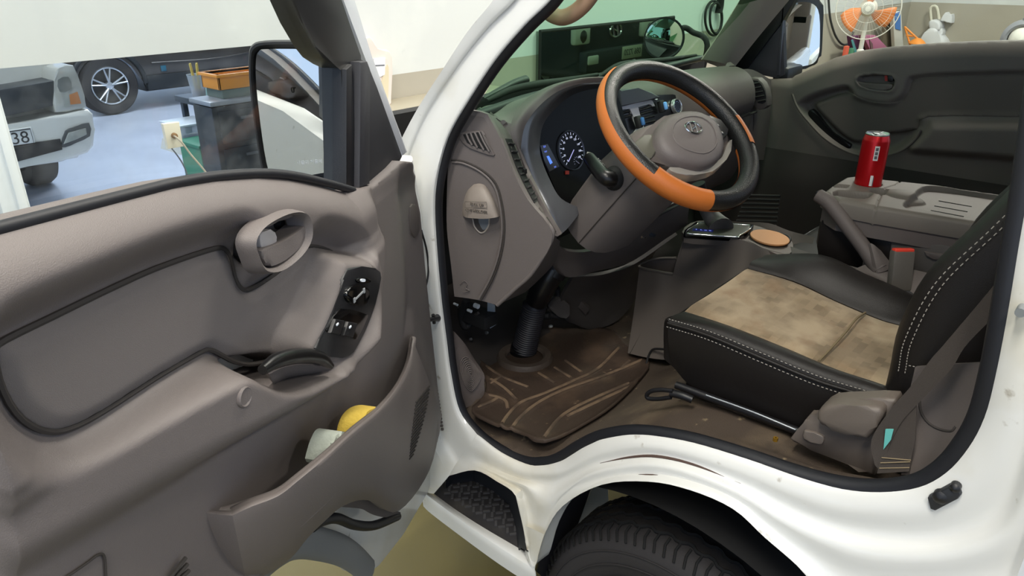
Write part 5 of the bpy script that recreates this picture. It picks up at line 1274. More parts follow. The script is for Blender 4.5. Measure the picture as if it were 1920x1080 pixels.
    for (a, b) in (((1760, 377), (1822, 388)), ((1752, 386.5), (1814, 397.5)), ((1745, 395), (1807, 406.5))):
        add_tube(bm, [Z(a[0], a[1], zt-.013), Z(b[0], b[1], zt-.013)], .0016, 6)
    fin('tray_slots', bm, BLACKM, ct)
    # trim on the side of the folded backrest
    prism('side_pocket', smooth2([(.16, 1.10), (.165, 1.19), (.36, 1.19), (.38, 1.17), (.37, 1.10)], 1), (Vector((.69, 0, 0)), Vector((0, 1, 0)), Vector((0, 0, 1)), Vector((-1, 0, 0))), -.01, .012, GREYTRIM, fb, bevel=.006)
    q = [X(x, y, .675) for x, y in ((1733, 471), (1778, 478), (1776, 487), (1750, 486), (1738, 480))]
    prism('pocket_handle', [(p.y, p.z) for p in q], (Vector((.678, 0, 0)), Vector((0, 1, 0)), Vector((0, 0, 1)), Vector((-1, 0, 0))), -.004, .006, TRIM_D, fb, bevel=.002)
    # ---- parking brake
    hb = tube('parking_brake', [X(1534, 366, .665), X(1556, 382, .66), X(1590, 425, .655), X(1618, 462, .65), X(1638, 490, .645), X(1650, 506, .64)], [.0155, .0165, .0165, .0165, .018, .02], TRIM_D, T, n=18, label='brown parking brake lever')
    lathe('brake_button', [(0, .008), (.006, .008), (.008, .004), (.008, -.006)], frame(X(1536, 364, .664), (1, 0, 0), (0, -.55, -.8) if False else (0, .8, -.55)), BLACK, hb, 16)
    patch('brake_boot', [[X(1612, 466, .66), X(1632, 456, .64), X(1652, 470, .65)], [X(1618, 490, .65), X(1640, 488, .625), X(1668, 490, .65)], [X(1614, 505, .65), X(1645, 512, .62), X(1680, 500, .65)]], TRIM_D, hb, nu=4, nv=4, thick=.006)
    patch('brake_housing', [[X(1594, 508, .63), X(1628, 495, .64), X(1660, 497, .65), X(1715, 506, .66), X(1762, 517, .67)], [X(1620, 520, .62), X(1650, 520, .615), X(1690, 530, .62), X(1720, 540, .63), X(1755, 540, .64)], [X(1680, 555, .61), X(1690, 562, .605), X(1705, 570, .605), X(1722, 580, .61), X(1745, 575, .62)]], TRIM_D, hb, nu=4, nv=4, thick=.008)
    patch('tunnel_cover', [[X(1482, 462, .69), X(1530, 478, .66), X(1600, 500, .645), X(1700, 520, .66)], [X(1484, 478, .66), X(1530, 496, .63), X(1600, 520, .62), X(1690, 545, .62)], [X(1480, 500, .64), X(1530, 520, .615), X(1600, 545, .61), X(1690, 570, .61)]], GREYTRIM, T, nu=4, nv=3, thick=.008)
    # ---- far footwell : dark lower side, grille
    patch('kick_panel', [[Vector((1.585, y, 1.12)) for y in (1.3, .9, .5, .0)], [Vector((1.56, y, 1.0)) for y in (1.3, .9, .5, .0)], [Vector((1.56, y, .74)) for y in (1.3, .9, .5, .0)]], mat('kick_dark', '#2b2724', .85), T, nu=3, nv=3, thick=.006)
    bm = bmesh.new()
    for k in range(9):
        add_tube(bm, [X(1375+3*k, 400-8*k+30, 1.12), X(1455+1*k, 432-8*k, 1.12)], .004, 6)
    fin('footwell_grille', bm, mat('grille_black', '#0e0d0d', .7), T)
    # ---- rear pillar trim
    rp = [[X(1716, 688, .115), X(1770, 684, .11), X(1838, 680, .10)], [X(1700, 760, .105), X(1765, 765, .10), X(1822, 760, .09)], [X(1692, 830, .085), X(1740, 835, .08), X(1800, 815, .07)], [X(1690, 890, .05), X(1720, 888, .045), X(1770, 862, .04)]]
    rt = patch('pillar_trim', rp, TRIM_D, T, nu=4, nv=4, thick=.008, label='brown lower rear pillar trim')
    tube('pillar_hatch', [drape([rt])(x, y)[0] for x, y in ((1724, 745), (1726, 768), (1734, 785), (1748, 798), (1766, 806), (1784, 808), (1792, 800))], .002, mat('seam', '#35302d', .8), rt)
    patch('pillar_upper', [[X(1838, 680, .10), X(1880, 560, .13), X(1920, 400, .15), X(1970, 100, .2)], [Vector((.14, -.1, 1.16)), Vector((.16, -.1, 1.3)), Vector((.18, -.1, 1.45)), Vector((.22, -.12, 1.7))]], BLACKM, T, nu=4, nv=3, thick=.006)
    # ---- seat belt
    def ribbon(nm, L, Rr, xl, par, m=BELTM):
        a = [X(x, y, v) for (x, y), v in zip(L, xl)]; b = [X(x, y, v) for (x, y), v in zip(Rr, xl)]
        return patch(nm, [a, [(p+q)/2 for p, q in zip(a, b)], b], m, par, nu=6, nv=3, thick=.0016)
    sb = ribbon('seat_belt', [(1960, 400), (1890, 502), (1775, 640), (1745, 674), (1709, 723), (1668, 770), (1634, 825), (1640, 872)], [(2010, 425), (1936, 522), (1818, 640), (1783, 692), (1724, 754), (1690, 792), (1668, 836), (1652, 884)], [.06, .065, .068, .068, .066, .062, .055, .045], T)
    sb['label'] = 'brown-grey seat belt webbing'
    s2 = ribbon('belt_anchor_strap', [(1706, 745), (1690, 785), (1660, 840), (1652, 858), (1644, 888)], [(1718, 752), (1718, 770), (1716, 822), (1709, 858), (1705, 884)], [.07, .066, .056, .05, .042], sb)
    tq = [X(x, y, .0535) for x, y in ((1661, 804), (1676, 804), (1671, 824), (1657, 842))]
    bm = bmesh.new(); vs = [bm.verts.new(p+Vector((-.002, 0, 0))) for p in tq]; v2 = [bm.verts.new(p) for p in tq]; bm.faces.new(vs); bm.faces.new(v2[::-1])
    for i in range(4): bm.faces.new((vs[i], vs[(i+1) % 4], v2[(i+1) % 4], v2[i]))
    fin('belt_tag', bm, mat('tag_teal', '#63b7b0', .6), sb, label='teal belt tag')
    for k in range(3):
        tube('strap_stitch', [X(1653-2*k+(0 if k != 1 else 0), 858+10*k, .048-.002*k), X(1708-1.5*k, 855+11*k+(8 if k == 0 else 0), .048-.002*k)], .0009, mat('stitch_tan', '#8a7a5f', .7), sb, smoothn=0, n=6)

def build_seat():
    T = TRUCK
    st = [  # pip, bolster crest, beige left, beige right, right crest
        [(1253, 606), (1262, 592), (1284, 584), (1407, 502), (1430, 490)],
        [(1330, 630), (1342, 609), (1368, 611), (1490, 527), (1533, 492)],
        [(1430, 672), (1444, 648), (1470, 651), (1572, 565), (1612, 527)],
        [(1535, 715), (1548, 689), (1570, 693), (1652, 598), (1684, 558)],
        [(1640, 748), (1650, 722), (1668, 726), (1712, 616), (1735, 585)],
        [(1745, 790), (1755, 765), (1775, 768), (1800, 660), (1820, 630)]]
    botl = [(1262, 688), (1300, 726), (1395, 762), (1491, 803), (1590, 840), (1690, 880)]
    midl = [(1254, 650), (1312, 682), (1410, 722), (1513, 762), (1615, 797), (1715, 835)]
    xs = [.150, .172, .205, .48, .53]
    P = []
    for k, s in enumerate(st):
        q = [X(s[i][0], s[i][1], xs[i]) for i in range(5)]
        P.append(q)
    side = [[X(b[0], b[1], .165), X(m_[0], m_[1], .150), p[0], p[1], p[2]] for b, m_, p in zip(botl, midl, P)]
    # nose of the cushion: roll the front edge down
    nose = []
    f0 = side[0]
    lea = patch('seat_cushion', side, LEATHER, None, nu=4, nv=5, thick=.01, auto=70)
    # seat root
    seat = lea; seat.name = 'driver_seat'
    seat.parent = T; seat.matrix_parent_inverse = Matrix.Translation(ORG[T]).inverted(); seat['label'] = "driver's seat in black leather with worn beige fabric insert"
    S = seat
    ins = []
    for p in P:
        a, b = p[2], p[3]; ins.append([a, a.lerp(b, .12)+Vector((0, 0, .004)), a.lerp(b, .35)+Vector((0, 0, .002)), a.lerp(b, .65)+Vector((0, 0, .002)), a.lerp(b, .88)+Vector((0, 0, .004)), b])
    FAB = bpy.data.materials.new('beige_fabric'); FAB.use_nodes = True
    nt = FAB.node_tree; N = nt.nodes; L = nt.links; b = N['Principled BSDF']; b.inputs['Roughness'].default_value = .9; b.inputs['Sheen Weight'].default_value = .2; b.inputs['Specular IOR Level'].default_value = .2
    tc = N.new('ShaderNodeTexCoord'); mp = N.new('ShaderNodeMapping'); mp.inputs['Scale'].default_value = (38, 38, 0)
    ck = N.new('ShaderNodeTexBrick'); ck.inputs['Scale'].default_value = 1; ck.inputs['Color1'].default_value = lin('#6a5a45'); ck.inputs['Color2'].default_value = lin('#87755c'); ck.inputs['Mortar'].default_value = lin('#74674a'); ck.inputs['Mortar Size'].default_value = 0; ck.inputs['Row Height'].default_value = .55; ck.inputs['Brick Width'].default_value = 1.0
    L.new(tc.outputs['Object'], mp.inputs['Vector']); L.new(mp.outputs[0], ck.inputs['Vector'])
    n1 = N.new('ShaderNodeTexNoise'); n1.inputs['Scale'].default_value = 7; n1.inputs['Detail'].default_value = 5; L.new(tc.outputs['Object'], n1.inputs['Vector'])
    r1 = N.new('ShaderNodeMapRange'); r1.inputs['From Min'].default_value = .45; r1.inputs['From Max'].default_value = .6; L.new(n1.outputs['Fac'], r1.inputs['Value'])
    m1 = N.new('ShaderNodeMix'); m1.data_type = 'RGBA'; L.new(r1.outputs[0], m1.inputs[0]); L.new(ck.outputs['Color'], m1.inputs[6]); m1.inputs[7].default_value = lin('#a08e74')
    n2 = N.new('ShaderNodeTexNoise'); n2.inputs['Scale'].default_value = 16; n2.inputs['Detail'].default_value = 6; L.new(tc.outputs['Object'], n2.inputs['Vector'])
    r2 = N.new('ShaderNodeMapRange'); r2.inputs['From Min'].default_value = .56; r2.inputs['From Max'].default_value = .75; r2.inputs['To Max'].default_value = .55; L.new(n2.outputs['Fac'], r2.inputs['Value'])
    m2 = N.new('ShaderNodeMix'); m2.data_type = 'RGBA'; L.new(r2.outputs[0], m2.inputs[0]); L.new(m1.outputs[2], m2.inputs[6]); m2.inputs[7].default_value = lin('#785a3e'); L.new(m2.outputs[2], b.inputs['Base Color'])
    n3 = N.new('ShaderNodeTexNoise'); n3.inputs['Scale'].default_value = 900; L.new(tc.outputs['Object'], n3.inputs['Vector']); bp = N.new('ShaderNodeBump'); bp.inputs['Strength'].default_value = .4; bp.inputs['Distance'].default_value = .002; L.new(n3.outputs['Fac'], bp.inputs['Height']); L.new(bp.outputs[0], b.inputs['Normal'])
    patch('seat_insert', ins, FAB, S, nu=5, nv=5, thick=.008, auto=70, label='worn beige checked fabric insert')
    sm = [X(x, y, v) for x, y, v in ((1535, 679, .195), (1558, 655, .25), (1585, 625, .33), (1605, 600, .40), (1622, 588, .46))]
    tube('insert_seam', [p+Vector((0, 0, .0025)) for p in sm], .0022, mat('fabric_seam', '#6f6148', .9), S)
    rb = [[p[3]+Vector((-.006, 0, -.003)), p[3]+Vector((.004, 0, .005)), p[4], p[4]+Vector((.045, .01, -.015)), p[4]+Vector((.06, .01, -.10)), p[4]+Vector((.055, .0, -.16))] for p in P]
    patch('right_bolster', rb, LEATHER, S, nu=4, nv=5, thick=.01, auto=70)
    # rolled nose
    fr_ = [side[0][2], side[0][3], P[0][2], P[0][2].lerp(P[0][3], .33), P[0][2].lerp(P[0][3], .66), P[0][3], P[0][4], P[0][4]+Vector((.045, .01, -.015))]
    l1 = [p+Vector((.0, .018, -.02)) for p in fr_]; l2 = [p+Vector((0, .012, -.10)) for p in fr_]
    l1[0] = side[0][2]; l2[0] = side[0][0]
    patch('seat_nose', [fr_, l1, l2], LEATHER, S, nu=4, nv=4, auto=70)
    # piping and stitching
    pip = [p[0]+Vector((-.002, 0, .001)) for p in P]
    tube('piping', pip, .0032, LEATHER, S)
    for dz in (.008, -.007):
        bm = bmesh.new(); q = crom([p+Vector((-.003+.006*(dz > 0), 0, dz)) for p in pip], 26)
        for i in range(0, len(q)-1, 2): add_tube(bm, [q[i], q[i+1]], .0008, 5)
        fin('stitch_line', bm, STITCH, S)
    # ---- backrest
    ys_, zs_ = zip(*[(p.y, p.z) for p in [X(x, y, .148) for x, y in ((1704, 640), (1704, 609), (1716, 582), (1738, 557), (1772, 518), (1813, 473), (1855, 437), (1894, 409))]])
    o_ = np.argsort(zs_); ys_ = np.array(ys_)[o_]; zs_ = np.array(zs_)[o_]
    def yf(z): return float(np.interp(z, zs_, ys_)) if z < zs_[-1] else float(ys_[-1]-(z-zs_[-1])*.45)
    rows = []
    for z in (1.06, 1.12, 1.2, 1.3, 1.4, 1.5, 1.6, 1.7, 1.76):
        y = yf(z); t = .0 if z < 1.7 else .03
        w = .0 if z < 1.5 else (z-1.5)*.25
        rows.append([Vector((.19+w, y-.135, z)), Vector((.15+w, y-.10, z)), Vector((.142+w, y-.05, z)), Vector((.148+w, y-.004, z)), Vector((.175+w, y+.022, z)), Vector((.22+w, y+.022, z)), Vector((.28, y-.012, z)), Vector((.37, y-.018, z)), Vector((.46, y-.012, z)), Vector((.52-w, y+.022, z)), Vector((.565-w, y+.022, z)), Vector((.592-w, y-.004, z)), Vector((.598-w, y-.05, z)), Vector((.59-w, y-.10, z)), Vector((.55-w, y-.135, z)), Vector((.37, y-.14, z))])
    G = grid_pts([r+[r[0]] for r in rows], 3, 4)
    bm = bmesh.new(); V = add_grid(bm, G)
    bm.faces.new(V[0][:-1]); bm.faces.new(V[-1][:-1])
    fin('backrest', bm, LEATHER, S, auto=70, label='black leather seat backrest')
    ed = [Vector((.146+(0 if z < 1.5 else (z-1.5)*.25), yf(z)+.004, z)) for z in (1.14, 1.2, 1.3, 1.4, 1.5, 1.6, 1.7)]
    for dy in (.0, -.010):
        bm = bmesh.new(); q = crom([p+Vector((-.001-.1*dy*.3, dy, 0)) for p in ed], 22)
        for i in range(0, len(q)-1, 2): add_tube(bm, [q[i], q[i+1]], .0008, 5)
        fin('stitch_line', bm, STITCH, S)
    bm = bmesh.new(); q = crom([Vector((.139, yf(1.165)-.01, 1.158)), Vector((.138, yf(1.17)-.05, 1.165)), Vector((.143, yf(1.175)-.1, 1.178))], 14)
    for i in range(0, len(q)-1, 2): add_tube(bm, [q[i], q[i+1]], .0008, 5)
    fin('stitch_line', bm, STITCH, S)
    bm = bmesh.new()
    for x in (.31, .43): add_tube(bm, [Vector((x, yf(1.74)-.06, 1.74)), Vector((x, yf(1.8)-.06, 1.82))], .006, 10)
    fin('headrest_post', bm, CHROME, S)
    box('headrest', (.37, yf(1.86)-.06, 1.88), (.26, .10, .14), LEATHER, S, bevel=.04)
    # ---- base, rail, lever
    box('seat_base', (.37, .36, .965), (.40, .46, .05), BLACKM, S, bevel=.006)
    tube('slide_rail', [X(1268, 722, .155), X(1290, 730, .155), X(1330, 745, .155), X(1410, 775, .155), X(1500, 810, .155)], .008, BLACK, S)
    tube('slide_rod', [X(1324, 741, .148), X(1410, 772, .148), X(1492, 806, .148)], .0022, STEEL, S)
    lv = tube('slide_lever', [X(x, y, .125) for x, y in ((1262, 733), (1240, 731), (1222, 733), (1213, 740), (1216, 747), (1235, 748), (1258, 745))], .0045, BLACK, S, closed=False)
    tube('lever_bar', [X(1258, 737, .128), X(1280, 742, .13), X(1298, 749, .135)], .008, BLACK, S)
    # ---- recliner cover
    def xp(pts, v): return [(p.y, p.z) for p in [X(x, y, v) for x, y in pts]]
    fx = lambda v: (Vector((v, 0, 0)), Vector((0, 1, 0)), Vector((0, 0, 1)), Vector((-1, 0, 0)))
    rc = prism('recliner_cover', smooth2(xp([(1487, 816), (1509, 790), (1516, 780), (1527, 780), (1540, 764), (1562, 748), (1615, 745), (1680, 745), (1676, 770), (1650, 840), (1641, 889), (1615, 876), (1563, 856), (1490, 827)], .10), 2), fx(.115), -.01, .022, mat('recliner_brown', '#665d56', .5, bump=(900, .2)), S, bevel=.009, seg=4, auto=75, label='brown recliner cover')
    prism('cover_ledge', smooth2(xp([(1520, 784), (1545, 764), (1566, 750), (1678, 748), (1674, 760), (1570, 757), (1535, 780)], .09), 2), fx(.10), -.01, .012, mat('recliner_light', '#7d746a', .5), rc, bevel=.004) if False else None
    prism('recliner_lever', smooth2(xp([(1534, 772), (1553, 757), (1600, 757), (1650, 762), (1656, 780), (1647, 797), (1628, 821), (1590, 812), (1540, 795)], .075), 2), fx(.092), -.005, .024, mat('recliner_brown', '#665d56', .5), S, bevel=.014, seg=5, auto=75, label='recliner lever')
    prism('cover_button', smooth2(xp([(1507, 810), (1513, 808), (1540, 816), (1545, 823), (1542, 832), (1535, 832), (1508, 824)], .088), 2), fx(.093), -.006, .006, mat('recliner_brown', '#665d56', .5), S, bevel=.002)
    # ---- buckle
    a = X(1676, 472, .615); bb = X(1701, 541, .625)
    ax = (bb-a).normalized(); fr = frame(a.lerp(bb, .5), CR, -ax)
    bk = box('buckle', (0, 0, 0), (.046, (bb-a).length, .024), mat('buckle_grey', '#57534e', .5, bump=(500, .2)), S, fr=fr, bevel=.005, label='grey seat belt buckle with red button')
    box('release_button', (0, (bb-a).length/2-.001, .002), (.042, .010, .018), mat('button_red', '#e0402e', .4), S, fr=fr, bevel=.003, label='red release button')
    tube('buckle_strap', [bb, X(1712, 556, .62), X(1724, 578, .61)], .013, BLACKM, S, flat=.4)
# ================================================================== loose things in the cab
def build_objects():
    fz = lambda p: frame(p, (1, 0, 0), (0, 1, 0))
    # red drink can in the tray's cup holder
    cc = Z(1627, 344, 1.25); zb = 1.2235
    RED = mat('can_red', '#c3161c', .28, metal=.55, spot=(5., '#a80f16', .5, .6)); ALU = mat('can_aluminium', '#c9cccb', .25, metal=.9)
    zt = X(1637, 248, cc.x).z
    H = zt-zb
    can = thing('drink_can', 'red aluminium drink can standing in the console cup holder', 'can', (cc.x, cc.y, zb))
    f = fz((cc.x, cc.y, zb)); r = .0305
    lathe('can_body', [(.024, .0), (.027, .002), (r-.001, .008), (r, .014), (r, H-.018), (r-.001, H-.014), (.026, H-.003)], f, RED, can, 40)
    lathe('can_lid', [(.0, H-.004), (.021, H-.004), (.0232, H-.006), (.0248, H-.001), (.026, H), (.0268, H-.0015), (.0262, H-.004)], f, ALU, can, 40)
    tab = frame((cc.x, cc.y, zb+H-.003), (.8, .6, 0), (-.6, .8, 0))
    prism('pull_tab', oval(.012, .007, 20, (.006, 0)), tab, 0, .0015, ALU, can, bevel=.0005)
    vdir = (CAM-cc); va = math.atan2(vdir.y, vdir.x)
    def decal(nm, a0, a1, z0, z1, m, par, rr=.0003):
        bm = bmesh.new(); n = 6
        lo = [bm.verts.new(Vector((cc.x+(r+rr)*math.cos(a0+(a1-a0)*i/n), cc.y+(r+rr)*math.sin(a0+(a1-a0)*i/n), zb+z0))) for i in range(n+1)]
        hi = [bm.verts.new(Vector((v.co.x, v.co.y, zb+z1))) for v in lo]
        for i in range(n): bm.faces.new((lo[i], lo[i+1], hi[i+1], hi[i]))
        return fin(nm, bm, m, par)
    WL = mat('label_white', '#d8d6d2', .5); GL = mat('label_print', '#55595c', .6)
    lab = decal('barcode_label', va+.02, va+.36, H*.60, H*.83, WL, can)
    for k in range(3): decal('barcode_bars', va+.09, va+.29, H*(.625+.065*k), H*(.625+.065*k)+.0075, GL, lab, .0006)
    l2 = decal('price_label', va+.10, va+.30, H*.19, H*.36, WL, can)
    decal('label_edge', va+.30, va+.36, H*.185, H*.34, GL, l2, .0006)
    # round wooden coaster on the console cup hole
    c = Z(1443, 446, 1.0895); t = thing('coaster', 'round tan coaster over the cup hole of the shift console', 'coaster', c)
    fr = frame(c, (1, 0, .0), (0, 1, .09)); rr = (Z(1479, 446, 1.0895)-c).length
    lathe('disc', [(.0, .003), (rr*.98, .003), (rr, .0015), (rr*.98, -.002), (0, -.002)], fr, mat('coaster_tan', '#c08a5c', .7, bump=(300, .2)), t, 40)
    # floor mat with raised ribs
    ol = smooth2([(p.x, p.y) for p in [Z(x, y, .748) for x, y in ((884, 640), (930, 615), (975, 606), (1050, 612), (1110, 612), (1150, 618), (1172, 642), (1216, 686), (1196, 725), (1150, 780), (1100, 810), (1022, 838), (975, 812), (932, 796), (884, 768), (902, 745), (912, 725), (905, 690))]], 3)
    lines = [[(1160, 650), (1120, 690), (1075, 712), (1020, 735), (975, 752), (948, 780), (938, 800)], [(1205, 676), (1130, 705), (1060, 728), (1010, 752), (975, 780), (955, 808)],
             [(1195, 722), (1130, 745), (1075, 768), (1045, 790), (1020, 826)], [(900, 672), (940, 700), (990, 722)], [(912, 700), (945, 722), (968, 745)], [(905, 732), (945, 745), (952, 762)],
             [(885, 762), (918, 750), (932, 742)], [(1010, 695), (1040, 715)], [(1060, 672), (1090, 695)], [(1040, 685), (1070, 705)], [(1165, 690), (1180, 676)], [(940, 700), (905, 722)], [(1062, 785), (1140, 752), (1180, 735)], [(975, 815), (1020, 832)]]
    P2 = [[(p.x, p.y) for p in [Z(x, y, .75) for x, y in l]] for l in lines]
    def ribd(P):
        d = np.full(len(P), 1e9)
        for l in P2:
            l = [(v.x, v.y) for v in crom([Vector((a, b, 0)) for a, b in l], 4)] if len(l) > 2 else l
            for i in range(len(l)-1):
                a, b = np.array(l[i]), np.array(l[i+1]); e = b-a; t_ = np.clip(((P-a)@e)/(e@e+1e-12), 0, 1)
                d = np.minimum(d, np.linalg.norm(P-a-t_[:, None]*e, axis=1))
        return d
    def hm(P):
        so = sdf(P, ol)
        return zfloor(P[:, 1])+.010+.006*np.clip(1-(-so)/.02, 0, 1)+.005*sstep(1-ribd(P)/.007)
    MATM = mat('mat_rubber', '#3a2f28', .65, bump=(120, .5), spot=[(9., '#57473a', .5, .75), (35., '#7c6a55', .68, .76)], spec=.3)
    m_ = hfield('floor_mat', ol, hm, lambda s, z, d: Vector((s, z, d)), MATM, None, step=.006, skirt=.008)
    tag(m_, "brown dusty rubber floor mat in the driver's footwell", 'floor mat')
    bm = bmesh.new()
    for l in P2:
        q = [Vector((a, b, 0)) for a, b in l]; q = crom(q, 4) if len(q) > 2 else lerpl(q, 3)
        q = [v for v in q if sdf(np.array([[v.x, v.y]]), ol)[0] < -.006]
        if len(q) > 1: add_tube(bm, [Vector((v.x, v.y, float(zfloor(v.y))+.0135)) for v in q], .0045, 6, flat=.6)
    fin('mat_ribs', bm, mat('mat_dust', '#6b5846', .85, spot=(20., '#4a3c31', .45, .6)), m_)
    c = Z(984, 668, .745)
    lathe('shaft_plate', [(.05, .012), (.056, .020), (.072, .020), (.078, .010), (.078, -.004)], fz(Vector((c.x, c.y, float(zfloor(c.y))+.004))), mat('plate_brown', '#4a4039', .6, bump=(80, .6)), m_, 36)
    # things in the door pocket
    y_ = DPW(688, 790, .055); yb = y_-Vector((0, 0, .09))
    s_ = thing('sponge', 'yellow sponge poking out of the door pocket', 'sponge', yb)
    fr = frame(yb, DS, (0, 0, 1))
    w0 = [DP(x, y, .055) for x, y in ((655, 810), (664, 783), (680, 767), (700, 762), (712, 768), (715, 790), (690, 840), (655, 840))]
    q = smooth2([((DW(a, b, .055)-yb).dot(DS), b-yb.z) for a, b in w0], 3)
    prism('body', q, (yb, DS, Vector((0, 0, 1)), DN), -.02, .012, mat('sponge_yellow', '#d0b24a', .9, bump=(200, .8)), s_, bevel=.008)
    yb = DPW(622, 850, .06)-Vector((0, 0, .06))
    s_ = thing('cloth', 'pale grey-green folded cloth in the door pocket', 'cloth', yb)
    w0 = [DP(x, y, .06) for x, y in ((602, 845), (610, 822), (618, 809), (628, 807), (640, 815), (648, 830), (635, 870), (600, 870))]
    q = smooth2([((DW(a, b, .06)-yb).dot(DS), b-yb.z) for a, b in w0], 3)
    prism('fold', q, (yb, DS, Vector((0, 0, 1)), DN), -.02, .014, mat('cloth_palegrey', '#a3a99f', .9, bump=(120, .8)), s_, bevel=.009)
    # crumbs on the sill
    for (x, y, c_, lab) in ((1454, 824, '#c79a3a', 'tiny brass-coloured nut lying on the cab sill'),):
        p = X(x, y, .075); b = lathe('nut', [(.0015, .004), (.0045, .004), (.0045, -.003)], fz(p), mat('brass', c_, .35, metal=.8), None, 6); tag(b, lab, 'nut')

# ================================================================== workshop things
def ppoly(pts, y):
    return [(p.x, p.z) for p in [Y(a, b, y) for a, b in pts]]
YF = lambda y: (Vector((0, y, 0)), Vector((1, 0, 0)), Vector((0, 0, 1)), Vector((0, -1, 0)))
def add_wheel(nm, c, R_, w, par, spokes=True):
    """road wheel with its axle along y, the outer face towards -y"""
    fr = (Vector(c), Vector((1, 0, 0)), Vector((0, 0, 1)), Vector((0, -1, 0)))
    t = lathe(nm, [(R_*.66, w*.5), (R_*.75, w*.56), (R_*.92, w*.54), (R_, w*.34), (R_, -w*.34), (R_*.92, -w*.54), (R_*.66, -w*.5)], fr, mat('tire_rubber', '#1e1d1f', .75), par, 48)
    bm = bmesh.new(); add_lathe(bm, [(R_*.67, w*.5), (R_*.64, w*.54), (R_*.60, w*.46), (R_*.58, w*.1), (0, w*.08)], fr, 40); fin('rim_barrel', bm, mat('rim_dark', '#2b2d31', .4, metal=.5), t)
    if spokes:
        bm = bmesh.new(); o, u, v, ww = fr
        for k in range(5):
            a = 2*PI*k/5+.3
            for da in (-.16, .2):
                add_tube(bm, [o+(u*math.cos(a)+v*math.sin(a))*R_*.1+ww*w*.42, o+(u*math.cos(a+da)+v*math.sin(a+da))*R_*.62+ww*w*.5], [.022, .016], 6, flat=.6)
        add_lathe(bm, [(0, w*.5), (R_*.13, w*.46), (R_*.14, w*.3)], fr, 20)
        add_lathe(bm, [(R_*.59, w*.5), (R_*.63, w*.53), (R_*.66, w*.5)], fr, 40)
        fin('spokes', bm, mat('alloy', '#c9ced4', .3, metal=.8), t)
    return t
def build_background():
    # ---- white van facing the camera
    yv = 6.0
    van = thing('van', 'white van facing the shop window, seen from its front corner', 'van', (.25, 8, 0))
    VW = mat('van_white', '#d9d6cc', .25, coat=.6)
    body = ppoly([(172, 245), (168, 215), (160, 198), (148, 120), (130, 60), (60, 40)], yv)
    xr = body[0][0]; xl = xr-1.85
    pr = [(xr-.06, .34), (xr, .42), (xr+.0, .72), (xr-.05, .80), (xr-.10, 1.1), (xr-.22, 1.55), (xr-.32, 1.9)]
    bodyp = pr + [(xl+.32-(-0), 1.9), (xl+.1, 1.1), (xl, .72), (xl, .42), (xl+.06, .34)]
    prism('body', bodyp, YF(yv+.2), -4.2, .0, VW, van, bevel=.06, seg=3)
    bp = ppoly([(172, 240), (170, 212), (160, 203), (120, 212), (60, 224), (-10, 236)], yv)
    bumper = bp + [(xl+.02, bp[-1][1]), (xl, .45), (xl+.08, .36)] + ppoly([(36, 312), (110, 302), (160, 285), (171, 272)], yv)
    prism('bumper', bumper, YF(yv), -.5, .06, VW, van, bevel=.03, seg=3)
    prism('lower_grille', ppoly([(-20, 280), (28, 272), (112, 260), (116, 280), (34, 302), (-20, 312)], yv-.06), YF(yv-.06), -.02, .012, BLACKM, van)
    prism('fog_lamp_bezel', smooth2(ppoly([(114, 272), (122, 245), (140, 238), (166, 230), (168, 255), (140, 268), (122, 276)], yv-.06), 2), YF(yv-.06), -.02, .014, mat('fog_bezel', '#2f3438', .4), van, bevel=.006)
    prism('fog_lamp', smooth2(ppoly([(119, 270), (128, 249), (160, 240), (162, 252), (140, 262)], yv-.075), 1), YF(yv-.075), -.01, .012, mat('fog_glass', '#a9aba4', .15, metal=.4), van, bevel=.004)
    prism('grille', ppoly([(-30, 172), (100, 150), (104, 196), (60, 206), (14, 216), (-30, 222)], yv), YF(yv), -.2, .03, mat('grille_dark2', '#24282c', .35), van, bevel=.01)
    hl = prism('headlight', smooth2(ppoly([(99, 135), (108, 126), (134, 122), (148, 160), (158, 196), (150, 202), (100, 210), (98, 170)], yv), 2), YF(yv), -.2, .045, mat('lamp_glass', '#b7b5ab', .12, metal=.35), van, bevel=.015)
    prism('turn_lamp', smooth2(ppoly([(130, 178), (145, 172), (152, 194), (132, 196)], yv-.045), 1), YF(yv-.045), -.002, .004, mat('amber', '#b5713c', .3), hl)
    prism('lamp_reflector', smooth2(ppoly([(108, 150), (128, 144), (134, 166), (112, 172)], yv-.045), 2), YF(yv-.045), -.002, .004, mat('reflector_grey', '#8f8f88', .15, metal=.5), hl)
    pt = ppoly([(58, 238), (58, 270)], yv-.065); pr_ = pt[0][0]; pz0, pz1 = pt[1][1], pt[0][1]
    pz0 = pz1-.13
    p1 = prism('number_plate', [(pr_-.50, pz0), (pr_, pz0), (pr_, pz1), (pr_-.50, pz1)], YF(yv-.06), -.01, .012, mat('plate_white', '#dcdcd6', .4), van, bevel=.004)
    bm = bmesh.new()
    o = lambda x, z: Vector((x, yv-.073, z))
    add_tube(bm, [o(pr_-.49, pz0+.01), o(pr_-.01, pz0+.01), o(pr_-.01, pz1-.01), o(pr_-.49, pz1-.01)], .004, 6, closed=True); fin('plate_border', bm, BLACKM, p1)
    text('plate_number', '38', frame(o(pr_-.085, (pz0+pz1)/2), (1, 0, 0), (0, 0, 1)), .115, BLACKM, p1, depth=.001)
    # wheel under the corner
    c = Z(80, 335, 0); fr = (Vector((c.x+.02, c.y-.05, .33)), Vector((0, 1, 0)), Vector((0, 0, 1)), Vector((1, 0, 0)))
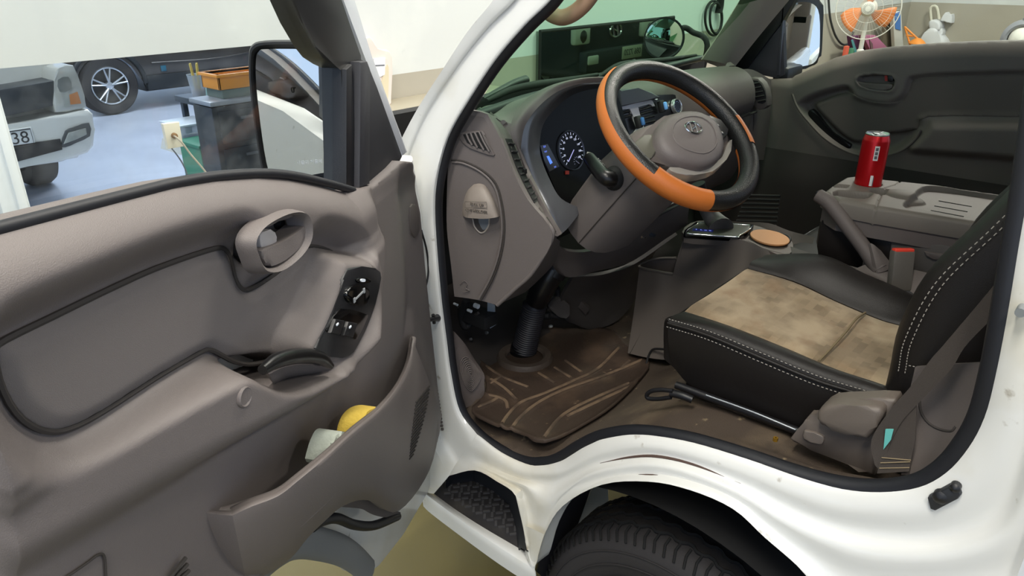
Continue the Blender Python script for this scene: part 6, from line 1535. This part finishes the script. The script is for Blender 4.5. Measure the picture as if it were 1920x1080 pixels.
    for x_ in (xr-.14, xl+.14):
        lathe('tire', [(.2, .1), (.31, .1), (.335, .06), (.335, -.06), (.31, -.1), (.2, -.1)], (Vector((x_, c.y-.15, .335)), Vector((0, 1, 0)), Vector((0, 0, 1)), Vector((1, 0, 0))), mat('tire_rubber', '#1e1d1f', .75), van, 40)
        lathe('tire', [(.2, .1), (.31, .1), (.335, .06), (.335, -.06), (.31, -.1), (.2, -.1)], (Vector((x_, c.y+2.6, .335)), Vector((0, 1, 0)), Vector((0, 0, 1)), Vector((1, 0, 0))), mat('tire_rubber', '#1e1d1f', .75), van, 40)
    # ---- dark SUV, side on
    ys = 9.7
    suv = thing('suv', 'dark grey-bronze SUV parked side-on behind the tables', 'car', (4.2, 10.5, 0))
    SP = mat('suv_paint', '#3b3632', .2, metal=.3, coat=.8)
    wc = Y(206, 163, ys); wx = wc.x; R_ = .345
    arch = [(wx+.42*math.cos(a), .33+.42*math.sin(a)) for a in [PI*(1-k/10) for k in range(11)]]
    wx2 = wx+2.67
    arch2 = [(wx2+.42*math.cos(a), .33+.42*math.sin(a)) for a in [PI*(1-k/10) for k in range(11)]]
    prof = [(wx-.86, .30), (wx-.60, .24), (wx-.42, .24)] + arch + [(wx+.45, .22), (wx2-.45, .22)] + arch2 + [(wx2+.45, .26), (wx2+.8, .4), (wx2+.88, .9), (wx2+.7, 1.05), (wx2+.3, 1.52), (wx2-.6, 1.62), (wx+1.3, 1.6), (wx+.75, 1.12), (wx-.3, .98), (wx-.8, .8), (wx-.9, .55)]
    prism('body', prof, YF(ys), -1.8, .0, SP, suv, bevel=.05, seg=3)
    prism('side_window', [(wx+.85, 1.12), (wx+1.35, 1.52), (wx2-.6, 1.55), (wx2+.25, 1.42), (wx2+.5, 1.12)], YF(ys), -.01, .012, mat('suv_glass', '#1b2630', .08), suv, bevel=.004)
    prism('sill_cladding', [(wx+.44, .24), (wx2-.44, .24), (wx2-.44, .40), (wx+.44, .42)], YF(ys), -.01, .03, mat('cladding', '#24272a', .5), suv, bevel=.012)
    tube('arch_trim', [Vector((wx+.435*math.cos(a), ys-.012, .33+.435*math.sin(a))) for a in [PI*k/12 for k in range(13)]], .03, mat('cladding', '#24272a', .5), suv)
    tube('door_crease', [Vector((wx+.5, ys-.006, .80)), Vector((wx+1.4, ys-.008, .83)), Vector((wx2-.4, ys-.006, .86))], .014, SP, suv)
    tube('lower_crease', [Vector((wx+.55, ys-.004, .56)), Vector((wx+1.4, ys-.006, .54)), Vector((wx2-.5, ys-.004, .60))], .012, SP, suv)
    p = Y(306, 128, ys); box('fender_badge', (0, 0, 0), (.07, .07, .01), mat('badge_teal', '#1f5a70', .3), suv, fr=frame(p+Vector((0, -.008, 0)), (1, 0, 0), (0, 0, 1)))
    add_wheel('tire', (wx, ys+.09, R_), R_, .22, suv); add_wheel('tire', (wx2, ys+.09, R_), R_, .22, suv)
    # blue folded covers hung beyond the SUV windows
    # ---- table and cabinet
    yt = 4.50
    tb = thing('side_table', 'dark blue-grey metal table carrying the cup of straws', 'table', (1.5, yt+.2, 0))
    ztp = .93
    TBL = mat('table_navy', '#38424d', .4, metal=.2)
    x0, x1 = 1.235, 2.1
    box('table_top', ((x0+x1)/2, yt+.22, ztp-.02), (x1-x0, .44, .04), TBL, tb, bevel=.006)
    box('apron', ((x0+x1)/2, yt+.01, ztp-.10), (x1-x0-.04, .02, .12), TBL, tb)
    for (x, y) in ((x0+.04, yt+.03), (x1-.04, yt+.03), (x0+.04, yt+.40), (x1-.04, yt+.40)):
        box('leg', (x, y, (ztp-.04)/2), (.035, .035, ztp-.04), TBL, tb)
    zs = Y(360, 297, yt).z
    box('shelf', ((x0+x1)/2, yt+.22, zs), (x1-x0-.02, .40, .02), TBL, tb)
    yc = 3.75
    a = Y(396, 192, yc); b = Y(480, 192, yc)
    cb = thing('cabinet', 'worn dark metal tool cabinet below the orange crate', 'cabinet', (a.x+.3, yc+.11, 0))
    DK = mat('cabinet_dark', '#2c3136', .45, metal=.25, spot=(9., '#6d7076', .62, .8))
    box('cabinet_body', (a.x+.35, yc+.11, a.z/2-.01), (.70, .20, a.z-.04), DK, cb, bevel=.008)
    box('cabinet_top', (a.x+.35, yc+.11, a.z-.012), (.72, .23, .024), mat('cabinet_top', '#8e9399', .35, metal=.3), cb, bevel=.005)
    for k in range(3):
        d = box('drawer', (a.x+.35, yc+.005, a.z-.14-.20*k), (.64, .012, .17), DK, cb, bevel=.004)
        box('drawer_handle', (a.x+.35, yc-.004, a.z-.10-.20*k), (.4, .012, .016), mat('handle_grey', '#5e6267', .4, metal=.5), d, bevel=.003)
    # green box and orange crate standing on the cabinet
    q = Y(395, 188, yc+.1)
    gx0, gx1 = Y(398, 170, yc+.12).x, Y(480, 170, yc+.12).x
    zc0 = a.z; zc1 = Y(430, 162, yc+.12).z
    g = thing('parts_box', 'dark green parts box under the orange crate', 'box', ((gx0+gx1)/2, yc+.12, zc0))
    box('box_body', ((gx0+gx1)/2+.04, yc+.12, (zc0+zc1)/2), (gx1-gx0+.06, .17, zc1-zc0), mat('green_dark', '#4c5f57', .5, spot=(12., '#a5b0ac', .6, .75)), g, bevel=.006)
    zo1 = Y(430, 133, yc+.12).z
    o_ = thing('crate', 'orange plastic crate on top of the dark green box', 'crate', ((gx0+gx1)/2, yc+.12, zc1))
    OC = mat('crate_orange', '#e08f2c', .45)
    cx, cy, wx_, wy_ = (gx0+gx1)/2+.02, yc+.12, gx1-gx0+.05, .18
    bm = bmesh.new(); h_ = zo1-zc1
    add_box(bm, (cx, cy, zc1+.006), (wx_-.02, wy_-.02, .012))
    for s in (-1, 1):
        add_box(bm, (cx+s*(wx_/2-.006), cy, zc1+h_/2), (.012, wy_, h_), bevel=.003); add_box(bm, (cx, cy+s*(wy_/2-.006), zc1+h_/2), (wx_, .012, h_), bevel=.003)
    fin('crate_body', bm, OC, o_)
    bm = bmesh.new()
    for s in (-1, 1):
        add_box(bm, (cx+s*(wx_/2), cy, zo1-.008), (.024, wy_+.02, .016), bevel=.003); add_box(bm, (cx, cy+s*(wy_/2), zo1-.008), (wx_+.02, .024, .016), bevel=.003)
    fin('crate_rim', bm, OC, o_)
    # cup of straws
    p = Y(374, 181, yt+.1); p.z = ztp
    cu = thing('straw_cup', 'clear plastic cup of yellow straws on the dark table', 'cup', p)
    hh_ = Y(374, 140, yt+.1).z-ztp; r_ = (Y(390, 150, yt+.1)-Y(358, 150, yt+.1)).length/2
    lathe('cup_body', [(.0, .004), (r_*.6, .004), (r_*.62, 0), (r_*.75, hh_*.3), (r_*.98, hh_), (r_*1.04, hh_+.005), (r_*.94, hh_)], fz_(p), mat('cup_plastic', '#b9c2cc', .2, alpha=.55), cu, 24)
    for k in range(4):
        a_ = 1.4*k; tube('straw', [p+Vector((.01*math.cos(a_), .01*math.sin(a_), .01)), p+Vector((.03*math.cos(a_+.5), .03*math.sin(a_+.5), hh_*1.45))], .006, mat('straw_yellow', '#d8b84a', .5), cu, smoothn=0, n=8)
    lathe('contents', [(0, hh_*.45), (r_*.74, hh_*.42), (r_*.6, .01), (0, .008)], fz_(p), mat('contents_brown', '#8a6a48', .7), cu, 20)
    p = Y(390, 178, yt+.06); gb = box('sponge_block', (p.x+.10, p.y+.06, ztp+.033), (.13, .10, .064), mat('block_green', '#8fb3ad', .6), None, bevel=.014); tag(gb, 'pale teal block on the dark table beside the cup', 'block')
    # containers on the shelf
    zz = zs+.012
    c0 = Y(342, 262, yt+.08); c1 = Y(402, 262, yt+.08); ch = Y(370, 233, yt+.08).z
    zmid = Y(370, 266, yt+.08).z
    bn = thing('pet_carrier', 'white plastic bin on the low table shelf', 'bin', ((c0.x+c1.x)/2, yt+.25, zz))
    q = ppoly([(344, 296), (346, 268), (402, 262), (404, 300)], yt+.06)
    q = [(q[0][0], zz), (q[1][0], zmid), (q[2][0]+.05, zmid), (q[3][0]+.05, zz)]
    prism('bin_body', q, YF(yt+.06), -.30, .0, mat('bin_white', '#c9c6bd', .5), bn, bevel=.03)
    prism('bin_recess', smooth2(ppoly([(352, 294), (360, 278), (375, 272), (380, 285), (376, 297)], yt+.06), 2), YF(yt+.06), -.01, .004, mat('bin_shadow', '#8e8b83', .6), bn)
    cl = thing('storage_box', 'clear lidded storage box on top of the white bin', 'box', ((c0.x+c1.x)/2, yt+.25, zmid))
    box('box_body', ((c0.x+c1.x)/2, yt+.21, (zmid+ch)/2), (c1.x-c0.x, .24, ch-zmid-.01), mat('clear_plastic', '#b4bfc9', .15, alpha=.6), cl, bevel=.015)
    box('box_lid', ((c0.x+c1.x)/2, yt+.21, ch), (c1.x-c0.x+.02, .26, .014), mat('lid_white', '#cfd6dc', .3), cl, bevel=.005)
    yg = 4.28
    g0, g1 = Y(382, 312, yg), Y(412, 270, yg)
    zg0 = Y(390, 318, yg).z
    gc = thing('green_crate', 'green plastic crate standing on the floor before the table', 'crate', ((g0.x+g1.x)/2, yg+.1, 0))
    box('crate_body', ((g0.x+g1.x)/2, yg+.14, g1.z/2), (g1.x-g0.x, .26, g1.z), mat('crate_green', '#2f7a5e', .5), gc, bevel=.01)
    box('crate_rim', ((g0.x+g1.x)/2, yg+.14, g1.z), (g1.x-g0.x+.02, .28, .02), mat('crate_green', '#2f7a5e', .5), gc, bevel=.004)
    # outlet plate on the window, with its cord
    yo = WY+.035
    q = ppoly([(303, 232), (334, 228), (342, 274), (313, 279)], yo)
    op = prism('outlet_plate', q, YF(yo), -.008, .012, mat('outlet_ivory', '#d9d4c0', .45), None, bevel=.004)
    tag(op, 'ivory outlet plate fixed to the shop window with a cord plugged in', 'outlet')
    pg = Y(326, 254, yo-.015); lathe('plug', [(0, .02), (.008, .02), (.011, .012), (.012, 0)], frame(pg, (1, 0, 0), (0, 0, 1)), mat('plug_brown', '#8a6a45', .6), op, 16)
    cd_ = tube('power_cord', [Y(326, 254, yo-.03), Y(340, 266, yo-.05), Y(358, 290, yo-.05), Y(388, 326, yo-.05), Y(440, 400, yo-.05)], .004, mat('cord_ivory', '#b5ad9b', .6), None); tag(cd_, 'thin ivory power cord hanging from the outlet plate', 'cord')
    c2 = tube('data_cord', [Y(322, 278, yo-.01), Y(335, 295, yo-.012), Y(345, 312, yo-.012), Y(352, 334, yo-.012), Y(356, 380, yo-.012)], .003, mat('cord_grey', '#5b6068', .6), None); tag(c2, 'thin dark grey cord running down the shop window below the outlet', 'cord')
    # ---- counter, bag, red drawers left of the windshield pillar
    zc = 1.08
    p0 = Z(735, 207, zc); yfr = p0.y
    ctr = thing('counter', 'grey-topped counter against the front wall with dark red drawers', 'counter', (1.7, (yfr+WY)/2, 0))
    xw0, xw1 = 1.02, 2.2
    box('counter_top', ((xw0+xw1)/2, (yfr+WY)/2, zc-.02), (xw1-xw0, WY-yfr-.004, .04), mat('counter_grey', '#a19a88', .5), ctr, bevel=.006)
    RD = mat('drawer_red', '#7a2228', .35)
    box('counter_body', ((xw0+xw1)/2, (yfr+WY)/2+.03, (zc-.04)/2), (xw1-xw0-.04, WY-yfr-.07, zc-.04), RD, ctr, bevel=.008)
    for k in range(3):
        d = box('drawer', ((xw0+xw1)/2, yfr+.055, zc-.13-.22*k), (xw1-xw0-.1, .03, .18), RD, ctr, bevel=.006)
        box('drawer_slot', ((xw0+xw1)/2, yfr+.038, zc-.09-.22*k), (.5, .006, .03), BLACKM, d, bevel=.002)
    yb = yfr+.16
    q = ppoly([(630, 225), (626, 150), (632, 118), (660, 80), (686, 68), (692, 78), (700, 93), (718, 92), (728, 108), (727, 160), (725, 205), (720, 222)], yb)
    q = [(x, max(z, zc)) for x, z in q]
    bg = thing('plastic_bag', 'pinkish white plastic bag with a paper label on the counter', 'bag', (sum(p[0] for p in q)/len(q), yb, zc))
    prism('bag_body', [(a_, max(b_, zc+.002)) for a_, b_ in smooth2(q, 2)], YF(yb), -.12, .03, mat('bag_pink', '#e3d3cb', .35, bump=(18, 1.)), bg, bevel=.03, seg=3)
    prism('paper_label', ppoly([(700, 110), (722, 108), (721, 140), (704, 148)], yb-.032), YF(yb-.032), -.004, .003, mat('paper', '#e4e5ea', .6), bg)
    prism('label_line', ppoly([(701, 122), (721, 121), (721, 123), (701, 124)], yb-.036), YF(yb-.036), -.001, .0006, mat('ink_grey', '#6d6f78', .6), bg)
    prism('bag_print', smooth2(ppoly([(722, 128), (728, 126), (727, 180), (722, 200), (712, 172)], yb-.031), 2), YF(yb-.031), -.003, .003, mat('print_yellow', '#d9cdb0', .5), bg)
    # ---- dark glass panel on the front wall that mirrors a parked truck
    yp = WY-.02
    q = ppoly([(1010, 59), (1261, 29), (1261, 190), (1008, 190)], yp)
    zlo = min(q[2][1], q[3][1]); q = [(q[0][0], q[0][1]), (q[1][0], q[0][1]-.0), (q[1][0], zlo), (q[0][0], zlo)]
    dp = prism('dark_panel', q, YF(yp), -.018, .01, mat('panel_glass', '#858f8a', .015, metal=1.), None)
    tag(dp, 'large dark reflective glass panel fixed to the front wall', 'panel')
    bm = bmesh.new(); c = [Vector((x, yp-.012, z)) for x, z in q]; add_tube(bm, c, .012, 8, closed=True); fin('panel_frame', bm, BLACKM, dp)
    # the truck it mirrors
    ym = 2*(yp-.01); yvirt = 5.95; yr = ym-yvirt
    def RV(x, y): p = Y(x, y, yvirt); return Vector((p.x, yr, p.z))
    tr = thing('parked_truck', 'dark truck parked beyond the passenger side, mirrored in the wall panel', 'truck', (8.3, -1.5, 0))
    hl0, hl1 = RV(1091, 65), RV(1196, 50)
    pc, ec = RV(1176, 96), RV(1158, 57)
    cx = (hl0.x+hl1.x)/2
    DP_ = mat('dark_paint', '#343a3e', .4)
    RF = lambda y: (Vector((0, y, 0)), Vector((-1, 0, 0)), Vector((0, 0, 1)), Vector((0, 1, 0)))
    wv = 1.75
    bm = bmesh.new(); add_box(bm, (cx+.25, yr-.9, 1.05), (wv, 1.7, 1.6), bevel=.08, seg=3); fin('cab', bm, DP_, tr)
    box('bumper', (cx+.25, yr+.0, pc.z-.06), (wv+.02, .14, .28), DP_, tr, bevel=.03)
    box('cab_window', (cx+.25, yr-.07, 1.55), (wv-.2, .06, .5), mat('suv_glass', '#1b2630', .08), tr, bevel=.02)
    LG = mat('lamp_clear', '#e6e8de', .25)
    for h in (hl0, hl1+Vector((.28, 0, -.02))):
        l_ = box('headlight', (h.x, yr-.02, h.z), (.34, .10, .26), LG, tr, bevel=.04)
        lathe('lamp_bowl', [(0, .02), (.05, .01), (.085, -.01), (.09, -.03)], frame(Vector((h.x, yr+.035, h.z-.02)), (-1, 0, 0), (0, 0, 1)), mat('reflector_dark', '#5a5a55', .15, metal=.6), l_, 24)
    f_ = RV(1104, 112); box('fog_lamp', (f_.x, yr+.06, f_.z), (.24, .05, .12), LG, tr, bevel=.02)
    pl = box('number_plate', (pc.x, yr+.08, pc.z), (.50, .016, .17), mat('plate_cream', '#cfd0bd', .4), tr, bevel=.004)
    text('plate_number', '086 7220', frame(Vector((pc.x, yr+.09, pc.z)), (-1, 0, 0), (0, 0, 1)), .115, mat('plate_ink', '#39413c', .5), pl, depth=.001)
    bm = bmesh.new(); fr = frame(Vector((ec.x, yr-.03, ec.z)), (-1, 0, 0), (0, 0, 1)); o, u, v, w = fr
    add_tube(bm, [o+u*.14*math.cos(k*PI/16)+v*.085*math.sin(k*PI/16) for k in range(32)], .013, 8, closed=True)
    add_tube(bm, [o-u*.07-v*.07, o-u*.03+v*.07], .013, 8); add_tube(bm, [o+u*.03-v*.07, o+u*.07+v*.07], .013, 8); add_tube(bm, [o-u*.05-v*.02, o+u*.05+v*.02], .011, 8)
    fin('emblem', bm, CHROME, tr)
    for s in (-.62, .62):
        lathe('tire', [(.2, .1), (.31, .1), (.335, .06), (.335, -.06), (.31, -.1), (.2, -.1)], (Vector((cx+.25+s, yr-.85, .335)), Vector((0, 1, 0)), Vector((0, 0, 1)), Vector((1, 0, 0))), mat('tire_rubber', '#1e1d1f', .75), tr, 40)
    # ---- hanging cables on the front wall
    yk = WY-.03
    lp = thing('cable_coil', 'coil of black cable hung high on the front wall', 'cable', Y(1335, 30, yk))
    for (rx, ry, dx) in ((16, 34, 0), (11, 30, 4)):
        tube('loop', [Y(1338+dx+rx*math.cos(a), 34+ry*math.sin(a)*.95, yk-.002*dx) for a in [k*PI/8 for k in range(16)]], .010, BLACKM, lp, closed=True, smoothn=3)
    tube('strap', [Y(1352, -20, yk), Y(1350, 10, yk), Y(1347, 24, yk)], .035, BLACKM, lp, flat=.4)
    hc = tube('hanging_cable', [Y(1552, -30, yk), Y(1555, 20, yk), Y(1559, 45, yk), Y(1568, 70, yk), Y(1580, 83, yk), Y(1592, 80, yk), Y(1600, 60, yk)], .012, mat('cable_dark', '#3b3c3e', .6), None); tag(hc, 'dark cable hanging in a loop on the white wall behind the fan', 'cable')
    # ---- pedestal fan
    fc = Vector((6.34, 2.22, 0)); fc = CAM + ray(1628, 15)*6.55
    fan = thing('pedestal_fan', 'white pedestal fan with orange blades behind the passenger window', 'fan', (fc.x+.1, fc.y+.08, 0))
    n = (CAM-fc); n.z = -.05; n.normalize(); u = n.cross(Vector((0, 0, 1))).normalized(); v = u.cross(n).normalized()
    fr = (fc, u, v, n) if u.cross(v).dot(n) > 0 else (fc, -u, v, n)
    fo, fu, fv, fw = fr
    if fu.dot(CR) < 0: fu = -fu; fv = fw.cross(fu)
    GW = mat('fan_guard', '#d8d6cc', .4)
    Rf = .265
    bm = bmesh.new()
    for rr, h in ((Rf, 0), (Rf*.99, .02), (Rf*.72, .055), (Rf*.45, .075)):
        add_tube(bm, [fo+fu*rr*math.cos(k*PI/28)+fv*rr*math.sin(k*PI/28)+fw*h for k in range(56)],   .0018 if rr < .26 else .004, 5, closed=True)
    for k in range(48):
        a = 2*PI*k/48
        e = fu*math.cos(a)+fv*math.sin(a); e2 = fu*math.cos(a+.12)+fv*math.sin(a+.12)
        add_tube(bm, [fo+e*.05+fw*.08, fo+e2*Rf*.5+fw*.07, fo+e2*Rf*.85+fw*.04, fo+e2*Rf], .0008, 4, caps=False)
    fin('guard', bm, GW, fan)
    bl = mat('fan_orange', '#e58a4f', .4)
    for k, a0 in enumerate((3.5, 3.5+2.094, 3.5+4.188)):
        bm = bmesh.new(); rows = []
        for i in range(9):
            t = i/8; rr = .03+(Rf*.86-.03)*t; wd = .22+.55*math.sin(PI*min(1, t*.62+.12)); sk = .35*t
            rows.append([fo+(fu*math.cos(a0+sk+wd*(j/4-.5)*1.3)+fv*math.sin(a0+sk+wd*(j/4-.5)*1.3))*rr+fw*(.02+.05*(j/4-.5)) for j in range(5)])
        add_grid(bm, rows); o_ = fin('blade', bm, bl, fan, auto=0)
        md = o_.modifiers.new('solid', 'SOLIDIFY'); md.thickness = .004
    lathe('hub_cap', [(0, .105), (.028, .103), (.05, .095), (.058, .08), (.058, .06)], (fo, fu, fv, fw), GW, fan, 28)
    bm = bmesh.new()
    for k in range(20):
        a = 2*PI*k/20; add_tube(bm, [fo+(fu*math.cos(a)+fv*math.sin(a))*.024+fw*.1045, fo+(fu*math.cos(a)+fv*math.sin(a))*.043+fw*.0985], .0022, 5)
    fin('hub_slots', bm, mat('slot_grey', '#9b9a95', .6), fan)
    lathe('motor', [(0, -.16), (.06, -.15), (.075, -.1), (.075, -.02), (.05, .0), (.02, .02)], (fo, fu, fv, fw), GW, fan, 24)
    pb = fo-fw*.06; px_, py_ = pb.x, pb.y
    tube('pole', [Vector((px_, py_, pb.z-.05)), Vector((px_, py_, .04))], .020, GW, fan, smoothn=0)
    lathe('collar', [(.02, .05), (.032, .04), (.032, -.06), (.02, -.08)], fz_(Vector((px_, py_, .95))), GW, fan, 20)
    lathe('fan_base', [(0, .06), (.05, .05), (.2, .025), (.22, .0)], fz_(Vector((px_, py_, 0))), GW, fan, 32)
    # ---- things leaning behind the fan
    yq = 2.86
    def lean(nm, pts, y, th, m, lab, cat, parts=()):
        q = ppoly(pts, y); zmin = min(p[1] for p in q)
        xs = [p[0] for p in q]
        e = thing(nm, lab, cat, (sum(xs)/len(xs), y+.02, 0))
        lo = sorted(q, key=lambda p: p[1])[:2]
        # carry the outline down to the floor
        qq = list(q); i = max(range(len(q)), key=lambda k: -q[k][1])
        prism('panel', qq, YF(y), -th, 0, m, e, bevel=.004)
        x0, x1 = min(p[0] for p in lo), max(p[0] for p in lo)
        box('stand', ((x0+x1)/2, y+th/2+.0, zmin/2+.01), (max(.05, (x1-x0)), th, zmin+.02), m, e)
        for (pn, pp_, pm) in parts: prism(pn, ppoly(pp_, y-.004), YF(y-.004), -.004, .003, pm, e)
        return e
    lean('sunshade', [(1596, 68), (1617, 66), (1632, 99), (1601, 104)], yq, .05, mat('shade_purple', '#5b2b50', .7), 'dark purple folded sunshade leaning behind the fan pole', 'sunshade', [('teal_edge', [(1596, 76), (1599, 74), (1608, 100), (1603, 103)], mat('edge_teal', '#4b8f94', .6))])
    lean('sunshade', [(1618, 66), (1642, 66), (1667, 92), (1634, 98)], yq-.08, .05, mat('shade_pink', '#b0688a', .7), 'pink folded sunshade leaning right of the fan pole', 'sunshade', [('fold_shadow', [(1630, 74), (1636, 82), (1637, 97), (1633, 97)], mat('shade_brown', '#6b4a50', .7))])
    lean('board', [(1660, 40), (1671, 36), (1677, 90), (1654, 92)], yq+.06, .03, mat('board_dark', '#6b6253', .7), 'dark grey board leaning beside the white board', 'board')
    lean('white_board', [(1674, 24), (1690, 21), (1694, 90), (1678, 91)], yq-.02, .04, mat('board_white', '#dcdad2', .5), 'tall white board with blue tape on its top', 'board', [('blue_tape', [(1678, 26), (1688, 21), (1688.5, 57), (1679, 54)], mat('tape_blue', '#3f7fd0', .5))])
    # small coloured boxes
    for (x, y, c_, lab) in ((1591, 97, '#c8553c', 'small red box at the foot of the fan, seen over the door sill'), (1600, 101, '#3f7a5c', 'small green box beside the red one, seen over the door sill')):
        p = Y(x, y, yq-.05); e = box('toy_box', (p.x, yq-.02, p.z/2+.03), (.06, .05, p.z+.06), mat('toy'+c_, c_, .6), None, bevel=.01); tag(e, lab, 'box')
    # orange tripod lamp
    xo = 9.5
    OR = mat('stand_orange', '#df8a32', .5)
    e = thing('clamp_stand', 'orange folding stand between the white board and the white bag', 'stand', (xo, X(1710, 80, xo).y, 0))
    for a, b in (((1696, 50), (1724, 76)), ((1697, 52), (1707, 86)), ((1699, 66), (1712, 68))): tube('strut', [X(a[0], a[1], xo), X(b[0], b[1], xo)], .012, OR, e, smoothn=0)
    pq = X(1720, 79, xo)
    lathe('shade', [(0, .05), (.03, .045), (.07, .02), (.10, -.015), (.09, -.02)], fz_(pq), OR, e, 24)
    tube('post', [X(1707, 86, xo), Vector((xo, X(1707, 86, xo).y, .02))], .015, OR, e, smoothn=0)
    lathe('foot', [(0, .05), (.15, .03), (.18, 0)], fz_(Vector((xo, X(1707, 86, xo).y, 0))), OR, e, 20)
    # white bags on wall hook
    xb = 10.9
    WB = mat('bag_white', '#dfe0e2', .4, bump=(14, 1.))
    e = thing('white_bag', 'white plastic bag hung from a white wall hook', 'bag', X(1756, 80, xb))
    tube('hook', [X(1746, 38, xb), X(1745, 15, xb), X(1756, 13, xb), X(1761, 36, xb)], .018, mat('hook_cream', '#dad6c4', .5), e, smoothn=3)
    def blob(nm, pts, d, par):
        q = smooth2([(p.y, p.z) for p in [X(x, y, xb) for x, y in pts]], 3)
        prism(nm, q, (Vector((xb, 0, 0)), Vector((0, 1, 0)), Vector((0, 0, 1)), Vector((-1, 0, 0))), -.10, d, WB, par, bevel=.04, seg=3)
    blob('bag_knot', [(1746, 40), (1756, 36), (1766, 42), (1767, 52), (1762, 56), (1748, 54)], .14, e)
    blob('bag_body', [(1747, 52), (1736, 64), (1729, 82), (1736, 96), (1770, 96), (1778, 80), (1766, 62), (1760, 52)], .16, e)
    blob('bag_ear', [(1764, 52), (1770, 56), (1769, 65), (1762, 66)], .08, e)
    blob('bag_tail', [(1766, 38), (1772, 26), (1776, 23), (1780, 28), (1786, 27), (1786, 43), (1778, 40)], .06, e)
    # rounded grey and white appliance at the right edge
    xg = 9.6
    c = X(1916, 74, xg)
    e = thing('round_lamp', 'rounded grey and white appliance beyond the rear of the passenger window', 'appliance', (xg, c.y, 0))
    fr = (c, Vector((0, -1, 0)), Vector((0, 0, 1)), Vector((-1, 0, 0)))
    lathe('dome', [(0, .12), (.08, .10), (.13, .05), (.14, 0), (.14, -.05)], fr, mat('dome_white', '#dcdcd4', .4), e, 28)
    lathe('grey_hood', [(.145, .04), (.17, .06), (.215, .03), (.22, -.05), (.15, -.08)], fr, mat('hood_lightgrey', '#8f9299', .4), e, 32)
    tube('post', [c-Vector((0, 0, .15)), Vector((c.x, c.y, .02))], .04, mat('hood_lightgrey', '#8f9299', .4), e, smoothn=0)
    tube('neck', [c+Vector((0, .0, .2)), c+Vector((0, -.06, .33)), c+Vector((0, -.16, .38))], .05, mat('neck_grey', '#75777c', .4), e)
def fz_(p): return frame(p, (1, 0, 0), (0, 1, 0))
build_env()
for fn in ('build_body', 'build_driver_door', 'build_passenger_door', 'build_dash', 'build_wheel', 'build_interior', 'build_seat', 'build_objects', 'build_background'):
    if fn in globals(): globals()[fn]()
